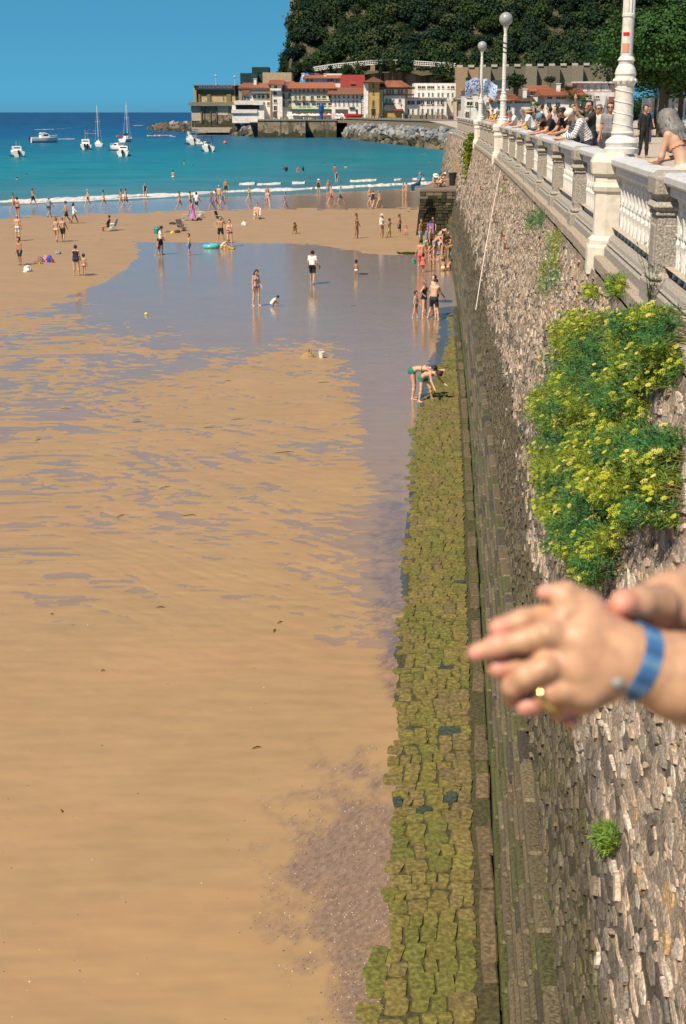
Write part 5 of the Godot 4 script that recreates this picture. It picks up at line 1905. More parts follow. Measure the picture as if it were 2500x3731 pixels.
const POSES := {
	"stand": {"armL": 4, "armR": -2, "elbow": 14, "thighL": 3, "thighR": -2},
	"standw": {"fem": 1.0, "armL": 6, "armR": -4, "elbow": 20, "thighL": 6, "kneeL": 12, "thighR": -2},
	"hips": {"outL": 48, "outR": 48, "elbow": 95, "inn": 55, "arm": -18, "spread": 9},
	"face": {"fem": 1.0, "armL": 40, "elbowL": 128, "innL": 30, "armR": 25, "elbowR": 80, "innR": 60, "thighR": 6, "kneeR": 12},
	"walk": {"thighL": 26, "kneeL": 6, "thighR": -18, "kneeR": 24, "armL": -22, "armR": 24, "elbow": 22},
	"walkw": {"fem": 1.0, "thighL": 24, "kneeL": 5, "thighR": -16, "kneeR": 22, "armL": -20, "armR": 22, "elbow": 24},
	"walkb": {"fem": 0.2, "fat": 0.7, "thighL": -14, "kneeL": 20, "thighR": 20, "kneeR": 4, "armL": 18, "armR": -18, "elbow": 26},
	"stout": {"fem": 0.7, "fat": 0.8, "armL": 10, "armR": 4, "elbow": 30, "inn": 30},
	"carry": {"thighL": 8, "kneeL": 14, "thighR": -6, "armL": 8, "outL": 16, "elbowL": 14, "armR": 24, "elbowR": 62, "nod": 14},
	"tend": {"fem": 0.9, "lean": 12, "nod": 22, "armL": 24, "elbowL": 58, "armR": 18, "elbowR": 40, "thighL": 8, "kneeL": 8},
	"kid": {"kid": 0.55, "armL": 12, "armR": -6, "elbow": 22, "thighL": 8, "thighR": -6, "kneeR": 10},
	"kidwalk": {"kid": 0.55, "thighL": 24, "kneeL": 10, "thighR": -16, "kneeR": 24, "armL": -16, "armR": 28, "elbow": 30},
	"kidreach": {"kid": 0.5, "lean": 14, "armL": 95, "armR": 80, "elbow": 12, "thighL": 20, "kneeL": 30},
	"tot": {"kid": 0.95, "armL": 20, "armR": 10, "elbow": 30, "spread": 8, "thighL": 6, "kneeL": 8},
	"squat": {"kid": 0.8, "lean": 30, "bend": 25, "thigh": 105, "knee": 128, "spread": 16, "arm": 30, "elbow": 15, "toe": 0.0},
	"bendw": {"fem": 1.0, "lean": 62, "bend": 26, "nod": -8, "thigh": 8, "knee": 14, "arm": 62, "elbow": 38, "inn": 10},
	"bendk": {"kid": 0.4, "lean": 46, "bend": 30, "nod": 10, "thighL": 28, "kneeL": 22, "thighR": 4, "kneeR": 6, "spread": 12, "armL": 38, "armR": 20, "elbow": 16},
	"stoop": {"lean": 34, "bend": 24, "nod": 6, "thighL": 22, "kneeL": 24, "thighR": 4, "kneeR": 8, "spread": 9, "armL": 46, "armR": 30, "elbow": 22},
	"sit": {"lean": -14, "thigh": 78, "knee": 82, "spread": 8, "arm": 34, "elbow": 55, "nod": 10, "toe": 0.0},
	"sitground": {"kid": 0.35, "lean": 26, "bend": 16, "thigh": 96, "knee": 118, "spread": 26, "arm": 42, "elbow": 50, "toe": 0.0},
	"rail": {"lean": 16, "bend": 20, "nod": 14, "thighL": 6, "kneeL": 14, "thighR": -4, "arm": 30, "elbow": 52, "inn": 30},
	"railw": {"fem": 1.0, "lean": 14, "bend": 16, "nod": 6, "arm": 30, "elbow": 54, "inn": 30},
	"photo": {"lean": 4, "armR": 112, "outR": 14, "elbowR": 48, "armL": 60, "elbowL": 80, "look": 24},
	"push": {"fem": 0.9, "arm": 34, "elbow": 62, "out": 12, "thighL": 14, "kneeL": 10, "thighR": -8, "kneeR": 14},
	"visor": {"fem": 1.0, "arm": 62, "elbow": 118, "inn": 34, "out": 20},
}

func cloth_keep(net: Dictionary, kind: String) -> Callable:
	var bones: Array = net.bones
	var vs: PackedVector3Array = net.v
	var bo: PackedInt32Array = net.b
	var j: Dictionary = net.j
	var h: float = j.h
	return func(i):
		var b: Array = bones[bo[i]]
		var n: String = b[4]
		var ab: Vector3 = b[1] - b[0]
		var t := clampf((vs[i] - b[0]).dot(ab) / maxf(ab.length_squared(), 1e-9), 0.0, 1.0)
		match kind:
			"shorts": return n == "seat" or (n == "belly" and t < 0.55) or (n == "thigh" and t < 0.74)
			"trunks": return n == "seat" or (n == "belly" and t < 0.4) or (n == "thigh" and t < 0.30)
			"briefs": return n == "seat" or (n == "belly" and t < 0.25) or (n == "thigh" and t < 0.10)
			"bikini": return n == "bust" or (n == "chest" and t > 0.55 and t < 0.86)
			"swimsuit": return n == "seat" or n == "belly" or n == "chest" or n == "bust" or (n == "thigh" and t < 0.06) or (n == "shoulder" and t < 0.15)
			"vest": return n == "belly" or n == "chest" or n == "bust" or n == "shoulder" or n == "seat" and t < 0.5
			"tee": return n == "belly" or n == "chest" or n == "bust" or n == "shoulder" or (n == "seat" and t < 0.6) or (n == "uparm" and t < 0.62)
			"shirt": return n == "belly" or n == "chest" or n == "bust" or n == "shoulder" or n == "seat" or n == "uparm" or (n == "forearm" and t < 0.85)
			"trousers": return n == "seat" or n == "thigh" or n == "calf" or (n == "belly" and t < 0.4)
			"hair", "bald", "cropped":
				if n == "hand" or n == "foot": return false
				if n != "head" and n != "ear" and n != "neck": return false
				var d: Vector3 = (j.hb as Basis).inverse() * (vs[i] - j.skull) / j.hs
				if kind == "bald": return d.y < 0.05 and d.y > -0.04 and d.z < 0.0
				return d.y > 0.052 + (0.0 if d.z < 0.03 else 0.02) or (d.z < -0.005 and d.y > (-0.07 if kind == "hair" else -0.03)) or (absf(d.x) > 0.06 and d.y > -0.01 and d.z < 0.03)
			"beard":
				if n != "head": return false
				var d: Vector3 = (j.hb as Basis).inverse() * (vs[i] - j.skull) / j.hs
				return d.y < -0.045 and d.z > 0.0
		return false

const SKINS := [[0.50, 0.30, 0.20], [0.42, 0.235, 0.145], [0.33, 0.17, 0.095], [0.56, 0.37, 0.27]]
const HAIRS := {"black": [0.014, 0.011, 0.010], "brown": [0.045, 0.026, 0.016], "grey": [0.24, 0.235, 0.23], "blond": [0.25, 0.16, 0.07], "dark": [0.022, 0.016, 0.012]}

# wear: list of [kind, Color(linear r, g, b)]; extras: long hair, caps, hats, skirts
func person(label: String, pose: String, at: Vector3, turn: float, hgt: float, skin: int, hair: String, wear: Array, opt := {}) -> Node3D:
	var o: Dictionary = POSES[pose].duplicate()
	o.merge(opt.get("pose", {}), true)
	var key: String = pose + str(opt.get("pose", {}))
	var net := figure(key, o)
	var root := thing("person", label, "person", at, turn, opt.get("group", ""))
	var stand: float = 1.72 if not POSES[pose].has("kid") else 1.72 * (0.97 - 0.11 * POSES[pose].kid)
	root.scale = Vector3.ONE * (hgt / stand)
	var sk: Array = SKINS[skin]
	var sm := mat("skin%d" % skin, lin(sk[0], sk[1], sk[2]), 0.55)
	sm.subsurf_scatter_enabled = false
	if not net.has("skin"):
		net.skin = skin_mesh(net, func(_i): return true)
	put("body", net.skin, sm, root)
	for wv in wear:
		var ck: String = "cloth_" + str(wv[0])
		if not net.has(ck): net[ck] = skin_mesh(net, cloth_keep(net, wv[0]), 0.011 * net.j.h if wv[0] in ["briefs", "bikini", "swimsuit"] else 0.016 * net.j.h, null, 0.004)
		var c: Color = wv[1]
		var cm := mat("cloth%s" % c.to_html(false), lin(c.r, c.g, c.b), 0.85)
		var nm: String = {"tee": "t_shirt", "vest": "top", "bikini": "bikini_top", "briefs": "swim_briefs"}.get(wv[0], wv[0])
		put(nm, net[ck], cm, root)
	var j: Dictionary = net.j
	if hair != "":
		var style: String = opt.get("style", "hair")
		var hk := "hair_" + style
		if not net.has(hk): net[hk] = skin_mesh(net, cloth_keep(net, style), (0.018 if style == "hair" else 0.010) * net.j.hs, null, 0.012 if style == "hair" else 0.004)
		var hc: Array = HAIRS[hair]
		var hm := mat("hair_" + hair, lin(hc[0], hc[1], hc[2]), 0.7, "fine", 20.0)
		var ho := put("hair", net[hk], hm, root)
		if opt.has("long"):   # falls down the back, or is tied up
			var f := Field.new()
			var hb: Basis = j.hb
			var s: Vector3 = j.skull
			var k: float = j.hs
			var bs := []
			if opt.long == "bun":
				bs = [[s + hb * Vector3(0, 0.10, -0.06) * k, s + hb * Vector3(0, 0.14, -0.075) * k, 0.035 * k, 0.042 * k, "h"]]
			else:
				bs = [[s + hb * Vector3(0, 0.02, -0.06) * k, s + hb * Vector3(0, -0.12, -0.075) * k, 0.070 * k, 0.072 * k, "h"], [s + hb * Vector3(0, -0.12, -0.075) * k, s + hb * Vector3(0, -0.24, -0.085) * k, 0.072 * k, 0.045 * k, "h"]]
			f.setup(bs, 0.02 * k, 0.03)
			var hn := f.net()
			put("hair_tail", skin_mesh(hn, func(_i): return true, 0.0, null, 0.01), hm, ho)
	if opt.has("hat"):   # ["cap" / "sunhat", Color]
		var hb: Basis = j.hb
		var s: Vector3 = j.skull + hb * Vector3(0, 0.045, -0.01) * j.hs
		var k: float = j.hs
		var c: Color = opt.hat[1]
		var g := G.new()
		g.lathe([Vector2(0.098, -0.01), Vector2(0.105, 0.01), Vector2(0.10, 0.05), Vector2(0.075, 0.085), Vector2(0.0, 0.10)], 14, Vector3.ZERO, hb * Basis.from_scale(Vector3.ONE * k))
		if opt.hat[0] == "cap":
			var pts := []
			for i in 9:
				var a := PI * (i / 8.0)
				pts.append(Vector3(cos(a) * 0.085, -0.004 - 0.012 * sin(a), 0.075 + sin(a) * 0.10))
			for i in 8: g.quad(hb * (Vector3(0, 0.006, 0.06) * k), hb * (pts[i] * k), hb * (pts[i + 1] * k), hb * (Vector3(0, 0.006, 0.06) * k + Vector3(0.0, 0.001, 0)))
			for i in 8: g.tri(hb * (Vector3(0, 0.008, 0.05) * k), hb * (pts[i] * k), hb * (pts[i + 1] * k))
		else:
			g.lathe([Vector2(0.095, 0.0), Vector2(0.19, -0.035), Vector2(0.185, -0.045), Vector2(0.095, -0.01)], 16, Vector3.ZERO, hb * Basis.from_scale(Vector3.ONE * k))
		build("cap" if opt.hat[0] == "cap" else "sun_hat", g, mat("cloth%s" % c.to_html(false), lin(c.r, c.g, c.b), 0.85), root, Transform3D(Basis.IDENTITY, s))
	if opt.has("glasses"):
		var hb: Basis = j.hb
		var s: Vector3 = j.skull
		var k: float = j.hs
		var g := G.new()
		for sd in [-1, 1]:
			g.ball(s + hb * Vector3(sd * 0.034, 0.008, 0.083) * k, Vector3(0.027, 0.02, 0.014) * k, 8, 5)
			g.tube([s + hb * Vector3(sd * 0.06, 0.012, 0.075) * k, s + hb * Vector3(sd * 0.092, 0.012, -0.01) * k], [0.005], 4)
		build("sunglasses", g, mat("black_plastic", lin(0.012, 0.012, 0.013), 0.2), root)
	if opt.has("skirt"):   # [length below the waist, flare, Color, called]
		var sk2: Array = opt.skirt
		var g := G.new()
		var p: Vector3 = j.waist
		var k: float = j.h
		var prof := [0.165, 0.195, 0.215, 0.215 + sk2[1] * 0.6, 0.215 + sk2[1]]
		var n := 20
		for r in 4:
			for i in n:
				var q := func(rr, ii):
					var a: float = TAU * ii / n
					var fr: float = prof[rr] * (1.0 + (0.05 * rr / 4.0) * sin(a * 6.0))
					return p + Vector3(cos(a) * fr * k, (0.04 - sk2[0] * rr / 4.0) * k, -sin(a) * fr * 0.72 * k)
				g.quad(q.call(r + 1, i), q.call(r + 1, i + 1), q.call(r, i + 1), q.call(r, i))
		var c: Color = sk2[2]
		build(sk2[3], g, mat("cloth%s" % c.to_html(false), lin(c.r, c.g, c.b), 0.85), root)
	return root

func on_sand(x: float, y: float) -> Vector3:   # photo pixel of the feet
	var p := gp(x, y, 0.0)
	for k in 4:
		var s := sand_at(p.x, -p.z)
		p = gp(x, y, s)
	return p

# beach figure: feet pixel, height in photo pixels (checks the size), facing
func bather(label: String, pose: String, x: float, y: float, turn: float, hgt: float, skin: int, hair: String, wear: Array, opt := {}) -> Node3D:
	var p := on_sand(x, y)
	return person(label, pose, p, deg_to_rad(turn), hgt, skin, hair, wear, opt)

func on_deck(x: float, y: float) -> Vector3:
	return gp(x, y, DECK)

func C(r: float, g: float, b: float) -> Color:
	return Color(r, g, b)

func people() -> void:
	var black := C(0.012, 0.012, 0.014)
	var navy := C(0.012, 0.018, 0.05)
	var white := C(0.72, 0.71, 0.68)
	var red := C(0.45, 0.03, 0.03)
	var G1 := "bathers on the beach"
	# --- along the water's edge, west to east
	bather("woman in coral top walking on the wet sand beside a dark-haired woman", "walkw", 52, 772, 80, 1.66, 1, "brown", [["bikini", C(0.6, 0.12, 0.08)], ["briefs", C(0.6, 0.12, 0.08)]], {"long": "bun"})
	bather("dark-haired woman in black bikini strolling on the wet sand", "standw", 66, 795, 160, 1.68, 1, "black", [["bikini", black], ["briefs", black]], {"long": "bun"})
	bather("man in black shorts striding along the foam edge", "walk", 122, 751, 90, 1.72, 1, "dark", [["shorts", black]])
	bather("man in grey-blue shirt and shorts walking on wet sand with sandals in hand", "walk", 181, 791, 150, 1.70, 1, "grey", [["tee", C(0.20, 0.28, 0.33)], ["shorts", C(0.10, 0.11, 0.09)]])
	bather("man in dark green shorts and cap walking towards the foam", "walk", 244, 815, -70, 1.78, 1, "dark", [["shorts", C(0.012, 0.035, 0.02)]], {"hat": ["cap", C(0.03, 0.04, 0.07)]})
	bather("woman in white towelling robe with black bob", "walkw", 271, 814, 100, 1.62, 1, "black", [["shirt", white], ["trunks", white]], {"long": "down"})
	bather("bald man in small black trunks walking by the surf", "walk", 322, 753, -80, 1.68, 0, "grey", [["trunks", black]], {"style": "bald"})
	bather("woman in pale bikini striding right through the swash", "walkw", 379, 759, 85, 1.66, 1, "black", [["bikini", C(0.55, 0.42, 0.33)], ["briefs", C(0.6, 0.5, 0.42)]], {"long": "bun"})
	bather("woman in brown bikini walking with a man in brown shorts", "walkw", 442, 752, -75, 1.62, 1, "dark", [["bikini", C(0.2, 0.09, 0.05)], ["briefs", C(0.2, 0.09, 0.05)]], {"long": "bun"})
	bather("man in brown shorts walking with a woman in brown bikini", "walk", 460, 756, -100, 1.76, 0, "dark", [["shorts", C(0.13, 0.09, 0.06)]])
	bather("stout woman in dark swimsuit standing with folded hands in the shallows", "stout", 530, 724, 10, 1.60, 0, "blond", [["swimsuit", navy]])
	bather("woman in dark bikini standing on wet sand beside a couple", "walkw", 655, 766, 80, 1.66, 1, "brown", [["bikini", black], ["briefs", C(0.3, 0.2, 0.14)]], {"long": "bun"})
	bather("bare-chested man chatting behind the woman in the lilac dress", "stand", 694, 772, 90, 1.76, 0, "brown", [["shorts", C(0.25, 0.2, 0.15)]])
	bather("man in white T-shirt and black shorts, back to the sea wall", "walk", 717, 771, 150, 1.74, 1, "dark", [["tee", white], ["shorts", black]])
	bather("woman in long lilac dress leaning to a beach chair", "tend", 704, 804, -60, 1.66, 1, "brown", [["vest", C(0.42, 0.16, 0.40)]], {"skirt": [0.92, 0.14, C(0.42, 0.16, 0.40), "dress_skirt"], "long": "bun"})
	bather("woman in blue beach dress and pink cap walking in the swash", "walkw", 773, 765, -80, 1.66, 1, "grey", [["vest", C(0.06, 0.09, 0.28)]], {"skirt": [0.42, 0.05, C(0.06, 0.09, 0.28), "dress_skirt"], "hat": ["cap", C(0.6, 0.3, 0.32)]})
	bather("tanned woman in swimsuit behind the blue beach dress", "walkw", 788, 757, -95, 1.62, 2, "dark", [["swimsuit", C(0.25, 0.12, 0.07)]])
	bather("man in pale blue cap wading with the walking group", "stand", 799, 744, 170, 1.74, 0, "grey", [["shorts", C(0.3, 0.25, 0.2)]], {"hat": ["cap", C(0.2, 0.42, 0.6)]})
	bather("woman in bright blue skirt walking beside the pale blue cap", "walkw", 810, 753, 90, 1.62, 0, "grey", [["bikini", C(0.3, 0.2, 0.15)]], {"skirt": [0.32, 0.04, C(0.04, 0.14, 0.42), "skirt"]})
	bather("man in black and yellow shorts standing ankle deep", "stand", 824, 712, 20, 1.78, 1, "dark", [["shorts", C(0.05, 0.045, 0.01)]])
	bather("woman with dark sandals in hand crossing the swash alone", "walkw", 908, 736, 100, 1.64, 0, "grey", [["bikini", C(0.2, 0.15, 0.12)], ["briefs", C(0.12, 0.08, 0.06)]])
	bather("tall dark-haired man walking behind a fair woman in white", "walk", 974, 742, 20, 1.80, 1, "black", [["trunks", C(0.5, 0.42, 0.36)]])
	bather("fair woman in white swimsuit walking out of the water", "walkw", 977, 756, 10, 1.66, 0, "blond", [["swimsuit", C(0.6, 0.42, 0.36)]])
	bather("girl in violet swimsuit walking on the wet sand", "walkw", 1041, 763, -80, 1.52, 1, "brown", [["swimsuit", C(0.10, 0.09, 0.25)]])
	bather("woman in white sun hat and black swimsuit in the surf", "standw", 1161, 709, 170, 1.64, 1, "dark", [["swimsuit", black]], {"hat": ["sunhat", white]})
	bather("man in light blue shorts paddling behind the red shorts", "stand", 1196, 718, 40, 1.76, 1, "grey", [["shorts", C(0.18, 0.42, 0.55)]])
	bather("man in red shorts striding left on the wet sand", "walk", 1207, 740, -85, 1.70, 0, "grey", [["shorts", C(0.42, 0.05, 0.05)]])
	bather("man in turquoise shirt and dark shorts walking left", "walk", 1242, 742, -90, 1.68, 1, "grey", [["tee", C(0.03, 0.33, 0.42)], ["shorts", C(0.01, 0.04, 0.035)]])
	bather("stout man with grey hair beside the navy swimsuit", "walkb", 1347, 748, 60, 1.72, 0, "grey", [["trunks", C(0.06, 0.06, 0.10)]], {"style": "bald"})
	bather("woman in navy swimsuit walking with two companions", "walkw", 1359, 758, 150, 1.66, 0, "blond", [["swimsuit", navy]])
	bather("woman carrying a white bag on the wet sand near the pier", "walkw", 1381, 758, -85, 1.62, 0, "grey", [["swimsuit", C(0.38, 0.22, 0.18)]])
	bather("fair-haired woman of the couple wading near the stone pier", "standw", 1469, 726, 90, 1.62, 0, "blond", [["swimsuit", C(0.42, 0.22, 0.2)]])
	bather("tanned man of the couple wading near the stone pier", "stand", 1479, 727, 120, 1.70, 1, "blond", [["trunks", C(0.4, 0.26, 0.18)]])
	# --- on the middle sandbank
	bather("woman in pale bikini walking along the pool edge, back turned", "walkw", 208, 881, 165, 1.66, 1, "blond", [["bikini", C(0.5, 0.4, 0.34)], ["briefs", C(0.55, 0.45, 0.38)]], {"long": "bun"})
	bather("man in black shorts walking along the pool edge, back turned", "walk", 231, 881, 175, 1.72, 1, "grey", [["shorts", C(0.012, 0.025, 0.02)]], {"style": "cropped"})
	bather("bald man in white and dark shorts, back turned", "stand", 67, 878, 175, 1.72, 0, "grey", [["shorts", C(0.55, 0.55, 0.54)]], {"style": "bald"})
	bather("boy in navy shorts standing on the lower sandbank", "kid", 74, 966, -30, 1.48, 2, "black", [["shorts", C(0.01, 0.03, 0.09)]])
	bather("woman in navy swimsuit seen from behind beside a small child", "stout", 280, 1004, 175, 1.62, 0, "brown", [["swimsuit", navy]], {"pose": {"fat": 0.35, "arm": -6, "inn": 0}})
	bather("small child standing close to the woman in navy swimsuit", "kid", 308, 1005, 170, 1.10, 1, "brown", [["briefs", C(0.46, 0.3, 0.2)]])
	bather("man in white T-shirt, black shorts and cap at the pool edge", "carry", 588, 928, 85, 1.74, 1, "dark", [["tee", white], ["shorts", black]], {"hat": ["cap", C(0.02, 0.02, 0.025)]})
	bather("small boy in dark trunks walking before the man in the cap", "kidwalk", 577, 930, -100, 0.98, 1, "dark", [["trunks", C(0.03, 0.03, 0.03)]])
	bather("boy in bright blue shorts wading in the pool", "kid", 690, 931, -60, 1.25, 1, "dark", [["shorts", C(0.02, 0.16, 0.42)]])
	bather("muscular man in black shorts with hands on hips", "hips", 805, 887, 10, 1.80, 1, "black", [["shorts", black]])
	bather("woman in magenta bikini with her hand at her mouth", "face", 838, 899, 0, 1.72, 0, "dark", [["bikini", C(0.5, 0.36, 0.3)], ["briefs", C(0.38, 0.03, 0.16)]], {"long": "bun"})
	bather("child crouching over the yellow board", "squat", 810, 908, 80, 1.12, 0, "blond", [["swimsuit", C(0.55, 0.5, 0.46)]])
	bather("child sitting alone on the bare sandbank", "sitground", 1075, 850, 0, 1.25, 2, "brown", [["trunks", C(0.05, 0.03, 0.03)]], {"long": "down"})
	bather("woman in blue bikini standing in the pool looking down", "standw", 934, 1116, 40, 1.68, 0, "black", [["bikini", C(0.10, 0.13, 0.42)], ["briefs", C(0.07, 0.12, 0.45)]], {"long": "down", "pose": {"nod": 26}})
	bather("toddler in white shirt bending at the feet of the woman in blue", "squat", 991, 1117, 120, 0.84, 1, "dark", [["vest", C(0.68, 0.66, 0.55)], ["briefs", C(0.68, 0.66, 0.55)]])
	bather("man in white T-shirt and black shorts wading away with toys", "walk", 1139, 1036, 165, 1.74, 1, "black", [["tee", white], ["shorts", black]], {"pose": {"arm": 8, "out": 14, "armL": 10, "armR": -4, "thighL": 12, "thighR": -8}})
	bather("toddler in white briefs standing in the pool, back turned", "tot", 1298, 1012, 178, 0.86, 2, "black", [["briefs", white]], {"long": "bun"})
	bather("woman in cream bikini walking right with a bag", "standw", 1299, 869, 60, 1.68, 2, "black", [["bikini", C(0.55, 0.46, 0.36)], ["briefs", C(0.4, 0.22, 0.12)]], {"long": "bun"})
	bather("woman in white wrap and sun hat on the sandbank", "standw", 1391, 867, 50, 1.66, 1, "grey", [["shirt", white], ["briefs", C(0.3, 0.17, 0.1)]], {"hat": ["sunhat", C(0.55, 0.46, 0.34)]})
	bather("boy in yellow shorts pointing beside the white wrap", "kid", 1419, 865, 70, 1.22, 2, "black", [["shorts", C(0.62, 0.5, 0.12)]], {"pose": {"armL": 75}})
	bather("boy in black and white shorts near the pier", "kid", 1455, 857, 60, 1.36, 1, "black", [["shorts", C(0.03, 0.03, 0.035)]])
	bather("toddler in pink bathing top walking by the pier", "tot", 1480, 872, 0, 0.84, 1, "brown", [["vest", C(0.6, 0.18, 0.24)], ["briefs", C(0.6, 0.4, 0.4)]])
	# --- the crowd searching the foot of the pier and wall
	bather("lean man in light blue shorts at the pier corner", "stand", 1533, 897, 60, 1.72, 2, "grey", [["shorts", C(0.28, 0.42, 0.55)]], {"style": "bald"})
	bather("woman holding a purple towel in front of the pier", "carry", 1578, 880, -40, 1.66, 1, "black", [["tee", black], ["trunks", black]], {"long": "down"})
	bather("man in navy shorts with hands behind, watching the crowd", "stand", 1567, 932, 70, 1.76, 1, "grey", [["shorts", navy]], {"style": "bald", "pose": {"arm": -22, "inn": 20}})
	bather("child stooping beside the man in navy shorts", "bendk", 1547, 925, 90, 1.30, 1, "black", [["trunks", C(0.1, 0.3, 0.32)]])
	bather("bare-backed woman stooping in front of the pier", "stoop", 1603, 905, 120, 1.64, 0, "brown", [["trunks", C(0.3, 0.22, 0.2)]])
	bather("boy in black shirt stooping towards the wall", "bendk", 1618, 914, 70, 1.40, 1, "black", [["tee", black], ["shorts", black]])
	bather("child in pale print stooping among the crowd", "bendk", 1602, 930, 60, 1.35, 1, "black", [["vest", C(0.42, 0.45, 0.6)], ["trunks", C(0.42, 0.45, 0.6)]])
	bather("boy leaning out to touch the sea wall", "kidreach", 1640, 885, 80, 1.34, 2, "black", [["trunks", C(0.5, 0.5, 0.56)]])
	bather("child with curly hair and turquoise bucket by the wall", "bendk", 1634, 942, 70, 1.25, 2, "black", [["trunks", C(0.2, 0.12, 0.08)]])
	bather("broad man in red shorts standing in the pool, back turned", "stand", 1533, 992, 178, 1.80, 1, "black", [["shorts", C(0.55, 0.10, 0.09)]], {"pose": {"out": 14, "fat": 0.25}})
	bather("small girl in coral skirt clinging to the man in red shorts", "tot", 1541, 993, 170, 0.98, 2, "black", [["vest", C(0.45, 0.12, 0.1)]], {"skirt": [0.3, 0.05, C(0.55, 0.11, 0.10), "skirt"]})
	bather("toddler in red frilled briefs standing in the pool", "tot", 1570, 977, 60, 0.90, 1, "brown", [["briefs", C(0.5, 0.07, 0.08)]])
	bather("woman in tan swimsuit stooping among the children", "stoop", 1590, 965, -50, 1.60, 1, "brown", [["swimsuit", C(0.35, 0.18, 0.12)]])
	bather("child in pale yellow briefs squatting in the water, back turned", "squat", 1614, 990, 175, 1.15, 2, "dark", [["briefs", C(0.62, 0.55, 0.32)]])
	bather("child in flowered briefs squatting beside the yellow briefs", "squat", 1632, 986, 150, 1.05, 2, "brown", [["briefs", C(0.58, 0.34, 0.28)]])
	bather("girl in turquoise swimsuit watching by the pier foot", "kid", 1556, 905, 40, 1.3, 1, "brown", [["swimsuit", C(0.03, 0.3, 0.34)]])
	bather("woman in black bikini standing among the crowd at the wall", "standw", 1612, 942, 80, 1.64, 1, "black", [["bikini", C(0.02, 0.02, 0.02)], ["briefs", C(0.02, 0.02, 0.02)]], {"long": "bun"})
	bather("boy in orange shorts stooping close to the wall", "bendk", 1644, 918, 60, 1.3, 2, "brown", [["shorts", C(0.55, 0.17, 0.03)]])
	bather("man in grey shorts crouching forward in the crowd", "stoop", 1584, 938, 60, 1.74, 0, "dark", [["shorts", C(0.2, 0.2, 0.22)]])
	bather("toddler in blue hat held in the crowd at the wall", "tot", 1596, 978, 100, 0.85, 0, "brown", [["briefs", C(0.1, 0.2, 0.45)]], {"hat": ["sunhat", C(0.1, 0.25, 0.5)]})
	# --- family standing by the weed
	bather("bearded man with bare chest behind the striped shorts", "stand", 1582, 1157, -60, 1.84, 3, "black", [["shorts", C(0.01, 0.03, 0.025)]], {"style": "cropped", "pose": {"armL": 20, "elbowL": 30, "outL": 22, "look": -20}})
	bather("man in black and white striped swim shorts, back turned", "stoop", 1580, 1170, 150, 1.82, 0, "black", [["shorts", C(0.018, 0.02, 0.03)]], {"style": "cropped", "pose": {"lean": 6, "bend": 4, "thighL": 18, "spreadL": 16, "armL": 20, "nod": 10}})
	bather("woman in black swimsuit with hand on hip in the pool", "hips", 1545, 1160, 70, 1.66, 0, "grey", [["swimsuit", black]], {"pose": {"fem": 1.0, "armL": 62, "outL": 10, "elbowL": 30, "innL": 10}})
	bather("boy in green trunks standing beside the black swimsuit", "kid", 1514, 1161, 60, 1.12, 0, "dark", [["trunks", C(0.02, 0.14, 0.07)]])
	bather("woman in green bikini bending right over at the weedy stones", "bendw", 1502, 1456, 85, 1.68, 0, "black", [["bikini", C(0.05, 0.12, 0.09)], ["briefs", C(0.015, 0.16, 0.115)]])
	bather("boy in green leaf-print trunks bending beside the green bikini", "bendk", 1541, 1462, 50, 1.42, 0, "brown", [["trunks", C(0.02, 0.18, 0.12)]], {"long": "bun"})
	# --- swimmers and waders
	for s in [[232, 722, 1.5, 1, "dark", "swimmer with only head and shoulders out in the calm bay"]]: pass
	for s in [[62, 654, 1.35], [96, 640, 1.4], [672, 600, 1.0], [700, 604, 1.45], [1178, 600, 1.4], [1031, 614, 1.25], [1566, 588, 1.4], [1260, 612, 1.2], [1538, 560, 1.4], [1550, 560, 1.42]]:
		var p := gp(s[0], s[1], SEA)
		person("swimmer with only head and shoulders out of the calm bay", "stand", p - Vector3(0, s[2], 0), rng.randf() * TAU, 1.7, rng.randi() % 3, "dark", [], {"group": "swimmers in the bay"})
	person("man with white trunks wading waist deep in the turquoise water", "stand", gp(631, 648, SEA) - Vector3(0, 0.75, 0), 2.9, 1.75, 1, "black", [["trunks", white]])
	person("bather in dark wetsuit standing waist deep", "stand", gp(1043, 624, SEA) - Vector3(0, 0.8, 0), 0.3, 1.7, 1, "black", [["shirt", black], ["trousers", black]])
	person("bather in coral top waist deep next to a dark figure", "standw", gp(1086, 625, SEA) - Vector3(0, 0.85, 0), 0.3, 1.65, 1, "dark", [["vest", C(0.5, 0.1, 0.1)]])
	person("dark-suited bather wading beside the coral top", "stand", gp(1104, 624, SEA) - Vector3(0, 0.8, 0), 1.3, 1.7, 1, "black", [["shirt", C(0.02, 0.03, 0.04)]])
	person("woman in red swimsuit wading far from the shore", "standw", gp(1220, 624, SEA) - Vector3(0, 0.7, 0), 3.0, 1.66, 0, "black", [["swimsuit", C(0.55, 0.07, 0.05)]])
	person("stout woman in dark swimsuit wading towards the beach", "stout", gp(1227, 662, SEA) - Vector3(0, 0.35, 0), 0.0, 1.64, 3, "grey", [["swimsuit", C(0.03, 0.02, 0.05)]])
	print("beach people ", Time.get_ticks_msec())
	promenade_people()
	quay_people()

func rail_person(label: String, pose: String, z: float, off: float, turn: float, hgt: float, skin: int, hair: String, wear: Array, opt := {}) -> Node3D:
	return person(label, pose, wallp(z, off, DECK), deg_to_rad(turn), hgt, skin, hair, wear, opt)

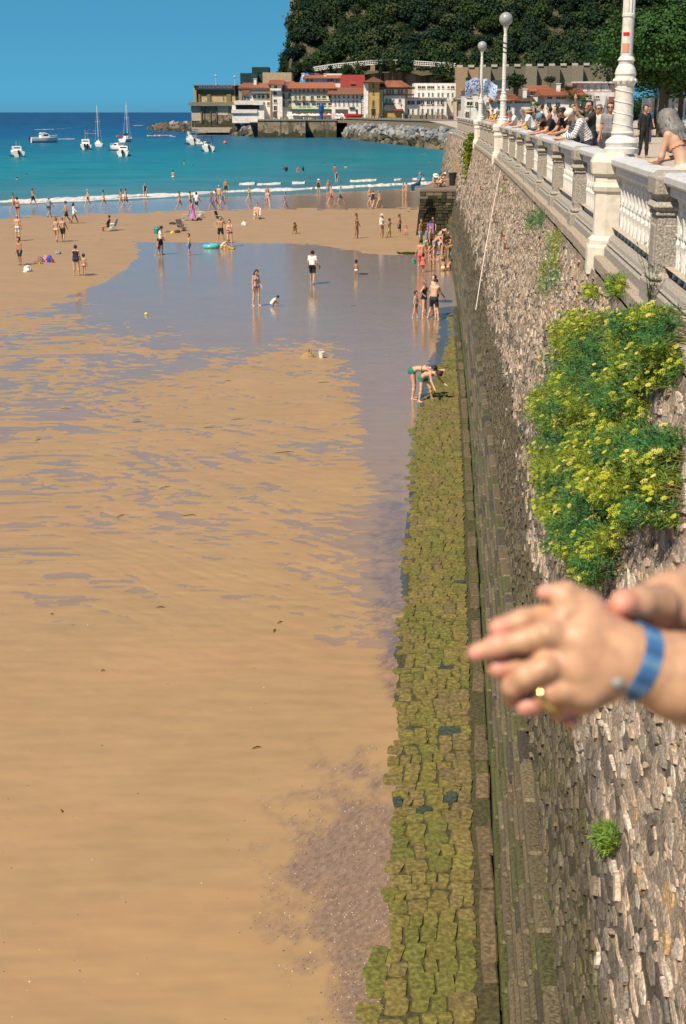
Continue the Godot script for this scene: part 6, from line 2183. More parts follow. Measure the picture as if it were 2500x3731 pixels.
func promenade_people() -> void:
	var black := C(0.012, 0.012, 0.014)
	var white := C(0.74, 0.73, 0.70)
	var fine := {"fine": true, "cell": 0.0165}
	# striped sailor shirt: stripes are separate bands of the cloth
	var m := rail_person("man in white cap and navy striped shirt leaning over the railing", "rail", 29.3, 2.12, -82, 1.74, 0, "grey", [["trousers", C(0.03, 0.035, 0.06)]], {"pose": fine, "hat": ["cap", C(0.62, 0.57, 0.5)], "style": "cropped"})
	var net := figure("rail" + str(fine), {})
	var base := cloth_keep(net, "shirt")
	var spine: Vector3 = net.j.pel
	var vs: PackedVector3Array = net.v
	var bones: Array = net.bones
	var bo: PackedInt32Array = net.b
	var tint := func(i):
		var b: Array = bones[bo[i]]
		var s := 0.0
		if b[4] in ["uparm", "forearm"]: s = (vs[i] - b[0]).dot((b[1] - b[0]).normalized())
		else: s = (vs[i] - spine).dot((net.j.up2 as Basis).y)
		if b[4] == "shoulder": return Color(0.74, 0.73, 0.71)
		return Color(0.03, 0.035, 0.07) if fposmod(s, 0.046) < 0.016 else Color(0.74, 0.73, 0.71)
	put("striped_shirt", skin_mesh(net, base, 0.016, tint, 0.004), mat("striped_cloth", Color.WHITE, 0.85, "", 1.0, true), m)
	rail_person("man in black T-shirt and sunglasses leaning on the railing", "rail", 34.2, 2.25, -60, 1.78, 1, "dark", [["tee", black], ["trousers", black]], {"pose": fine, "glasses": 1, "style": "cropped"})
	rail_person("man in dark green T-shirt raising a phone above the crowd", "photo", 36.0, 2.85, -75, 1.82, 1, "dark", [["tee", C(0.015, 0.03, 0.028)], ["trousers", C(0.02, 0.02, 0.03)]], {"pose": fine, "glasses": 1, "style": "cropped"})
	rail_person("older bearded man in navy T-shirt and sunglasses behind the striped shirt", "stand", 33.6, 3.35, 10, 1.80, 1, "grey", [["tee", C(0.012, 0.02, 0.035)], ["trousers", C(0.08, 0.08, 0.09)]], {"pose": fine, "glasses": 1, "style": "bald"})
	rail_person("person in black T-shirt and blue cap bowed over a phone", "rail", 37.8, 2.12, -70, 1.74, 1, "dark", [["tee", black], ["trousers", C(0.02, 0.03, 0.05)]], {"pose": {"fine": true, "cell": 0.0165, "lean": 22, "bend": 24, "nod": 26}, "hat": ["cap", C(0.14, 0.22, 0.30)]})
	rail_person("woman in sunglasses and flowered top peering past the blue cap", "railw", 39.5, 2.45, -30, 1.66, 1, "brown", [["vest", C(0.45, 0.2, 0.2)], ["trousers", C(0.2, 0.2, 0.24)]], {"glasses": 1, "long": "down"})
	rail_person("man in striped grey shirt among the crowd at the railing", "stand", 43.5, 2.55, -80, 1.70, 1, "dark", [["tee", C(0.34, 0.34, 0.36)], ["trousers", C(0.04, 0.05, 0.08)]], {"style": "cropped"})
	rail_person("grey-haired man in white shirt with arms folded on the railing", "rail", 47.5, 2.12, -80, 1.76, 0, "grey", [["tee", white], ["shorts", C(0.02, 0.03, 0.08)]], {"style": "cropped"})
	rail_person("woman in yellow top and straw hat shading her eyes", "visor", 51.0, 2.2, -60, 1.62, 1, "dark", [["vest", C(0.72, 0.52, 0.01)], ["shorts", C(0.3, 0.1, 0.05)]], {"hat": ["sunhat", C(0.34, 0.25, 0.12)], "pose": {"lean": 6}})
	rail_person("woman in orange dress beside the yellow top", "railw", 50.4, 2.75, -70, 1.64, 1, "dark", [["vest", C(0.6, 0.16, 0.06)], ["shorts", C(0.6, 0.16, 0.06)]])
	var far := [["person in white shirt by the ribboned lamp post", 57.5, white, "grey"], ["woman in orange top leaning out beyond the lamp post", 63.0, C(0.5, 0.15, 0.07), "dark"], ["grey-haired man in pale blue shirt beyond the lamp post", 66.5, C(0.35, 0.48, 0.60), "grey"], ["woman in white sun hat and beige top at the far railing", 70.0, C(0.5, 0.42, 0.33), "blond"], ["dark-haired woman in yellow top at the far railing", 74.0, C(0.6, 0.45, 0.05), "black"], ["man in tan top at the end of the far railing", 78.0, C(0.42, 0.26, 0.16), "brown"], ["woman in red top looking out by the far railing", 60.5, C(0.45, 0.05, 0.04), "black"]]
	for f in far:
		rail_person(f[0], "railw" if "woman" in f[0] else "rail", f[1], 2.15, -80 + rng.randf_range(-20, 20), 1.68, 1, f[3], [["tee", f[2]], ["trousers", C(0.08, 0.08, 0.1)]], {"hat": ["sunhat", C(0.66, 0.63, 0.56)]} if "hat" in f[0] else {})
	var more := [["man in grey polo standing behind the raised phone", 37.5, 3.5, C(0.2, 0.21, 0.22), "dark"], ["woman in teal top behind the blue cap", 40.5, 3.2, C(0.03, 0.2, 0.2), "brown"], ["man in cream shirt looking over the crowd", 42.0, 3.7, C(0.55, 0.5, 0.4), "grey"], ["woman in black top behind the grey striped shirt", 45.5, 3.3, C(0.02, 0.02, 0.02), "black"], ["man in blue shirt behind the white shirt", 48.5, 3.2, C(0.06, 0.12, 0.3), "dark"], ["person in rust shirt behind the straw hat", 53.0, 3.1, C(0.35, 0.1, 0.04), "dark"], ["person in white vest behind the ribboned lamp post", 58.5, 3.2, C(0.7, 0.7, 0.68), "brown"], ["person in dark jacket near the ribboned lamp post", 64.0, 3.3, C(0.05, 0.05, 0.07), "black"]]
	for f in more:
		rail_person(f[0], "standw" if "woman" in f[0] else "stand", f[1], f[2], -60 + rng.randf_range(-50, 50), rng.randf_range(1.66, 1.8), 1, f[4], [["tee", f[3]], ["trousers", C(0.06, 0.06, 0.08)]], {"glasses": 1} if "man" in f[0] else {})
	# strollers further in on the promenade
	person("woman in black T-shirt and sunglasses pushing a dark pram", "push", on_deck(2184, 556), 0.1, 1.66, 1, "black", [["tee", black], ["trousers", C(0.25, 0.23, 0.2)]], {"glasses": 1, "long": "down"})
	person("woman in long white dress walking away by the planter", "walkw", on_deck(2150, 552), PI, 1.70, 1, "brown", [["tee", white]], {"skirt": [0.75, 0.10, white, "dress_skirt"]})
	person("man in white shirt and sunglasses with white trousers", "walk", on_deck(2244, 570), 0.15, 1.84, 1, "dark", [["shirt", white], ["trousers", white]], {"glasses": 1, "style": "cropped"})
	person("person in white T-shirt hidden behind the man in white", "stand", on_deck(2228, 545), 0.3, 1.72, 1, "black", [["tee", white], ["trousers", C(0.4, 0.38, 0.35)]])
	person("person in red top strolling beyond the white dress", "stand", on_deck(2143, 520), 0.2, 1.74, 1, "dark", [["tee", C(0.45, 0.04, 0.03)], ["trousers", C(0.05, 0.05, 0.06)]])
	person("person in red vest strolling beside the red top", "stand", on_deck(2158, 516), 0.2, 1.72, 1, "dark", [["tee", C(0.42, 0.05, 0.04)], ["trousers", C(0.05, 0.05, 0.06)]])
	person("person in long black clothes right behind the lamp post column", "stand", on_deck(2342, 575), 0.4, 1.74, 1, "black", [["shirt", black], ["trousers", black]])
	person("person in blue top and sunglasses beyond the lamp post column", "stand", on_deck(2358, 525), 0.2, 1.72, 1, "dark", [["tee", C(0.03, 0.12, 0.25)], ["trousers", C(0.03, 0.05, 0.1)]], {"glasses": 1})
	person("tall stroller in black cap crossing behind the palms", "stand", on_deck(1934, 462), 0.3, 1.9, 2, "black", [["tee", black], ["trousers", black]])
	# grey-haired woman close by at the railing, seen from behind
	var gpose := {"fine": true, "cell": 0.0165, "arm": 10, "elbow": 78, "inn": 50}
	var gw := rail_person("woman with wavy shoulder-length grey hair leaning on the railing", "railw", 16.5, 2.06, -140, 1.68, 0, "", [["bikini", C(0.6, 0.3, 0.2)], ["trousers", C(0.55, 0.45, 0.4)]], {"pose": gpose})
	var gj: Dictionary = figure("railw" + str(gpose), {}).j
	var hb: Basis = gj.hb
	var s: Vector3 = gj.skull
	var f := Field.new()
	var bs := [[s + hb * Vector3(0, 0.05, -0.02), s + hb * Vector3(0, 0.02, -0.05), 0.098, 0.105, "h"]]
	for k in 9:
		var a := -2.2 + k * 0.55
		bs.append([s + hb * Vector3(sin(a) * 0.07, 0.02, -cos(a) * 0.06 - 0.02), s + hb * Vector3(sin(a) * 0.10, -0.16 - 0.04 * cos(a), -cos(a) * 0.085 - 0.02), 0.055, 0.048, "h"])
		bs.append([s + hb * Vector3(sin(a) * 0.10, -0.16 - 0.04 * cos(a), -cos(a) * 0.085 - 0.02), s + hb * Vector3(sin(a) * 0.085, -0.27 - 0.08 * cos(a), -cos(a) * 0.09 - 0.02), 0.048, 0.02, "h"])
	f.setup(bs, 0.0125, 0.02)
	var hn := f.net()
	var shade := func(i):
		var p: Vector3 = hn.v[i]
		var q := noise.get_noise_3d(p.x * 30.0, p.y * 5.0, p.z * 30.0)
		return Color(0.25, 0.245, 0.235) * (1.0 + 0.3 * q)
	var ho := put("hair", skin_mesh(hn, func(_i): return true, 0.0, shade, 0.012), mat("grey_hair", Color.WHITE, 0.6, "fine", 30.0, true), gw)
	var lk := G.new()   # loose curling locks
	for k in 110:
		var a := rng.randf_range(-2.4, 2.4)
		var y0 := rng.randf_range(-0.1, 0.08)
		var st := s + hb * Vector3(sin(a) * 0.10, y0, -cos(a) * 0.10 - 0.02)
		var pts := []
		var ln := rng.randf_range(0.10, 0.24)
		for i in 6:
			var t := i / 5.0
			pts.append(st + hb * Vector3(sin(a) * 0.035 * t + 0.014 * sin(t * 9.0 + k), -ln * t, -cos(a) * 0.02 * t + 0.014 * cos(t * 8.0 + k * 2.0)))
		lk.col = Color(0.30, 0.295, 0.285) if rng.randf() < 0.6 else Color(0.06, 0.058, 0.056)
		lk.tube(pts, [0.007, 0.008, 0.008, 0.007, 0.005, 0.002], 4)
	build("lock", lk, mat("grey_hair", Color.WHITE), ho)

func quay_people() -> void:
	var spots := []
	var dq := -gp(1100, 501, SEA).z
	for i in 44:
		var x := rng.randf_range(990, 1330)
		spots.append(Vector3(zp(x, 430, dq + 6.0).x, 4.5, -dq - rng.randf_range(4, 12)))
	for i in 22:
		var f := rng.randf_range(0.12, 0.95)
		spots.append(zp(1266, 438, dq).lerp(zp(1775, 441, -gp(1700, 556, SEA).z + 22.0), f) + Vector3(0, 0.3, -3.0))
	var tops := [C(0.6, 0.58, 0.55), C(0.05, 0.06, 0.1), C(0.4, 0.08, 0.06), C(0.1, 0.25, 0.4), C(0.5, 0.4, 0.3), C(0.03, 0.03, 0.03)]
	var hues := ["white", "navy", "red", "blue", "sand", "black"]
	for i in spots.size():
		var a := rng.randi() % 6
		var b := rng.randi() % 6
		person("tiny figure in %s top and %s trousers %s" % [hues[a], hues[b], "by the quay parasols" if i < 44 else "on the long harbour wall"], "stand", spots[i], rng.randf() * TAU, rng.randf_range(1.6, 1.8), 1, "dark", [["tee", tops[a]], ["trousers", tops[b]]], {"group": "strollers and diners on the quay"})

# ---------- afloat, pier and things on the beach ----------
func motorboat(label: String, x: float, y: float, l: float, turn: float, opt := {}) -> void:
	var root := thing("motorboat", label, "boat", gp(x, y, SEA), deg_to_rad(turn), "boats moored in the bay")
	var w := l * 0.36
	var h := l * 0.15
	var white := mat("gelcoat", lin(0.78, 0.77, 0.74), 0.35)
	build("hull", hull(l, w, h), white, root)
	var g := G.new()
	g.box(Vector3(0, h * 0.12, l * 0.02), Vector3(w * 1.0, h * 0.18, l * 0.9))
	build("rubbing_strake", g, mat("boat_stripe", lin(0.02, 0.03, 0.06), 0.5), root)
	g = G.new()   # cabin with sloping screen
	var c: float = opt.get("cabin", 0.5)
	g.prism(PackedVector2Array([Vector2(-l * 0.16, h), Vector2(l * 0.20, h), Vector2(l * 0.14, h + l * 0.10 * c * 2), Vector2(l * 0.02, h + l * 0.19 * c * 1.6), Vector2(-l * 0.14, h + l * 0.18 * c * 1.6)]), -w * 0.36, w * 0.36, Transform3D(Basis(Vector3.UP, PI / 2), Vector3.ZERO))
	build("cabin", g, white, root)
	g = G.new()
	for s in [-1, 1]: g.box(Vector3(s * w * 0.365, h + l * 0.10 * c * 1.6, -l * 0.02), Vector3(0.03, l * 0.055, l * 0.17))
	g.box(Vector3(0, h + l * 0.11 * c * 1.6, l * 0.145), Vector3(w * 0.56, l * 0.07, 0.04))
	build("windscreen", g, mat("dark_pane", Color.WHITE), root)
	g = G.new()   # open cockpit aft
	g.box(Vector3(0, h * 1.08, l * 0.34), Vector3(w * 0.74, h * 0.22, l * 0.22))
	build("cockpit", g, mat("cockpit_grey", lin(0.42, 0.42, 0.41), 0.7), root)
	for k in int(opt.get("outboards", 1)):
		g = G.new()
		var ox: float = (k - (opt.get("outboards", 1) - 1) * 0.5) * 0.62
		g.cham(Vector3(ox, h * 0.95, l * 0.5 + 0.22), Vector3(0.42, 0.75, 0.5), 0.1)
		g.box(Vector3(ox, h * 0.2, l * 0.5 + 0.28), Vector3(0.16, 1.0, 0.26))
		build("outboard_engine", g, mat("engine_black", lin(0.012, 0.012, 0.014), 0.4), root)
	g = G.new()
	for s in [-1, 1]:
		g.tube([Vector3(s * w * 0.42, h * 1.05, l * 0.1), Vector3(s * w * 0.40, h * 1.5, -l * 0.15), Vector3(s * w * 0.2, h * 1.6, -l * 0.42), Vector3(0, h * 1.65, -l * 0.48)], [0.03], 4)
	if opt.has("mast"):
		g.tube([Vector3(0, h, 0), Vector3(0, h + l * opt.mast, 0)], [0.05, 0.03], 5)
		g.tube([Vector3(w * 0.2, h, l * 0.1), Vector3(w * 0.22, h + l * opt.mast * 0.9, l * 0.1)], [0.03, 0.02], 5)
	build("rail", g, mat("steel", lin(0.5, 0.5, 0.5), 0.3), root)
	if opt.has("canopy"):
		g = G.new()
		g.cham(Vector3(0, h + l * 0.30, l * 0.16), Vector3(w * 0.8, 0.1, l * 0.32), 0.03)
		for s in [-1, 1]:
			for z in [0.03, 0.30]: g.tube([Vector3(s * w * 0.38, h, l * z), Vector3(s * w * 0.38, h + l * 0.30, l * z)], [0.03], 4)
		build("canopy", g, mat("canopy_navy", lin(0.015, 0.025, 0.07), 0.8), root)

func sailboat(label: String, x: float, y: float, l: float, turn: float, top: float, sail: Color) -> void:
	var p := gp(x, y, SEA)
	var root := thing("sailboat", label, "boat", p, deg_to_rad(turn), "boats moored in the bay")
	var w := l * 0.30
	var h := l * 0.12
	var white := mat("gelcoat", Color.WHITE)
	build("hull", hull(l, w, h), white, root)
	var g := G.new()
	g.prism(PackedVector2Array([Vector2(-l * 0.15, h), Vector2(l * 0.2, h), Vector2(l * 0.15, h * 1.7), Vector2(-l * 0.13, h * 1.8)]), -w * 0.26, w * 0.26, Transform3D(Basis(Vector3.UP, PI / 2), Vector3.ZERO))
	build("coachroof", g, white, root)
	var mh := zp(x, top, -p.z).y - p.y
	g = G.new()
	g.tube([Vector3(0, h, -l * 0.08), Vector3(0, mh, -l * 0.08)], [0.10, 0.07], 6)
	g.tube([Vector3(0, h + 1.1, -l * 0.08), Vector3(0, h + 1.0, l * 0.38)], [0.06], 6)
	g.tube([Vector3(-0.7, mh * 0.6, -l * 0.08), Vector3(0.7, mh * 0.6, -l * 0.08)], [0.035], 4)
	for e in [Vector3(0, h, -l * 0.48), Vector3(0, h, l * 0.48), Vector3(-w * 0.45, h, 0), Vector3(w * 0.45, h, 0)]:
		g.tube([e, Vector3(0, mh * 0.98, -l * 0.08)], [0.018], 3)
	build("mast", g, mat("alloy", lin(0.62, 0.63, 0.63), 0.35), root)
	g = G.new()
	g.tube([Vector3(0, h + 1.25, -l * 0.07), Vector3(0, h + 1.3, l * 0.15), Vector3(0, h + 1.15, l * 0.37)], [0.22, 0.2, 0.12], 8)
	build("furled_sail", g, mat("furled%s" % sail.to_html(false), sail, 0.85), root)

func kayak(label: String, x: float, y: float, turn: float, col: Color, rider: Color) -> void:
	var p := gp(x, y, SEA)
	var root := thing("kayak", label, "kayak", p, deg_to_rad(turn), "kayaks on the bay")
	var g := G.new()
	var n := 10
	for i in n:
		var r := func(k):
			var t: float = float(k) / n * 2.0 - 1.0
			return 0.42 * (1.0 - t * t * 0.98)
		var z0 := -2.3 + 4.6 * i / n
		var z1 := -2.3 + 4.6 * (i + 1) / n
		var a: float = r.call(i)
		var b: float = r.call(i + 1)
		var e0 := 0.12 * pow(absf(z0) / 2.3, 2.0)
		var e1 := 0.12 * pow(absf(z1) / 2.3, 2.0)
		for s in [-1, 1]:
			g.quad(Vector3(0, -0.1, z0), Vector3(0, -0.1, z1), Vector3(s * b, 0.14 + e1, z1), Vector3(s * a, 0.14 + e0, z0))
			g.quad(Vector3(s * a, 0.14 + e0, z0), Vector3(s * b, 0.14 + e1, z1), Vector3(0, 0.26 + e1, z1), Vector3(0, 0.26 + e0, z0))
	build("shell", g, mat("kayak%s" % col.to_html(false), col, 0.4), root)
	g = G.new()
	g.tube([Vector3(-1.0, 0.55, -0.3), Vector3(1.0, 0.85, -0.3)], [0.03], 5)
	for s in [-1, 1]: g.box(Vector3(s * 1.0, 0.70 + s * 0.15, -0.3), Vector3(0.35, 0.14, 0.03))
	build("paddle", g, mat("engine_black", lin(0.012, 0.012, 0.014)), root)
	person("paddler sitting in the " + label.split(" drifting")[0], "sit", p + Vector3(0, -0.25, 0), deg_to_rad(turn + 180.0), 1.72, 1, "dark", [["tee", rider], ["trousers", C(0.03, 0.03, 0.04)]], {"group": "kayak paddlers", "pose": {"thigh": 88, "knee": 12, "lean": 0, "drop": 0.55}})

func beach_chair(label: String, x: float, y: float, turn: float, cloth: Color, frame: Color, group := "") -> Node3D:
	var root := thing("beach_chair", label, "beach chair", on_sand(x, y), deg_to_rad(turn), group)
	var g := G.new()
	for s in [-0.26, 0.26]:
		g.tube([Vector3(s, 0.0, 0.28), Vector3(s, 0.30, -0.22), Vector3(s, 0.82, -0.42)], [0.014], 5)
		g.tube([Vector3(s, 0.0, -0.32), Vector3(s, 0.28, 0.26)], [0.014], 5)
		g.tube([Vector3(s, 0.46, 0.22), Vector3(s, 0.48, -0.28)], [0.02], 5)
		g.tube([Vector3(s, 0.28, 0.24), Vector3(s, 0.46, 0.2)], [0.012], 5)
	for q in [[0.0, 0.28], [0.0, -0.32], [0.82, -0.42], [0.28, 0.26]]: g.tube([Vector3(-0.26, q[0], q[1]), Vector3(0.26, q[0], q[1])], [0.014], 5)
	build("frame", g, mat("frame%s" % frame.to_html(false), frame, 0.4), root)
	g = G.new()
	for i in 6:   # slung cloth
		var t0 := i / 6.0
		var t1 := (i + 1) / 6.0
		g.quad(Vector3(-0.25, 0.27 - 0.05 * sin(PI * t0), 0.26 - 0.5 * t0), Vector3(0.25, 0.27 - 0.05 * sin(PI * t0), 0.26 - 0.5 * t0), Vector3(0.25, 0.27 - 0.05 * sin(PI * t1), 0.26 - 0.5 * t1), Vector3(-0.25, 0.27 - 0.05 * sin(PI * t1), 0.26 - 0.5 * t1))
	g.quad(Vector3(-0.25, 0.28, -0.22), Vector3(0.25, 0.28, -0.22), Vector3(0.25, 0.82, -0.415), Vector3(-0.25, 0.82, -0.415))
	g.cham(Vector3(0, 0.55, -0.345), Vector3(0.5, 0.52, 0.025), 0.01, Basis(Vector3.RIGHT, -0.35))
	build("sling", g, mat("cloth%s" % cloth.to_html(false), lin(cloth.r, cloth.g, cloth.b), 0.9), root)
	return root

func heap(called: String, label: String, category: String, x: float, y: float, size: Vector3, col: Color, sd: int, strap := false) -> void:
	# soft bag, towel or bundle: a slumped irregular lump with folds
	var root := thing(called, label, category, on_sand(x, y), rng.randf() * TAU, "")
	var g := G.new()
	var nz := make_noise(2.2, sd, 3)
	var n := 14
	var m := 7
	var pt := func(i, k):
		var a: float = TAU * i / n
		var th: float = PI * 0.5 * k / m
		var d := Vector3(cos(a) * cos(th), sin(th), sin(a) * cos(th))
		return d * size * 0.5 * Vector3(1, 2, 1) * (1.0 + 0.38 * nz.get_noise_3dv(d * 1.3))
	for i in n:
		for k in m: g.quad(pt.call(i + 1, k), pt.call(i, k), pt.call(i, k + 1), pt.call(i + 1, k + 1))
	build("folded_cloth" if called == "towel" else "body", g, mat("cloth%s" % col.to_html(false), lin(col.r, col.g, col.b), 0.9), root)
	if strap:
		g = G.new()
		var pts := []
		for i in 9: pts.append(Vector3(cos(PI * i / 8.0) * size.x * 0.3, size.y * 0.9 + sin(PI * i / 8.0) * size.y * 0.4, 0))
		g.tube(pts, [0.012], 5)
		build("strap", g, mat("strap_dark", lin(0.03, 0.03, 0.03), 0.8), root)

func bucket(label: String, p: Vector3, s: float, col: Color, tilt := 0.0) -> void:
	var root := thing("toy_bucket", label, "bucket", p, rng.randf())
	root.rotation.z = tilt
	var g := G.new()
	g.lathe([Vector2(0.0, 0.0), Vector2(0.075, 0.0), Vector2(0.105, 0.20), Vector2(0.112, 0.20), Vector2(0.112, 0.215), Vector2(0.098, 0.215), Vector2(0.07, 0.015), Vector2(0.0, 0.015)], 14, Vector3.ZERO, Basis.from_scale(Vector3.ONE * s))
	build("pail", g, mat("plastic%s" % col.to_html(false), lin(col.r, col.g, col.b), 0.4), root)
	g = G.new()
	var pts := []
	for i in 9: pts.append(Vector3(cos(PI * i / 8.0) * 0.11, 0.21 + sin(PI * i / 8.0) * 0.09, 0) * s)
	g.tube(pts, [0.006 * s], 5)
	build("handle", g, mat("plastic_white", lin(0.7, 0.7, 0.68), 0.4), root)

func afloat() -> void:
	motorboat("white open boat with radar arch at the edge of the bay", 62, 570, 6.5, 20, {"mast": 0.3})
	motorboat("white sport cruiser moored alone in the blue water", 163, 519, 8.0, -62, {"cabin": 0.62, "outboards": 1})
	motorboat("white boat with twin black outboards beside a slim sailboat", 313, 544, 6.8, 12, {"outboards": 2, "cabin": 0.6, "mast": 0.5})
	motorboat("white cuddy boat moored just behind another, engine tilted", 432, 549, 6.0, 48, {"cabin": 0.45})
	motorboat("white boat with rounded screen and single black outboard, bow to the harbour", 452, 568, 6.4, 4, {"cabin": 0.5})
	motorboat("white cruiser with tall wheelhouse and masts before the dark rocks", 700, 526, 8.6, 15, {"cabin": 0.8, "mast": 0.55, "canopy": 1})
	motorboat("white boat with navy bimini canopy near the wheelhouse cruiser", 757, 551, 7.0, 10, {"cabin": 0.5, "canopy": 1})
	motorboat("small white dinghy tied between two moored cruisers", 733, 528, 3.6, 60, {"cabin": 0.25})
	motorboat("small white launch lying off the grey boulder slope", 1208, 493, 4.6, 80, {"cabin": 0.3})
	sailboat("slim white sailboat with blue sail cover and faint tall mast", 360, 533, 6.5, 10, 382, lin(0.02, 0.05, 0.16))
	sailboat("white sailboat with dark furled sail and bright tall mast", 463, 517, 7.5, -12, 372, lin(0.03, 0.03, 0.05))
	sailboat("tiny dinghy with rust red sail by the quay steps", 1118, 494, 4.0, 30, 468, lin(0.35, 0.06, 0.03))
	kayak("orange kayak drifting behind the slim sailboat", 330, 489, 70, lin(0.6, 0.12, 0.03), C(0.5, 0.08, 0.05))
	kayak("long orange kayak drifting beside the bright mast", 447, 499, 80, lin(0.55, 0.10, 0.04), C(0.1, 0.1, 0.15))
	kayak("yellow kayak drifting off the breakwater", 560, 497, 85, lin(0.62, 0.45, 0.03), C(0.02, 0.05, 0.12))
	kayak("red kayak drifting ahead of its wake", 585, 495, 85, lin(0.55, 0.05, 0.04), C(0.55, 0.1, 0.06))
	kayak("pink kayak drifting next to the wake", 603, 496, 85, lin(0.6, 0.22, 0.16), C(0.5, 0.1, 0.06))
	var buoy := thing("buoy", "round orange mooring buoy floating alone", "buoy", gp(820, 524, SEA))
	var g := G.new()
	g.ball(Vector3(0, 0.25, 0), Vector3(0.5, 0.5, 0.5), 12, 8)
	build("float", g, mat("buoy_orange", lin(0.55, 0.10, 0.04), 0.4), buoy)
	g = G.new()
	g.tube([Vector3(0, 0.7, 0), Vector3(0, 0.95, 0)], [0.08, 0.05], 6)
	build("eye", g, mat("steel", lin(0.5, 0.5, 0.5)), buoy)
	pier()
	beach_things()
	promenade_things()

func pier() -> void:
	var root := thing("stone_pier", "low dark weedy stone pier running out from the sea wall", "pier")
	var z0 := 98.6
	var z1 := 116.0
	var top := 3.05
	var xl := gp(1512, 857, 0.0).x
	var xr := wx(z0) + 0.9
	var m := mat("pier_stone", Color.WHITE, 0.75, "fine", 1.5, true, 1.5)
	var core := G.new()
	core.col = Color(0.030, 0.032, 0.016)
	var lie := Transform3D(Basis(Vector3.RIGHT, -PI / 2), Vector3.ZERO)
	core.prism(PackedVector2Array([Vector2(xl + 0.3, z0 + 0.05), Vector2(xr + 0.6, z0 + 0.05), Vector2(xr + 1.8, z1), Vector2(xl + 2.9, z1)]), -0.5, top, lie)
	build("core", core, m, root)
	var y := -0.1
	var n := 0
	while y < top - 0.05:
		var h := minf(rng.randf_range(0.16, 0.27), top - y)
		var x := xl + 0.12 * y + rng.randf() * 0.1
		while x < xr:
			var w := minf(rng.randf_range(0.25, 0.62), xr - x)
			if w < 0.1: break
			var g := G.new()
			var k := rng.randf()
			var c := Color(0.055, 0.055, 0.026)
			if k < 0.2: c = Color(0.10, 0.085, 0.045)
			elif k < 0.26: c = Color(0.22, 0.17, 0.11)
			elif k < 0.5: c = Color(0.032, 0.035, 0.018)
			if y < 0.8 and rng.randf() < 0.5: c = Color(0.085, 0.10, 0.02)
			if y > 2.4 and rng.randf() < 0.4: c = Color(0.26, 0.21, 0.15)
			g.col = c * rng.randf_range(0.8, 1.2)
			g.col.a = 1.0
			g.cham(Vector3(x + w * 0.5, y + h * 0.5, -z0 - rng.randf_range(-0.05, 0.04)), Vector3(w - 0.02, h - 0.02, 0.3), 0.025)
			build("stone", g, m, root)
			n += 1
			x += w
		y += h
	var slab := G.new()
	slab.col = Color(0.30, 0.235, 0.17)
	slab.prism(PackedVector2Array([Vector2(xl + 0.3, z0 - 0.15), Vector2(xr + 0.6, z0 - 0.15), Vector2(xr + 1.8, z1), Vector2(xl + 2.9, z1)]), top + 0.002, top + 0.15, lie)
	build("deck", slab, m, root)
	var side := G.new()
	side.col = Color(0.06, 0.06, 0.03)
	side.quad(Vector3(xl + 2.6, -0.5, -z1), Vector3(xl, -0.5, -z0), Vector3(xl + 0.37, top, -z0), Vector3(xl + 2.9, top, -z1))
	build("side_face", side, m, root)
	# people and furniture on its deck
	var dk := top + 0.15
	person("man in blue top sitting on the seaward edge of the stone pier", "sit", gp(1524, 694, dk) + Vector3(0, -0.1, 0), -1.2, 1.72, 1, "grey", [["tee", C(0.02, 0.16, 0.36)], ["trousers", C(0.02, 0.04, 0.08)]])
	var k := 0
	for x in [1582, 1592, 1603]:
		person(["woman in white hat sitting on the pier deck", "sunbather sitting between two white hats on the pier", "second white-hatted sunbather on the pier by the bin"][k], "sitground", gp(x, 682 - k, dk), 0.2 + k, 1.5, 0, "grey", [["swimsuit", C(0.55, 0.42, 0.36)]], {"hat": ["sunhat", C(0.72, 0.72, 0.7)]} if k != 1 else {})
		k += 1
	var bin := thing("litter_bin", "black litter bin standing on the stone pier", "bin", gp(1651, 676, dk))
	var g := G.new()
	g.lathe([Vector2(0.0, 0.0), Vector2(0.27, 0.0), Vector2(0.33, 0.85), Vector2(0.36, 0.86), Vector2(0.36, 0.92), Vector2(0.0, 0.95)], 12)
	build("drum", g, mat("bin_black", lin(0.015, 0.016, 0.016), 0.5), bin)
	g = G.new()
	for s in [-1, 1]: g.box(Vector3(s * 0.33, 0.75, 0), Vector3(0.08, 0.05, 0.2))
	build("handle", g, mat("bin_black", Color.WHITE), bin)
	var chair := thing("lifeguard_chair", "tall wooden lifeguard chair on the stone pier", "chair", gp(1679, 676, dk), 0.3)
	var wood := mat("pale_wood", lin(0.46, 0.30, 0.16), 0.7)
	g = G.new()
	for sx in [-0.35, 0.35]:
		for sz in [-0.35, 0.35]: g.box(Vector3(sx, 0.7 if sz > 0 else 0.85, sz), Vector3(0.07, 1.4 if sz > 0 else 1.7, 0.07))
	build("leg", g, wood, chair)
	g = G.new()
	for i in 5: g.box(Vector3(0, 1.0, -0.3 + i * 0.15), Vector3(0.8, 0.04, 0.12))
	build("seat", g, wood, chair)
	g = G.new()
	for i in 3: g.box(Vector3(0, 1.25 + i * 0.17, -0.36), Vector3(0.8, 0.1, 0.04))
	build("backrest", g, wood, chair)
	person("young man standing behind the tall wooden chair on the pier", "stand", gp(1672, 672, dk), 0.4, 1.72, 2, "dark", [["trunks", C(0.3, 0.1, 0.05)]])
	var deckch := thing("deck_chair", "reclined white deck chair beside the wall on the pier", "deck chair", gp(1701, 678, dk), -0.6)
	g = G.new()
	g.cham(Vector3(0, 0.35, 0.2), Vector3(0.6, 0.05, 0.9), 0.02)
	g.cham(Vector3(0, 0.85, -0.42), Vector3(0.6, 1.1, 0.05), 0.02, Basis(Vector3.RIGHT, -0.4))
	build("seat", g, mat("deck_white", lin(0.7, 0.66, 0.6), 0.7), deckch)
	g = G.new()
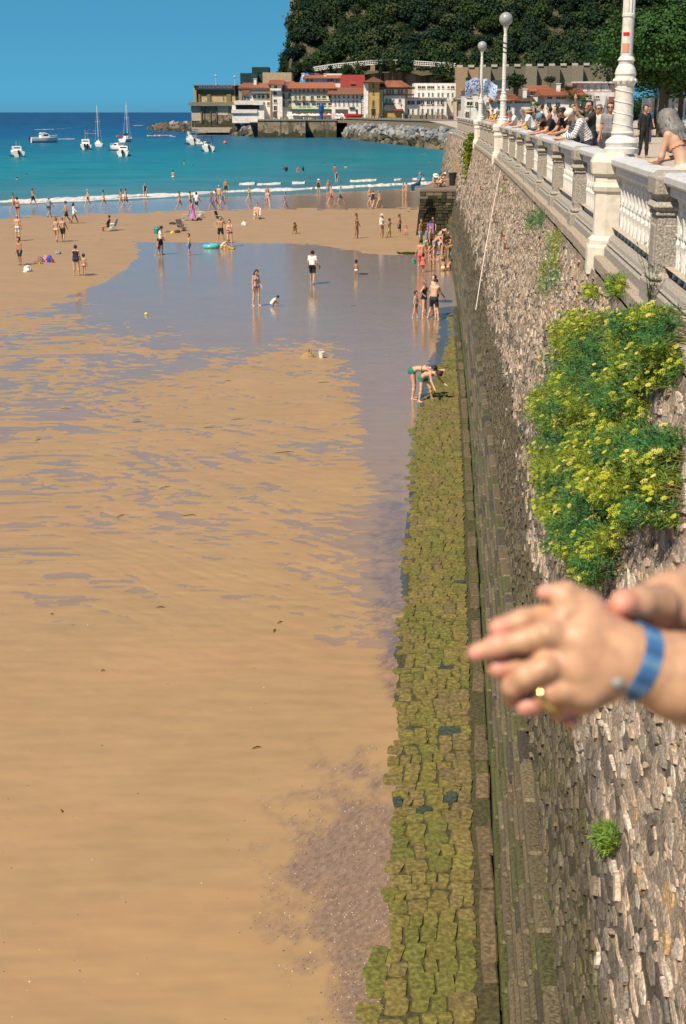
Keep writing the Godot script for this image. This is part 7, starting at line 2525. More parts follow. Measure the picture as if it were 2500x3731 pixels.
	for sx in [-0.27, 0.27]:
		g.tube([Vector3(sx, 0, 0.6), Vector3(sx, 0.6, -0.3)], [0.02], 5)
		g.tube([Vector3(sx, 0, -0.5), Vector3(sx, 0.36, 0.3)], [0.02], 5)
	build("leg", g, wood, deckch)
	# stairs down to the water
	var st := thing("beach_stairs", "dark wooden stairs dropping from the sea wall to the water", "stairs")
	var a := zp(1708, 553, 128.0)
	var b := zp(1638, 612, 128.0)
	var dark := mat("stair_wood", lin(0.045, 0.04, 0.032), 0.8)
	for o in [0.0, -2.4]:
		g = G.new()
		var pts := [a + Vector3(0, 0, o), b + Vector3(0, 0, o)]
		g.tube(pts, [0.14], 5)
		build("stringer", g, dark, st)
	var steps := 14
	for i in steps:
		var p := a.lerp(b, (i + 0.5) / steps)
		g = G.new()
		g.box(p + Vector3(0, 0.06, -1.2), Vector3(0.30, 0.06, 2.5))
		build("tread", g, dark, st)
	g = G.new()
	g.box(zp(1674, 600, 127.0) - Vector3(0, 1.0, 0), Vector3(0.25, 3.6, 0.25))
	build("post", g, dark, st)

func beach_things() -> void:
	var aqua := C(0.03, 0.30, 0.33)
	# seated sunbathers and their chairs
	beach_chair("light blue beach chair with a woman facing the sea wall", 408, 839, -100, C(0.36, 0.5, 0.62), lin(0.6, 0.6, 0.6))
	person("woman sitting in the light blue beach chair", "sit", on_sand(394, 843) + Vector3(0, -0.13, 0), deg_to_rad(-100), 1.64, 2, "black", [["swimsuit", C(0.03, 0.03, 0.03)]])
	beach_chair("white beach chair with a man facing the pool", 937, 796, 0, C(0.66, 0.65, 0.62), lin(0.7, 0.7, 0.68))
	person("man sitting in the white beach chair", "sit", on_sand(937, 798) + Vector3(0, -0.13, 0.05), 0.0, 1.74, 0, "dark", [["trunks", C(0.5, 0.2, 0.15)]])
	beach_chair("green beach chair beside the lilac dress", 676, 803, -70, C(0.01, 0.12, 0.08), lin(0.5, 0.5, 0.5))
	beach_chair("white striped beach chair behind the lilac dress", 731, 793, 60, C(0.5, 0.53, 0.58), lin(0.6, 0.6, 0.6))
	beach_chair("black beach chair behind the man with hands on hips", 803, 808, 70, C(0.03, 0.03, 0.03), lin(0.3, 0.3, 0.3))
	beach_chair("small dark folding chair with a pink and green bag on it", 663, 842, 40, C(0.12, 0.10, 0.08), lin(0.2, 0.2, 0.2))
	heap("bag", "pink and green bag resting on the small folding chair", "bag", 662, 838, Vector3(0.5, 0.62, 0.4), C(0.42, 0.24, 0.22), 3)
	heap("bag", "white beach bag with dark trim on the lower sandbank", "bag", 101, 990, Vector3(0.55, 0.34, 0.4), C(0.66, 0.65, 0.62), 4, true)
	heap("towel", "crumpled blue towel in the bundle on the lower sandbank", "towel", 182, 955, Vector3(0.42, 0.36, 0.4), C(0.02, 0.06, 0.36), 5)
	heap("towel", "pink and white clothes heaped beside the blue towel", "towel", 168, 952, Vector3(0.55, 0.30, 0.4), C(0.55, 0.20, 0.22), 6)
	heap("bag", "grey and red rucksack lying beside the blue towel", "bag", 148, 954, Vector3(0.5, 0.22, 0.4), C(0.16, 0.13, 0.14), 7, true)
	bucket("orange toy bucket tipped over by the blue towel", on_sand(142, 961), 1.0, C(0.65, 0.2, 0.03), 1.2)
	bucket("yellow toy bucket lying by the blue towel", on_sand(156, 961), 0.9, C(0.65, 0.5, 0.05), 1.3)
	bucket("red toy bucket standing by the blue towel", on_sand(192, 957), 0.9, C(0.5, 0.04, 0.03))
	heap("towel", "black and white towel dropped on the lower sandbank", "towel", 212, 925, Vector3(0.5, 0.2, 0.35), C(0.25, 0.25, 0.25), 8)
	heap("towel", "black towel dropped on the middle sandbank", "towel", 630, 817, Vector3(0.75, 0.16, 0.4), C(0.02, 0.02, 0.025), 9)
	heap("towel", "grey shirt dropped behind the man in the cap", "towel", 610, 846, Vector3(0.55, 0.13, 0.35), C(0.14, 0.14, 0.14), 10)
	heap("bag", "yellow and black bag beside the small folding chair", "bag", 646, 848, Vector3(0.55, 0.2, 0.35), C(0.05, 0.05, 0.02), 11)
	heap("towel", "yellow towel lying beside the yellow and black bag", "towel", 628, 849, Vector3(0.35, 0.12, 0.3), C(0.55, 0.45, 0.03), 12)
	heap("bag", "white and grey holdall alone on the sandbank", "bag", 890, 820, Vector3(0.62, 0.28, 0.35), C(0.5, 0.5, 0.52), 13, true)
	var tt := thing("teal_bundle", "teal bundle standing behind the man in the cap", "bundle", on_sand(572, 852))
	var g := G.new()
	g.lathe([Vector2(0.0, 0.0), Vector2(0.2, 0.0), Vector2(0.22, 0.35), Vector2(0.1, 0.5), Vector2(0.0, 0.52)], 10)
	build("cover", g, mat("teal", lin(0.02, 0.2, 0.19), 0.7), tt)
	g = G.new()
	g.tube([Vector3(0, 0.5, 0), Vector3(0, 0.62, 0)], [0.02], 5)
	build("stick", g, mat("steel", Color.WHITE), tt)
	heap("bag", "dark bag at the feet of the lilac dress", "bag", 726, 803, Vector3(0.5, 0.2, 0.3), C(0.03, 0.03, 0.04), 14)
	# swim ring, board, ball
	var p := on_sand(770, 904)
	var ring := thing("swim_ring", "turquoise inflatable ring floating in the pool", "swim ring", Vector3(p.x, 0.08, p.z))
	g = G.new()
	var pts := []
	for i in 25:
		var a := TAU * i / 24.0
		pts.append(Vector3(cos(a) * 0.42, 0.03, sin(a) * 0.42))
	g.tube(pts, [0.15], 10, false)
	build("tube", g, mat("ring_vinyl", lin(0.06, 0.40, 0.46), 0.25), ring)
	g = G.new()
	g.tube([Vector3(0, 0.16, 0.42), Vector3(0, 0.21, 0.42)], [0.02], 6)
	build("valve", g, mat("plastic_white", lin(0.7, 0.7, 0.68)), ring)
	p = on_sand(829, 907)
	var board := thing("bodyboard", "yellow bodyboard under the crouching child", "bodyboard", Vector3(p.x, 0.03, p.z), 1.3)
	g = G.new()
	var poly := PackedVector2Array()
	for q in [[-0.22, -0.5], [0.22, -0.5], [0.28, 0.1], [0.22, 0.42], [0.1, 0.5], [-0.1, 0.5], [-0.22, 0.42], [-0.28, 0.1]]: poly.append(Vector2(q[0], q[1]))
	g.prism(poly, 0.0, 0.06, Transform3D(Basis(Vector3.RIGHT, -PI / 2), Vector3.ZERO))
	build("deck", g, mat("board_yellow", lin(0.6, 0.38, 0.03), 0.5), board)
	g = G.new()
	g.tube([Vector3(0.1, 0.06, 0.3), Vector3(0.25, 0.08, 0.4), Vector3(0.4, 0.02, 0.3)], [0.012], 5)
	build("leash", g, mat("engine_black", Color.WHITE), board)
	p = on_sand(533, 1148)
	var ball := thing("tennis_ball", "small yellow ball lying at the pool edge", "ball", p + Vector3(0, 0.05, 0))
	g = G.new()
	g.ball(Vector3.ZERO, Vector3(0.07, 0.07, 0.07), 12, 8)
	build("felt", g, mat("ball_felt", lin(0.6, 0.5, 0.12), 0.9), ball)
	g = G.new()
	pts = []
	for i in 17:
		var a := TAU * i / 16.0
		pts.append(Vector3(cos(a) * 0.071, sin(2.0 * a) * 0.02, sin(a) * 0.069))
	g.tube(pts, [0.004], 4)
	build("seam", g, mat("plastic_white", Color.WHITE), ball)
	# sandcastle and bucket
	p = on_sand(1122, 1302)
	var castle := thing("sandcastle", "crumbling mound of a sandcastle beside a white bucket", "sandcastle", p)
	g = G.new()
	var nz := make_noise(1.5, 77, 3)
	var prof := func(i, k):
		var a: float = TAU * i / 16.0
		var t: float = k / 6.0
		var r: float = 0.30 * (1.0 - t) + 0.05
		r *= 1.0 + 0.35 * nz.get_noise_2d(cos(a) * 2.0 + t * 3.0, sin(a) * 2.0)
		return Vector3(cos(a) * r, t * 0.24 - 0.02, sin(a) * r)
	for i in 16:
		for k in 6: g.quad(prof.call(i + 1, k), prof.call(i, k), prof.call(i, k + 1), prof.call(i + 1, k + 1))
		g.tri(prof.call(i + 1, 6), prof.call(i, 6), Vector3(0, 0.25, 0))
	build("mound", g, mat("castle_sand", lin(0.33, 0.215, 0.10), 0.9, "sand", 3.0), castle)
	for q in [[0.02, 0.23, 0.09], [-0.08, 0.17, 0.07], [0.10, 0.16, 0.06]]:
		g = G.new()
		g.lathe([Vector2(0.05, 0), Vector2(0.035, q[2]), Vector2(0.0, q[2] * 1.1)], 8, Vector3(q[0], q[1], 0.02))
		build("turret", g, mat("castle_sand", Color.WHITE), castle)
	bucket("white toy bucket with spade beside the sandcastle", on_sand(1172, 1304), 1.05, C(0.70, 0.70, 0.68))
	bucket("turquoise bucket held by the curly-haired child", on_sand(1646, 952) + Vector3(0, 0.25, 0), 1.0, C(0.02, 0.32, 0.5))
	bucket("green bucket held by the broad man in red shorts", on_sand(1508, 985) + Vector3(0, 0.35, 0), 1.1, C(0.02, 0.30, 0.16))
	bucket("yellow toy bucket carried by the wading man in white", on_sand(1163, 1033) + Vector3(0, 0.72, 0), 0.9, C(0.62, 0.34, 0.02))
	# purple towel held before the pier
	var tw := thing("towel", "purple patterned towel held up before the pier", "towel", on_sand(1567, 880))
	g = G.new()
	for i in 8:
		var x0 := -0.22 + i * 0.055
		g.quad(Vector3(x0, 0.55, 0.3 + 0.03 * sin(i * 2.0)), Vector3(x0 + 0.055, 0.55, 0.3 + 0.03 * sin(i * 2.0 + 2.0)), Vector3(x0 + 0.055, 1.25, 0.28), Vector3(x0, 1.25, 0.28))
		g.box(Vector3(x0 + 0.027, 1.25, 0.28), Vector3(0.055, 0.02, 0.03))
	build("cloth", g, mat("towel_purple", lin(0.28, 0.15, 0.42), 0.9), tw)
	# weed and driftwood on the sand
	var list := [[440, 1882, 0.22, 0.9], [238, 1490, 0.3, 0.2], [140, 1604, 0.28, 1.2], [600, 1778, 0.3, 0.7], [865, 1530, 0.4, 0.4], [1035, 1650, 0.6, 0.3], [690, 1880, 0.32, 0.3], [935, 2727, 0.14, 0.5], [1000, 2300, 0.16, 1.4], [585, 2215, 0.16, 0.1], [1020, 2270, 0.12, 0.8], [830, 1390, 0.3, 0.5], [375, 2446, 0.07, 0.4], [190, 2240, 0.06, 1.0], [225, 2958, 0.07, 2.0], [300, 1255, 0.25, 0.1], [1180, 1395, 0.4, 0.2], [760, 1560, 0.3, 0.1], [500, 1540, 0.3, 0.4], [1290, 1115, 0.3, 0.0]]
	for s in list:
		var q := on_sand(s[0], s[1])
		var o := thing("seaweed_strand", "thin dark strand of seaweed stranded on the wet sand", "seaweed", q, s[3], "strands of seaweed on the sand")
		g = G.new()
		var l: float = s[2]
		g.tube([Vector3(-l * 0.5, 0.012, 0), Vector3(-l * 0.1, 0.03, 0.03 * l), Vector3(l * 0.2, 0.025, -0.06 * l), Vector3(l * 0.5, 0.010, 0.08 * l)], [0.004, 0.009, 0.008, 0.003], 5)
		build("stalk", g, mat("kelp", lin(0.035, 0.028, 0.012), 0.5), o)
		g = G.new()
		g.blade(Vector3(0, 0.03, 0), Vector3(l * 0.2, 0.015, l * 0.12), Vector3(0.007, 0, 0.007))
		g.blade(Vector3(-l * 0.2, 0.03, 0), Vector3(-l * 0.32, 0.015, -l * 0.1), Vector3(0.007, 0, 0.007))
		build("frond", g, mat("kelp", Color.WHITE), o)
	for s in [[1488, 924, 1.4, 0.35], [1320, 1000, 0.7, 0.2], [1622, 1100, 0.8, 0.3]]:
		var o := thing("seaweed_clump", ["dark green weed clump at the edge of the sandbank", "small weed clump beside the toddler in the pool", "weed clump in the water near the sea wall"][[1488, 1320, 1622].find(int(s[0]))], "seaweed", on_sand(s[0], s[1]))
		put("fronds", crown_mesh(int(s[0]), 260, 0.3, 0.25), leaf_mat("weed_green", lin(0.05, 0.06, 0.012)), o, Transform3D(Basis.from_scale(Vector3(s[2] * 0.5, s[3] * 0.6, s[2] * 0.4)), Vector3(0, 0.03, 0)))

func promenade_things() -> void:
	# pram
	var p := on_deck(2188, 562) + Vector3(0, 0, 0.75)
	var root := thing("pram", "dark grey pram with hood up in front of its pusher", "pram", p, 0.1)
	var dark := mat("pram_cloth", lin(0.02, 0.024, 0.026), 0.8)
	var g := G.new()
	for i in 8:
		for k in 6:
			var f := func(ii, kk):
				var a: float = PI * (0.05 + 0.60 * ii / 8.0)
				var b: float = PI * kk / 6.0
				return Vector3(cos(b) * 0.30, 0.72 + sin(a) * 0.42 * (0.55 + 0.45 * sin(b)), -cos(a) * 0.42)
			g.quad(f.call(i, k), f.call(i, k + 1), f.call(i + 1, k + 1), f.call(i + 1, k))
	build("hood", g, mat("pram_hood", lin(0.045, 0.055, 0.06), 0.7), root)
	g = G.new()
	g.cham(Vector3(0, 0.56, 0.02), Vector3(0.54, 0.42, 0.72), 0.1)
	g.cham(Vector3(0, 0.30, 0.1), Vector3(0.46, 0.14, 0.55), 0.05)
	build("carrycot", g, dark, root)
	for s in [-0.27, 0.27]:
		for z in [-0.35, 0.38]:
			g = G.new()
			var q := []
			for i in 17: q.append(Vector3(s, 0.13 + sin(TAU * i / 16.0) * 0.11, z + cos(TAU * i / 16.0) * 0.11))
			g.tube(q, [0.022], 6, false)
			build("wheel", g, mat("engine_black", Color.WHITE), root)
	g = G.new()
	for s in [-0.25, 0.25]:
		g.tube([Vector3(s, 0.13, 0.38), Vector3(s, 0.6, -0.2), Vector3(s, 1.02, -0.62)], [0.015], 5)
		g.tube([Vector3(s, 0.13, -0.35), Vector3(s, 0.5, 0.1)], [0.015], 5)
	g.tube([Vector3(-0.25, 1.02, -0.62), Vector3(0.25, 1.02, -0.62)], [0.018], 5)
	build("frame", g, mat("steel", Color.WHITE), root)
	# palms in wooden planters
	var k := 0
	for s in [[2108, 505, 2.6, "bushy palm in a wooden planter behind the crowd"], [1950, 452, 2.3, "palm in a planter beyond the man in white shirt"], [2075, 470, 4.2, "tall fan palm rising over the crowd"]]:
		p = on_deck(s[0], s[1])
		var t := thing("potted_palm", s[3], "palm", p, k * 1.3)
		g = G.new()
		g.box(Vector3(0, 0.45, 0), Vector3(0.9, 0.9, 0.9), Basis.IDENTITY, 1.08)
		for i in 6:
			g.box(Vector3(-0.4 + i * 0.16, 0.45, 0.48), Vector3(0.14, 0.88, 0.03))
			g.box(Vector3(-0.48, 0.45, -0.4 + i * 0.16), Vector3(0.03, 0.88, 0.14))
		build("planter", g, mat("planter_wood", lin(0.20, 0.105, 0.055), 0.8, "fine", 3.0), t)
		g = G.new()
		g.tube([Vector3(0, 0.8, 0), Vector3(0.03, s[2] * 0.65, 0)], [0.12, 0.1], 8)
		build("trunk", g, mat("bark", lin(0.09, 0.07, 0.05)), t)
		g = G.new()
		for i in 30:
			var a := rng.randf() * TAU
			var e := rng.randf_range(-0.35, 1.25)
			var d := Vector3(cos(a) * cos(e), sin(e), sin(a) * cos(e))
			var b0 := Vector3(0.03, s[2] * 0.65, 0)
			var b1 := b0 + d * rng.randf_range(0.5, 0.75)
			g.tube([b0, b1], [0.012, 0.008], 4)
			var sd := d.cross(Vector3.UP).normalized()
			for j in 9:
				var an := (j - 4) * 0.26
				var dd := (d * cos(an) + sd * sin(an)).normalized() + Vector3(0, -0.18, 0)
				g.col = Color(1, 1, 1) * rng.randf_range(0.7, 1.2)
				g.blade(b1, b1 + dd * 0.55, sd.cross(d).cross(dd).normalized() * 0.02, 0.1)
		build("fronds", g, leaf_mat("palm_leaf", lin(0.035, 0.075, 0.02)), t)
		k += 1
	# feathery tamarisk and darker trees behind the lamp post
	tree("tamarisk", "feathery green tamarisk tree behind the white lamp post", on_deck(2400, 500), 8.2, 8.6, lin(0.042, 0.098, 0.028), 41, "", 0.045, 15000)
	tree("tamarisk", "rusty tinted tamarisk beside the green one", on_deck(2470, 498), 7.0, 6.5, lin(0.12, 0.10, 0.025), 42, "", 0.05, 8000)
	tree("plane_tree", "dark leafy tree standing behind the tamarisks", on_deck(2420, 470), 9.0, 14.0, lin(0.022, 0.05, 0.014), 43, "", 0.05, 9000)
	for s in [[2300, 440, 10.0, 4.6, "low dark evergreen behind the white lamp post"], [2365, 436, 12.0, 5.6, "round dark evergreen behind the kiosks"], [2450, 436, 13.0, 6.2, "broad dark evergreen beyond the broad kiosk"]]:
		p = on_deck(s[0], s[1])
		tree("evergreen_tree", s[4], p + Vector3(0, -1.5, 0), s[3], s[2], lin(0.025, 0.055, 0.016), int(s[0]), "", 0.07, 3500)
	# closed grey parasols
	for s in [[2160, 470], [2205, 470]]:
		p = on_deck(s[0], s[1])
		root = thing("closed_parasol", "furled grey parasol standing behind the strollers", "parasol", p, 0.0, "furled parasols")
		g = G.new()
		g.tube([Vector3.ZERO, Vector3(0, 2.7, 0)], [0.04], 6)
		build("pole", g, mat("steel", Color.WHITE), root)
		g = G.new()
		g.lathe([Vector2(0.22, 0.9), Vector2(0.26, 1.0), Vector2(0.2, 1.8), Vector2(0.05, 2.6), Vector2(0, 2.7)], 8, Vector3.ZERO, Basis.IDENTITY, true)
		build("canopy", g, mat("furled_grey", lin(0.16, 0.19, 0.21), 0.8), root)

# ---------- plants on the wall ----------
func on_wall(x: float, y: float) -> Vector3:   # photo pixel to the battered wall face
	var d := ray(x, y)
	var t := 1.0
	var o := Vector3(0, EYE, 0)
	var lo := 2.0
	var hi := 160.0
	for k in 50:
		t = (lo + hi) * 0.5
		var p := o + d * t
		if p.x > wx(-p.z) + wall_off(p.y): hi = t
		else: lo = t
	return o + d * t

func samphire(label: String, outline: Array, count: int, umbels: int, sd: int, flower := true) -> void:
	# outline: photo polygon of the cushion; stems root in the wall and arch out and down
	var r := RandomNumberGenerator.new()
	r.seed = sd
	var poly := PackedVector2Array()
	var mn := Vector2(1e9, 1e9)
	var mx := -mn
	for q in outline:
		var v := Vector2(q[0], q[1])
		poly.append(v)
		mn = mn.min(v)
		mx = mx.max(v)
	var c := on_wall((mn.x + mx.x) * 0.5, (mn.y + mx.y) * 0.5)
	var root := thing("samphire_plant", label, "plant", c)
	var out := Vector3(-1, 0.19, 0).normalized()
	var leaves := G.new()
	var stems := G.new()
	var heads := G.new()
	var nz := make_noise(0.006, sd, 3)
	var big := clampf((mx.x - mn.x) / 250.0, 0.3, 1.0)
	for i in count:
		var q := Vector2(r.randf_range(mn.x, mx.x), r.randf_range(mn.y, mx.y))
		if not Geometry2D.is_point_in_polygon(q + Vector2(r.randfn() * 14.0, r.randfn() * 14.0), poly): continue
		var base := on_wall(q.x, q.y)
		var mpp := (base - Vector3(0, EYE, 0)).length() / FPX
		var edge := clampf(nz.get_noise_2d(q.x, q.y) + 0.6, 0.15, 1.1)
		var lift := (0.04 + 0.36 * pow(r.randf(), 0.7)) * edge * big
		var tip := base - c + out * lift + Vector3(0, -lift * 0.25, r.randf_range(-0.05, 0.05))
		var tone := clampf(nz.get_noise_2d(q.x + 900.0, q.y) * 1.4 + 0.5, 0.0, 1.0)
		if not flower: tone *= 0.45
		var col := Color(0.20, 0.27, 0.035).lerp(Color(0.055, 0.17, 0.06), tone) * r.randf_range(0.65, 1.3)
		col.a = 1.0
		leaves.col = col
		# a spray of narrow fleshy leaflets
		var dir := Vector3(r.randf_range(-1, 0.15), r.randf_range(-0.5, 1.0), r.randf_range(-0.8, 0.8)).normalized()
		for k in 7:
			var d := (dir + Vector3(r.randf_range(-0.8, 0.8), r.randf_range(-0.8, 0.8), r.randf_range(-0.8, 0.8))).normalized()
			var l := r.randf_range(0.035, 0.085)
			var w := d.cross(Vector3(r.randf_range(-1, 1), r.randf_range(-1, 1), r.randf_range(-1, 1))).normalized() * 0.0046
			var s := tip + dir * (k * 0.008)
			leaves.quad(s - w * 0.6, s + d * l * 0.55 - w, s + d * l, s + d * l * 0.55 + w)
		if i % 5 == 0:
			stems.col = Color(0.10, 0.12, 0.03) if r.randf() < 0.8 else Color(0.2, 0.12, 0.06)
			stems.tube([base - c + Vector3(0.03, 0, 0), base - c + out * lift * 0.5 + Vector3(0, 0.01, 0), tip], [0.005, 0.004, 0.002], 4)
		if flower and i % maxi(1, int(count / float(umbels))) == 0 and (tone < 0.62 or r.randf() < 0.12):
			# flat-topped flower head of many little knobs
			var top := tip + out * r.randf_range(0.03, 0.09) + Vector3(0, r.randf_range(0.0, 0.06), 0)
			stems.tube([tip, top], [0.003, 0.003], 4)
			var axis := (out * 0.6 + Vector3(r.randf_range(-0.3, 0.3), 0.9, r.randf_range(-0.1, 0.6))).normalized()
			var sx := axis.cross(Vector3(0.3, 0.1, 1)).normalized()
			var sy := axis.cross(sx)
			var rad := r.randf_range(0.022, 0.044)
			var ripe := r.randf()
			var fc := Color(0.42, 0.45, 0.05) if ripe < 0.78 else Color(0.58, 0.52, 0.17)
			for k in 17:
				var a := k * 2.4
				var rr := rad * sqrt((k + 0.5) / 17.0)
				var kp := top + (sx * cos(a) + sy * sin(a)) * rr + axis * (0.010 - rr * rr * 7.0)
				heads.col = fc * r.randf_range(0.75, 1.2)
				heads.col.a = 1.0
				var z := r.randf_range(0.006, 0.0095)
				# octahedral bud
				for f in [[sx, sy], [sy, -sx], [-sx, -sy], [-sy, sx]]:
					heads.tri(kp + f[0] * z, kp + f[1] * z, kp + axis * z)
				stems.col = Color(0.16, 0.18, 0.03)
				if k % 3 == 0: stems.tube([top - axis * 0.015, kp], [0.0014], 3, false)
	build("foliage", leaves, leaf_mat("samphire_leaf", Color.WHITE), root)
	build("stems", stems, mat("samphire_stem", Color.WHITE, 0.7, "", 1.0, true), root)
	if flower: build("flower_heads", heads, leaf_mat("samphire_flower", Color.WHITE), root)

func plants() -> void:
	samphire("large samphire cushion covered in yellow-green flower heads on the wall", [[2090, 1170], [2160, 1130], [2290, 1160], [2330, 1230], [2340, 1400], [2390, 1560], [2330, 1640], [2360, 1760], [2310, 1900], [2280, 2030], [2250, 2100], [2180, 2130], [2130, 2090], [2085, 1990], [2040, 1880], [2005, 1760], [1985, 1650], [1965, 1560], [1968, 1460], [2005, 1400], [2035, 1300], [2065, 1220]], 19000, 1350, 5)
	samphire("smaller samphire bush spilling down beside the large cushion", [[2370, 1620], [2500, 1560], [2500, 1900], [2440, 1910], [2360, 1890], [2310, 1800], [2330, 1700]], 4200, 420, 6)
	samphire("trailing samphire at the coping under the balustrade end", [[2300, 1160], [2380, 1130], [2500, 1120], [2500, 1340], [2430, 1420], [2330, 1420], [2300, 1300]], 3000, 190, 7)
	samphire("small round tuft of bright samphire low on the bare wall", [[2212, 3035], [2248, 3018], [2262, 3030], [2256, 3080], [2236, 3092], [2214, 3075]], 700, 1, 8, false)
	samphire("sparse dry tuft high on the wall below the coping", [[1980, 960], [2040, 940], [2060, 1000], [2010, 1080], [1970, 1040]], 420, 10, 9)
	samphire("leafy green weed hanging from the coping", [[1925, 780], [2000, 755], [2010, 790], [1960, 830], [1920, 840]], 420, 8, 10)
	samphire("tuft growing at the joint of the coping stones", [[2230, 1030], [2285, 1010], [2290, 1060], [2240, 1075]], 380, 6, 11)
	samphire("little flowering tuft below the coping joint", [[2140, 1060], [2200, 1040], [2195, 1085], [2160, 1085]], 240, 14, 12)
	samphire("tiny tuft on the upper wall near the far lamp post", [[1820, 680], [1860, 672], [1856, 700], [1830, 706]], 160, 4, 13)
	samphire("brown straggling weed on the mid wall", [[1990, 860], [2060, 830], [2050, 930], [2000, 950]], 260, 4, 14)
	# tall spindly weed against the balustrade
	var p := wallp(14.4, 1.42, 6.62)
	var root := thing("tall_weed", "tall spindly weed standing on the coping before the balustrade", "plant", p)
	var g := G.new()
	var lf := G.new()
	for k in 7:
		var a := rng.randf_range(-0.3, 0.3)
		var h := rng.randf_range(0.3, 0.72)
		var pts := []
		for i in 6: pts.append(Vector3(a * 0.3 * i / 5.0 * (1.0 + i * 0.2) + rng.randf_range(-0.01, 0.01), h * i / 5.0, rng.randf_range(-0.02, 0.02) + k * 0.015))
		g.tube(pts, [0.005, 0.004, 0.003, 0.002], 4)
		for q in pts:
			for s in 5:
				lf.col = Color(0.05, 0.09, 0.03) * rng.randf_range(0.7, 1.3)
				var d := Vector3(rng.randf_range(-1, 1), rng.randf_range(0, 1), rng.randf_range(-1, 1)).normalized()
				lf.blade(q, q + d * 0.06, d.cross(Vector3.UP).normalized() * 0.004)
	build("stems", g, mat("weed_stem", lin(0.09, 0.10, 0.04), 0.8), root)
	build("leaves", lf, leaf_mat("weed_leaf", Color.WHITE), root)
	# creeper tumbling over the far end of the wall
	root = thing("creeper", "yellow-green creeper hanging over the far end of the wall", "creeper", on_wall(1727, 560))
	g = G.new()
	for i in 5200:
		var t := rng.randf()
		var q := Vector2(1727 + rng.randfn() * lerpf(12, 16, sin(t * PI)), lerpf(488, 668, pow(t, 0.9)))
		if t > 0.75: q.x -= 4.0
		var w := zp(q.x, q.y, 88.0 + rng.randf_range(-2.0, 2.0)) - root.position
		var d := Vector3(rng.randf_range(-1, 1), rng.randf_range(-1, 0.5), rng.randf_range(-0.3, 1)).normalized()
		var s := d.cross(Vector3(rng.randf(), rng.randf(), rng.randf())).normalized() * 0.06
		g.col = (Color(0.13, 0.17, 0.015) if rng.randf() < 0.7 else Color(0.05, 0.09, 0.015)) * rng.randf_range(0.6, 1.25)
		g.quad(w - s * 0.6, w + d * 0.09 - s, w + d * 0.17, w + d * 0.09 + s)
	build("foliage", g, leaf_mat("creeper_leaf", Color.WHITE), root)
	g = G.new()
	for k in 8:
		var x := 1712 + k * 5.0
		g.tube([zp(x + 6, 490, 88.5) - root.position, zp(x + 2, 560, 88.5) - root.position, zp(x, 640, 88.5) - root.position], [0.03, 0.02, 0.01], 4)
	build("stems", g, mat("bark", lin(0.09, 0.07, 0.05)), root)
	# white drain pipe down the wall
	root = thing("drain_pipe", "thin white pipe running down the face of the sea wall", "pipe")
	g = G.new()
	var pts := []
	for i in 15:
		var t := i / 14.0
		var q := on_wall(lerpf(1833, 1743, t) - 4.0 * sin(t * PI), lerpf(622, 1130, t))
		pts.append(q + Vector3(-0.09, 0, 0))
	g.tube(pts, [0.016], 7)
	build("pipe", g, mat("pipe_white", lin(0.62, 0.56, 0.48), 0.6), root)
	for i in 4:
		g = G.new()
		g.box(pts[2 + i * 3] + Vector3(0.04, 0, 0), Vector3(0.12, 0.05, 0.10))
		build("bracket", g, mat("steel", Color.WHITE), root)
	# rusty bolts left in the masonry
	for s in [[1845, 860], [1858, 905], [1762, 690], [1815, 810], [1850, 655]]:
		var q := on_wall(s[0], s[1])
		root = thing("iron_bracket", "rusty iron bracket stub projecting from the wall", "bracket", q, 0.0, "rusty bracket stubs in the wall")
		g = G.new()
		g.box(Vector3(-0.05, 0, 0), Vector3(0.22, 0.05, 0.05))
		g.box(Vector3(-0.14, 0.07, 0), Vector3(0.04, 0.16, 0.04))
		build("stub", g, mat("rust", lin(0.14, 0.05, 0.025), 0.9), root)

# ---------- the person whose clasped hands rest over the parapet ----------
func hp(x: float, y: float, d: float) -> Vector3:
	return Vector3(0, EYE, 0) + ray(x, y) * d

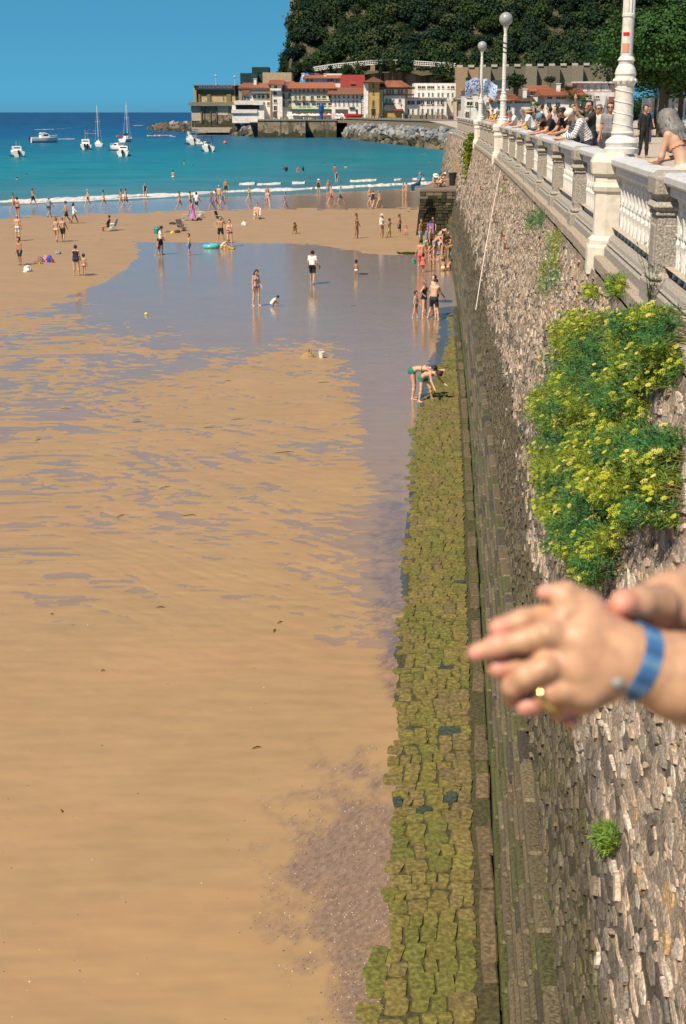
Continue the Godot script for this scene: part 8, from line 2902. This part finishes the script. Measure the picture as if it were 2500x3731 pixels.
func hands() -> void:
	var D := 1.20
	var s := D / FPX   # metres for one photo pixel at the hands
	var L := []
	var chain := func(list: Array, pts: Array):   # [x, y, depth, radius px]
		for i in pts.size() - 1:
			list.append([hp(pts[i][0], pts[i][1], D + pts[i][2]), hp(pts[i + 1][0], pts[i + 1][1], D + pts[i + 1][2]), pts[i][3] * s * (0.93 if pts[i][3] < 60 else 1.0), pts[i + 1][3] * s * (0.93 if pts[i + 1][3] < 60 else 1.0), "hand"])
	# near hand, back towards the eye: forearm, wrist, palm and five fingers
	chain.call(L, [[2700, 2535, 0.03, 188], [2480, 2468, 0.012, 162], [2350, 2422, 0.005, 132], [2275, 2395, 0.0, 118]])
	chain.call(L, [[2275, 2370, 0.0, 100], [2130, 2270, 0.0, 88], [2070, 2240, -0.004, 60]])
	chain.call(L, [[2270, 2395, -0.002, 105], [2110, 2335, -0.008, 88], [2000, 2315, -0.010, 60]])
	chain.call(L, [[2270, 2420, -0.002, 105], [2110, 2420, -0.008, 92], [1995, 2420, -0.008, 64]])
	chain.call(L, [[2262, 2440, 0.0, 95], [2140, 2495, -0.004, 88], [2060, 2515, -0.004, 64]])
	chain.call(L, [[2200, 2470, 0.008, 90], [2130, 2540, 0.008, 66]])
	chain.call(L, [[2205, 2330, 0.012, 85], [2130, 2225, 0.012, 72], [2060, 2165, 0.006, 48], [1985, 2160, 0.004, 34]])            # thumb, folded over the top
	chain.call(L, [[2015, 2300, -0.010, 58], [1915, 2332, -0.014, 44], [1820, 2352, -0.012, 42], [1735, 2380, -0.008, 37]])        # index, stretched out
	chain.call(L, [[1990, 2440, -0.012, 56], [1915, 2462, -0.020, 47], [1872, 2500, -0.010, 42], [1866, 2545, 0.012, 36]])          # middle, curled down
	chain.call(L, [[2050, 2510, -0.006, 54], [1985, 2535, -0.010, 42], [1945, 2560, 0.012, 36], [1950, 2585, 0.030, 32]])           # ring finger
	chain.call(L, [[2120, 2545, 0.006, 50], [2060, 2580, 0.012, 38], [2030, 2600, 0.030, 32]])                                        # little finger
	# tendons that stand out on the back of the hand
	chain.call(L, [[2190, 2395, -0.019, 18], [2010, 2318, -0.018, 16]])
	chain.call(L, [[2190, 2425, -0.020, 18], [2010, 2425, -0.020, 15]])
	chain.call(L, [[2190, 2452, -0.017, 17], [2070, 2512, -0.016, 14]])
	# knuckles and veins
	for k in [[2062, 2238, -0.008, 52], [2000, 2306, -0.020, 44], [1990, 2432, -0.022, 44], [2055, 2512, -0.014, 42]]:
		chain.call(L, [[k[0], k[1], k[2], k[3]], [k[0] - 6, k[1], k[2] - 0.001, k[3] - 4]])
	var R := []
	# far hand, palm against palm, its fingertips coming through between the others
	chain.call(R, [[2760, 2200, 0.14, 190], [2560, 2195, 0.10, 165], [2440, 2200, 0.075, 125], [2350, 2240, 0.06, 105]])
	chain.call(R, [[2350, 2250, 0.06, 100], [2180, 2300, 0.055, 95], [2080, 2330, 0.05, 85]])
	chain.call(R, [[2350, 2300, 0.062, 95], [2180, 2400, 0.055, 95], [2090, 2450, 0.05, 85]])
	chain.call(R, [[2400, 2205, 0.045, 78], [2330, 2195, 0.022, 62], [2272, 2197, 0.008, 50], [2262, 2205, 0.006, 44]])               # thumb on the wrist
	chain.call(R, [[2080, 2260, 0.045, 62], [2010, 2235, 0.012, 46], [1905, 2262, 0.004, 46], [1818, 2288, 0.002, 42]])               # index
	chain.call(R, [[2070, 2370, 0.045, 58], [1960, 2412, 0.014, 44], [1875, 2425, -0.002, 42], [1815, 2436, -0.004, 41]])               # middle
	chain.call(R, [[2080, 2450, 0.045, 56], [2010, 2530, 0.030, 42], [1945, 2560, -0.004, 41], [1915, 2575, -0.006, 38]])             # ring
	chain.call(R, [[2110, 2480, 0.045, 52], [2095, 2580, 0.030, 38], [2078, 2625, 0.012, 34]])                                         # little
	var at := wallp(1.2, 0, 0)
	var root := thing("person", "person with clasped hands, gold ring and blue bracelet leaning over the parapet", "person", Vector3.ZERO)
	var g := G.new()
	var skin := func(v: Vector3) -> Color:
		# skin: redder over the fingertips and knuckles, fine blotches
		var p := to_px(v)
		var c := Color(0.47, 0.275, 0.165)
		var red := 0.0
		for q in [[1800, 2288, 80], [1805, 2432, 75], [1920, 2570, 75], [2080, 2625, 55], [1720, 2385, 40], [2270, 2200, 80], [1980, 2155, 40]]:
			red = maxf(red, 1.0 - Vector2(p.x - q[0], p.y - q[1]).length() / q[2])
		c = c.lerp(Color(0.60, 0.24, 0.19), clampf(red * 1.5, 0.0, 0.65))
		c = c.lerp(Color(0.36, 0.17, 0.10), clampf(noise.get_noise_3dv(v * 26.0) * 0.9, 0.0, 0.5))
		c = c * (1.0 + 0.22 * noise.get_noise_3dv(v * 48.0) + 0.14 * noise2.get_noise_3dv(v * 150.0))
		c.a = 1.0
		return c
	for set_ in [[L, 0.0028, 0.007], [R, 0.003, 0.005]]:
		var f := Field.new()
		f.setup(set_[0], set_[1], set_[2])
		append_net(g, f.net(), skin)
	# arms on to the shoulders, torso, head and legs: outside the picture
	var eL := hp(3150, 2690, D + 0.06)
	var eR := hp(3300, 2290, D + 0.22)
	var hip := Vector3(1.40, DECK + 0.93, -1.42)
	var shL := Vector3(1.10, DECK + 1.33, -1.22)
	var shR := Vector3(1.14, DECK + 1.36, -1.60)
	var ch := (shL + shR) * 0.5 + Vector3(0.08, -0.08, 0)
	var nk := (shL + shR) * 0.5 + Vector3(-0.03, 0.07, 0)
	var hd := nk + Vector3(-0.07, 0.16, 0)
	var B := [[hp(2640, 2525, D + 0.025), eL, 172 * s, 0.048, "a"], [eL, shL, 0.048, 0.058, "a"], [hp(2680, 2200, D + 0.12), eR, 180 * s, 0.048, "a"], [eR, shR, 0.048, 0.058, "a"], [shL, shR, 0.07, 0.07, "t"], [ch + Vector3(0, 0, 0.07), hip + Vector3(0, 0, 0.06), 0.11, 0.11, "t"], [ch - Vector3(0, 0, 0.07), hip - Vector3(0, 0, 0.06), 0.11, 0.11, "t"], [nk - Vector3(0, 0.06, 0), hd - Vector3(0, 0.06, 0), 0.055, 0.05, "n"], [hd, hd + Vector3(-0.02, -0.06, 0), 0.09, 0.07, "h"], [hd + Vector3(-0.09, -0.03, 0), hd + Vector3(-0.105, -0.045, 0), 0.012, 0.014, "h"]]
	for q in [0.09, -0.09]:
		B.append([hip + Vector3(0, -0.04, q), Vector3(1.40, DECK + 0.48, -1.42 + q), 0.085, 0.055, "l"])
		B.append([Vector3(1.40, DECK + 0.48, -1.42 + q), Vector3(1.44, DECK + 0.07, -1.42 + q), 0.055, 0.036, "l"])
		B.append([Vector3(1.46, DECK + 0.04, -1.42 + q), Vector3(1.28, DECK + 0.03, -1.42 + q), 0.038, 0.03, "f"])
	var bf := Field.new()
	bf.setup(B, 0.02, 0.04)
	var bn := bf.net()
	bn.j = {"h": 1.0}
	append_net(g, bn, skin)
	var sm := mat("hand_skin", Color.WHITE, 0.5, "", 1.0, true)
	build("body", g, sm, root)
	var top := skin_mesh(bn, func(i): return bn.bones[bn.b[i]][4] in ["t", "n"] or (bn.bones[bn.b[i]][4] == "a" and bn.v[i].x > 0.86), 0.014)
	put("t_shirt", top, mat("plain_blue", lin(0.05, 0.09, 0.16), 0.85), root)
	put("trousers", skin_mesh(bn, func(i): return bn.bones[bn.b[i]][4] == "l", 0.014), mat("plain_dark", lin(0.04, 0.04, 0.05), 0.85), root)
	put("hair", skin_mesh(bn, func(i): return bn.bones[bn.b[i]][4] == "h" and (bn.v[i].y > hd.y + 0.03 or bn.v[i].x > hd.x + 0.03), 0.012), mat("hair_brown", lin(0.045, 0.026, 0.016), 0.7), root)
	# bracelet: a woven blue band with a silver clasp, and the wedding ring
	var wc := hp(2312, 2410, D + 0.003)
	var ax := (hp(2275, 2395, D) - hp(2480, 2475, D + 0.012)).normalized()
	var u := ax.cross(Vector3(0, 0, 1)).normalized()
	var w := ax.cross(u)
	var band := G.new()
	var n := 40
	for i in n:
		var a0 := TAU * i / n
		var a1 := TAU * (i + 1) / n
		var r := 133.0 * s
		var d0 := u * cos(a0) + w * sin(a0)
		var d1 := u * cos(a1) + w * sin(a1)
		band.col = [Color(0.04, 0.13, 0.31), Color(0.06, 0.17, 0.38), Color(0.05, 0.15, 0.34), Color(0.03, 0.09, 0.20), Color(0.12, 0.24, 0.38)][i * 7 % 5]
		for e in [[-0.0085, -0.0004], [0.0004, 0.0085]]:   # two flat woven strips, each with some thickness
			var q: Array[Vector3] = []
			for rr in [r, r + 0.0022]:
				for ee in e:
					q.append(wc + d0 * rr + ax * ee)
					q.append(wc + d1 * rr + ax * ee)
			band.quad(q[4], q[5], q[7], q[6])
			band.quad(q[0], q[1], q[5], q[4])
			band.quad(q[3], q[2], q[6], q[7])
	build("bracelet", band, mat("woven_cord", Color.WHITE, 0.7, "", 1.0, true), root)
	var clasp := G.new()
	clasp.ball(hp(2250, 2490, D - 0.026), Vector3(0.006, 0.0055, 0.004), 10, 7)
	build("clasp", clasp, mat("silver", lin(0.26, 0.25, 0.24), 0.4), root)
	var ring := G.new()
	var rc := hp(2002, 2530, D - 0.010)
	var ra := (hp(1945, 2560, D + 0.012) - hp(2050, 2510, D - 0.006)).normalized()
	var ru := ra.cross(Vector3.UP).normalized()
	var rw := ra.cross(ru)
	var pts := []
	for i in 25: pts.append(rc + (ru * cos(TAU * i / 24.0) + rw * sin(TAU * i / 24.0)) * 54.0 * s)
	ring.tube(pts, [0.0036], 8, false)
	var gold := mat("gold", lin(0.85, 0.60, 0.22), 0.18)
	gold.metallic = 1.0
	build("wedding_ring", ring, gold, root)
	lookout()

func append_net(g: G, net: Dictionary, skin) -> void:
	var base := g.v.size()
	for i in net.v.size():
		g.v.append(net.v[i])
		g.n.append(net.n[i])
		g.c.append(skin.call(net.v[i]))
	var q: PackedInt32Array = net.q
	for k in range(0, q.size(), 4):
		for t in [0, 2, 1, 0, 3, 2]: g.ix.append(base + q[k + t])

func lookout() -> void:
	# projecting bay of the promenade on which the viewer and this person stand
	var root := thing("lookout_bay", "projecting stone bay of the promenade with its own parapet", "parapet")
	var stone := mat("balustrade_stone", Color.WHITE)
	var g := G.new()
	g.box(Vector3(2.30, 3.45, 4.8), Vector3(3.5, 6.9, 13.2))
	build("bastion", g, mat("wall_plain", lin(0.30, 0.24, 0.17), 0.9, "mottle", 1.0), root)
	g = G.new()
	g.box(Vector3(2.33, 6.95, 4.8), Vector3(3.5, 0.09, 13.3))
	build("paving", g, mat("paving", Color.WHITE), root)
	for z in [-1.05, 2.6, 6.4, 10.2]:
		put("pedestal", pedestal_mesh(), stone, root, Transform3D(Basis.IDENTITY, Vector3(0.86, 6.64, z)))
	for z in [0.72, 4.5, 8.3]:
		g = G.new()
		g.cham(Vector3(0.86, 7.92, z), Vector3(0.34, 0.13, 3.1), 0.03)
		g.cham(Vector3(0.86, 7.02, z), Vector3(0.4, 0.2, 3.1), 0.03)
		for i in 8: g.tube([Vector3(0.86, 7.1, z - 1.4 + i * 0.4), Vector3(0.86, 7.88, z - 1.4 + i * 0.4)], [0.03], 6)
		build("rail", g, mat("rail_paint", Color.WHITE), root)
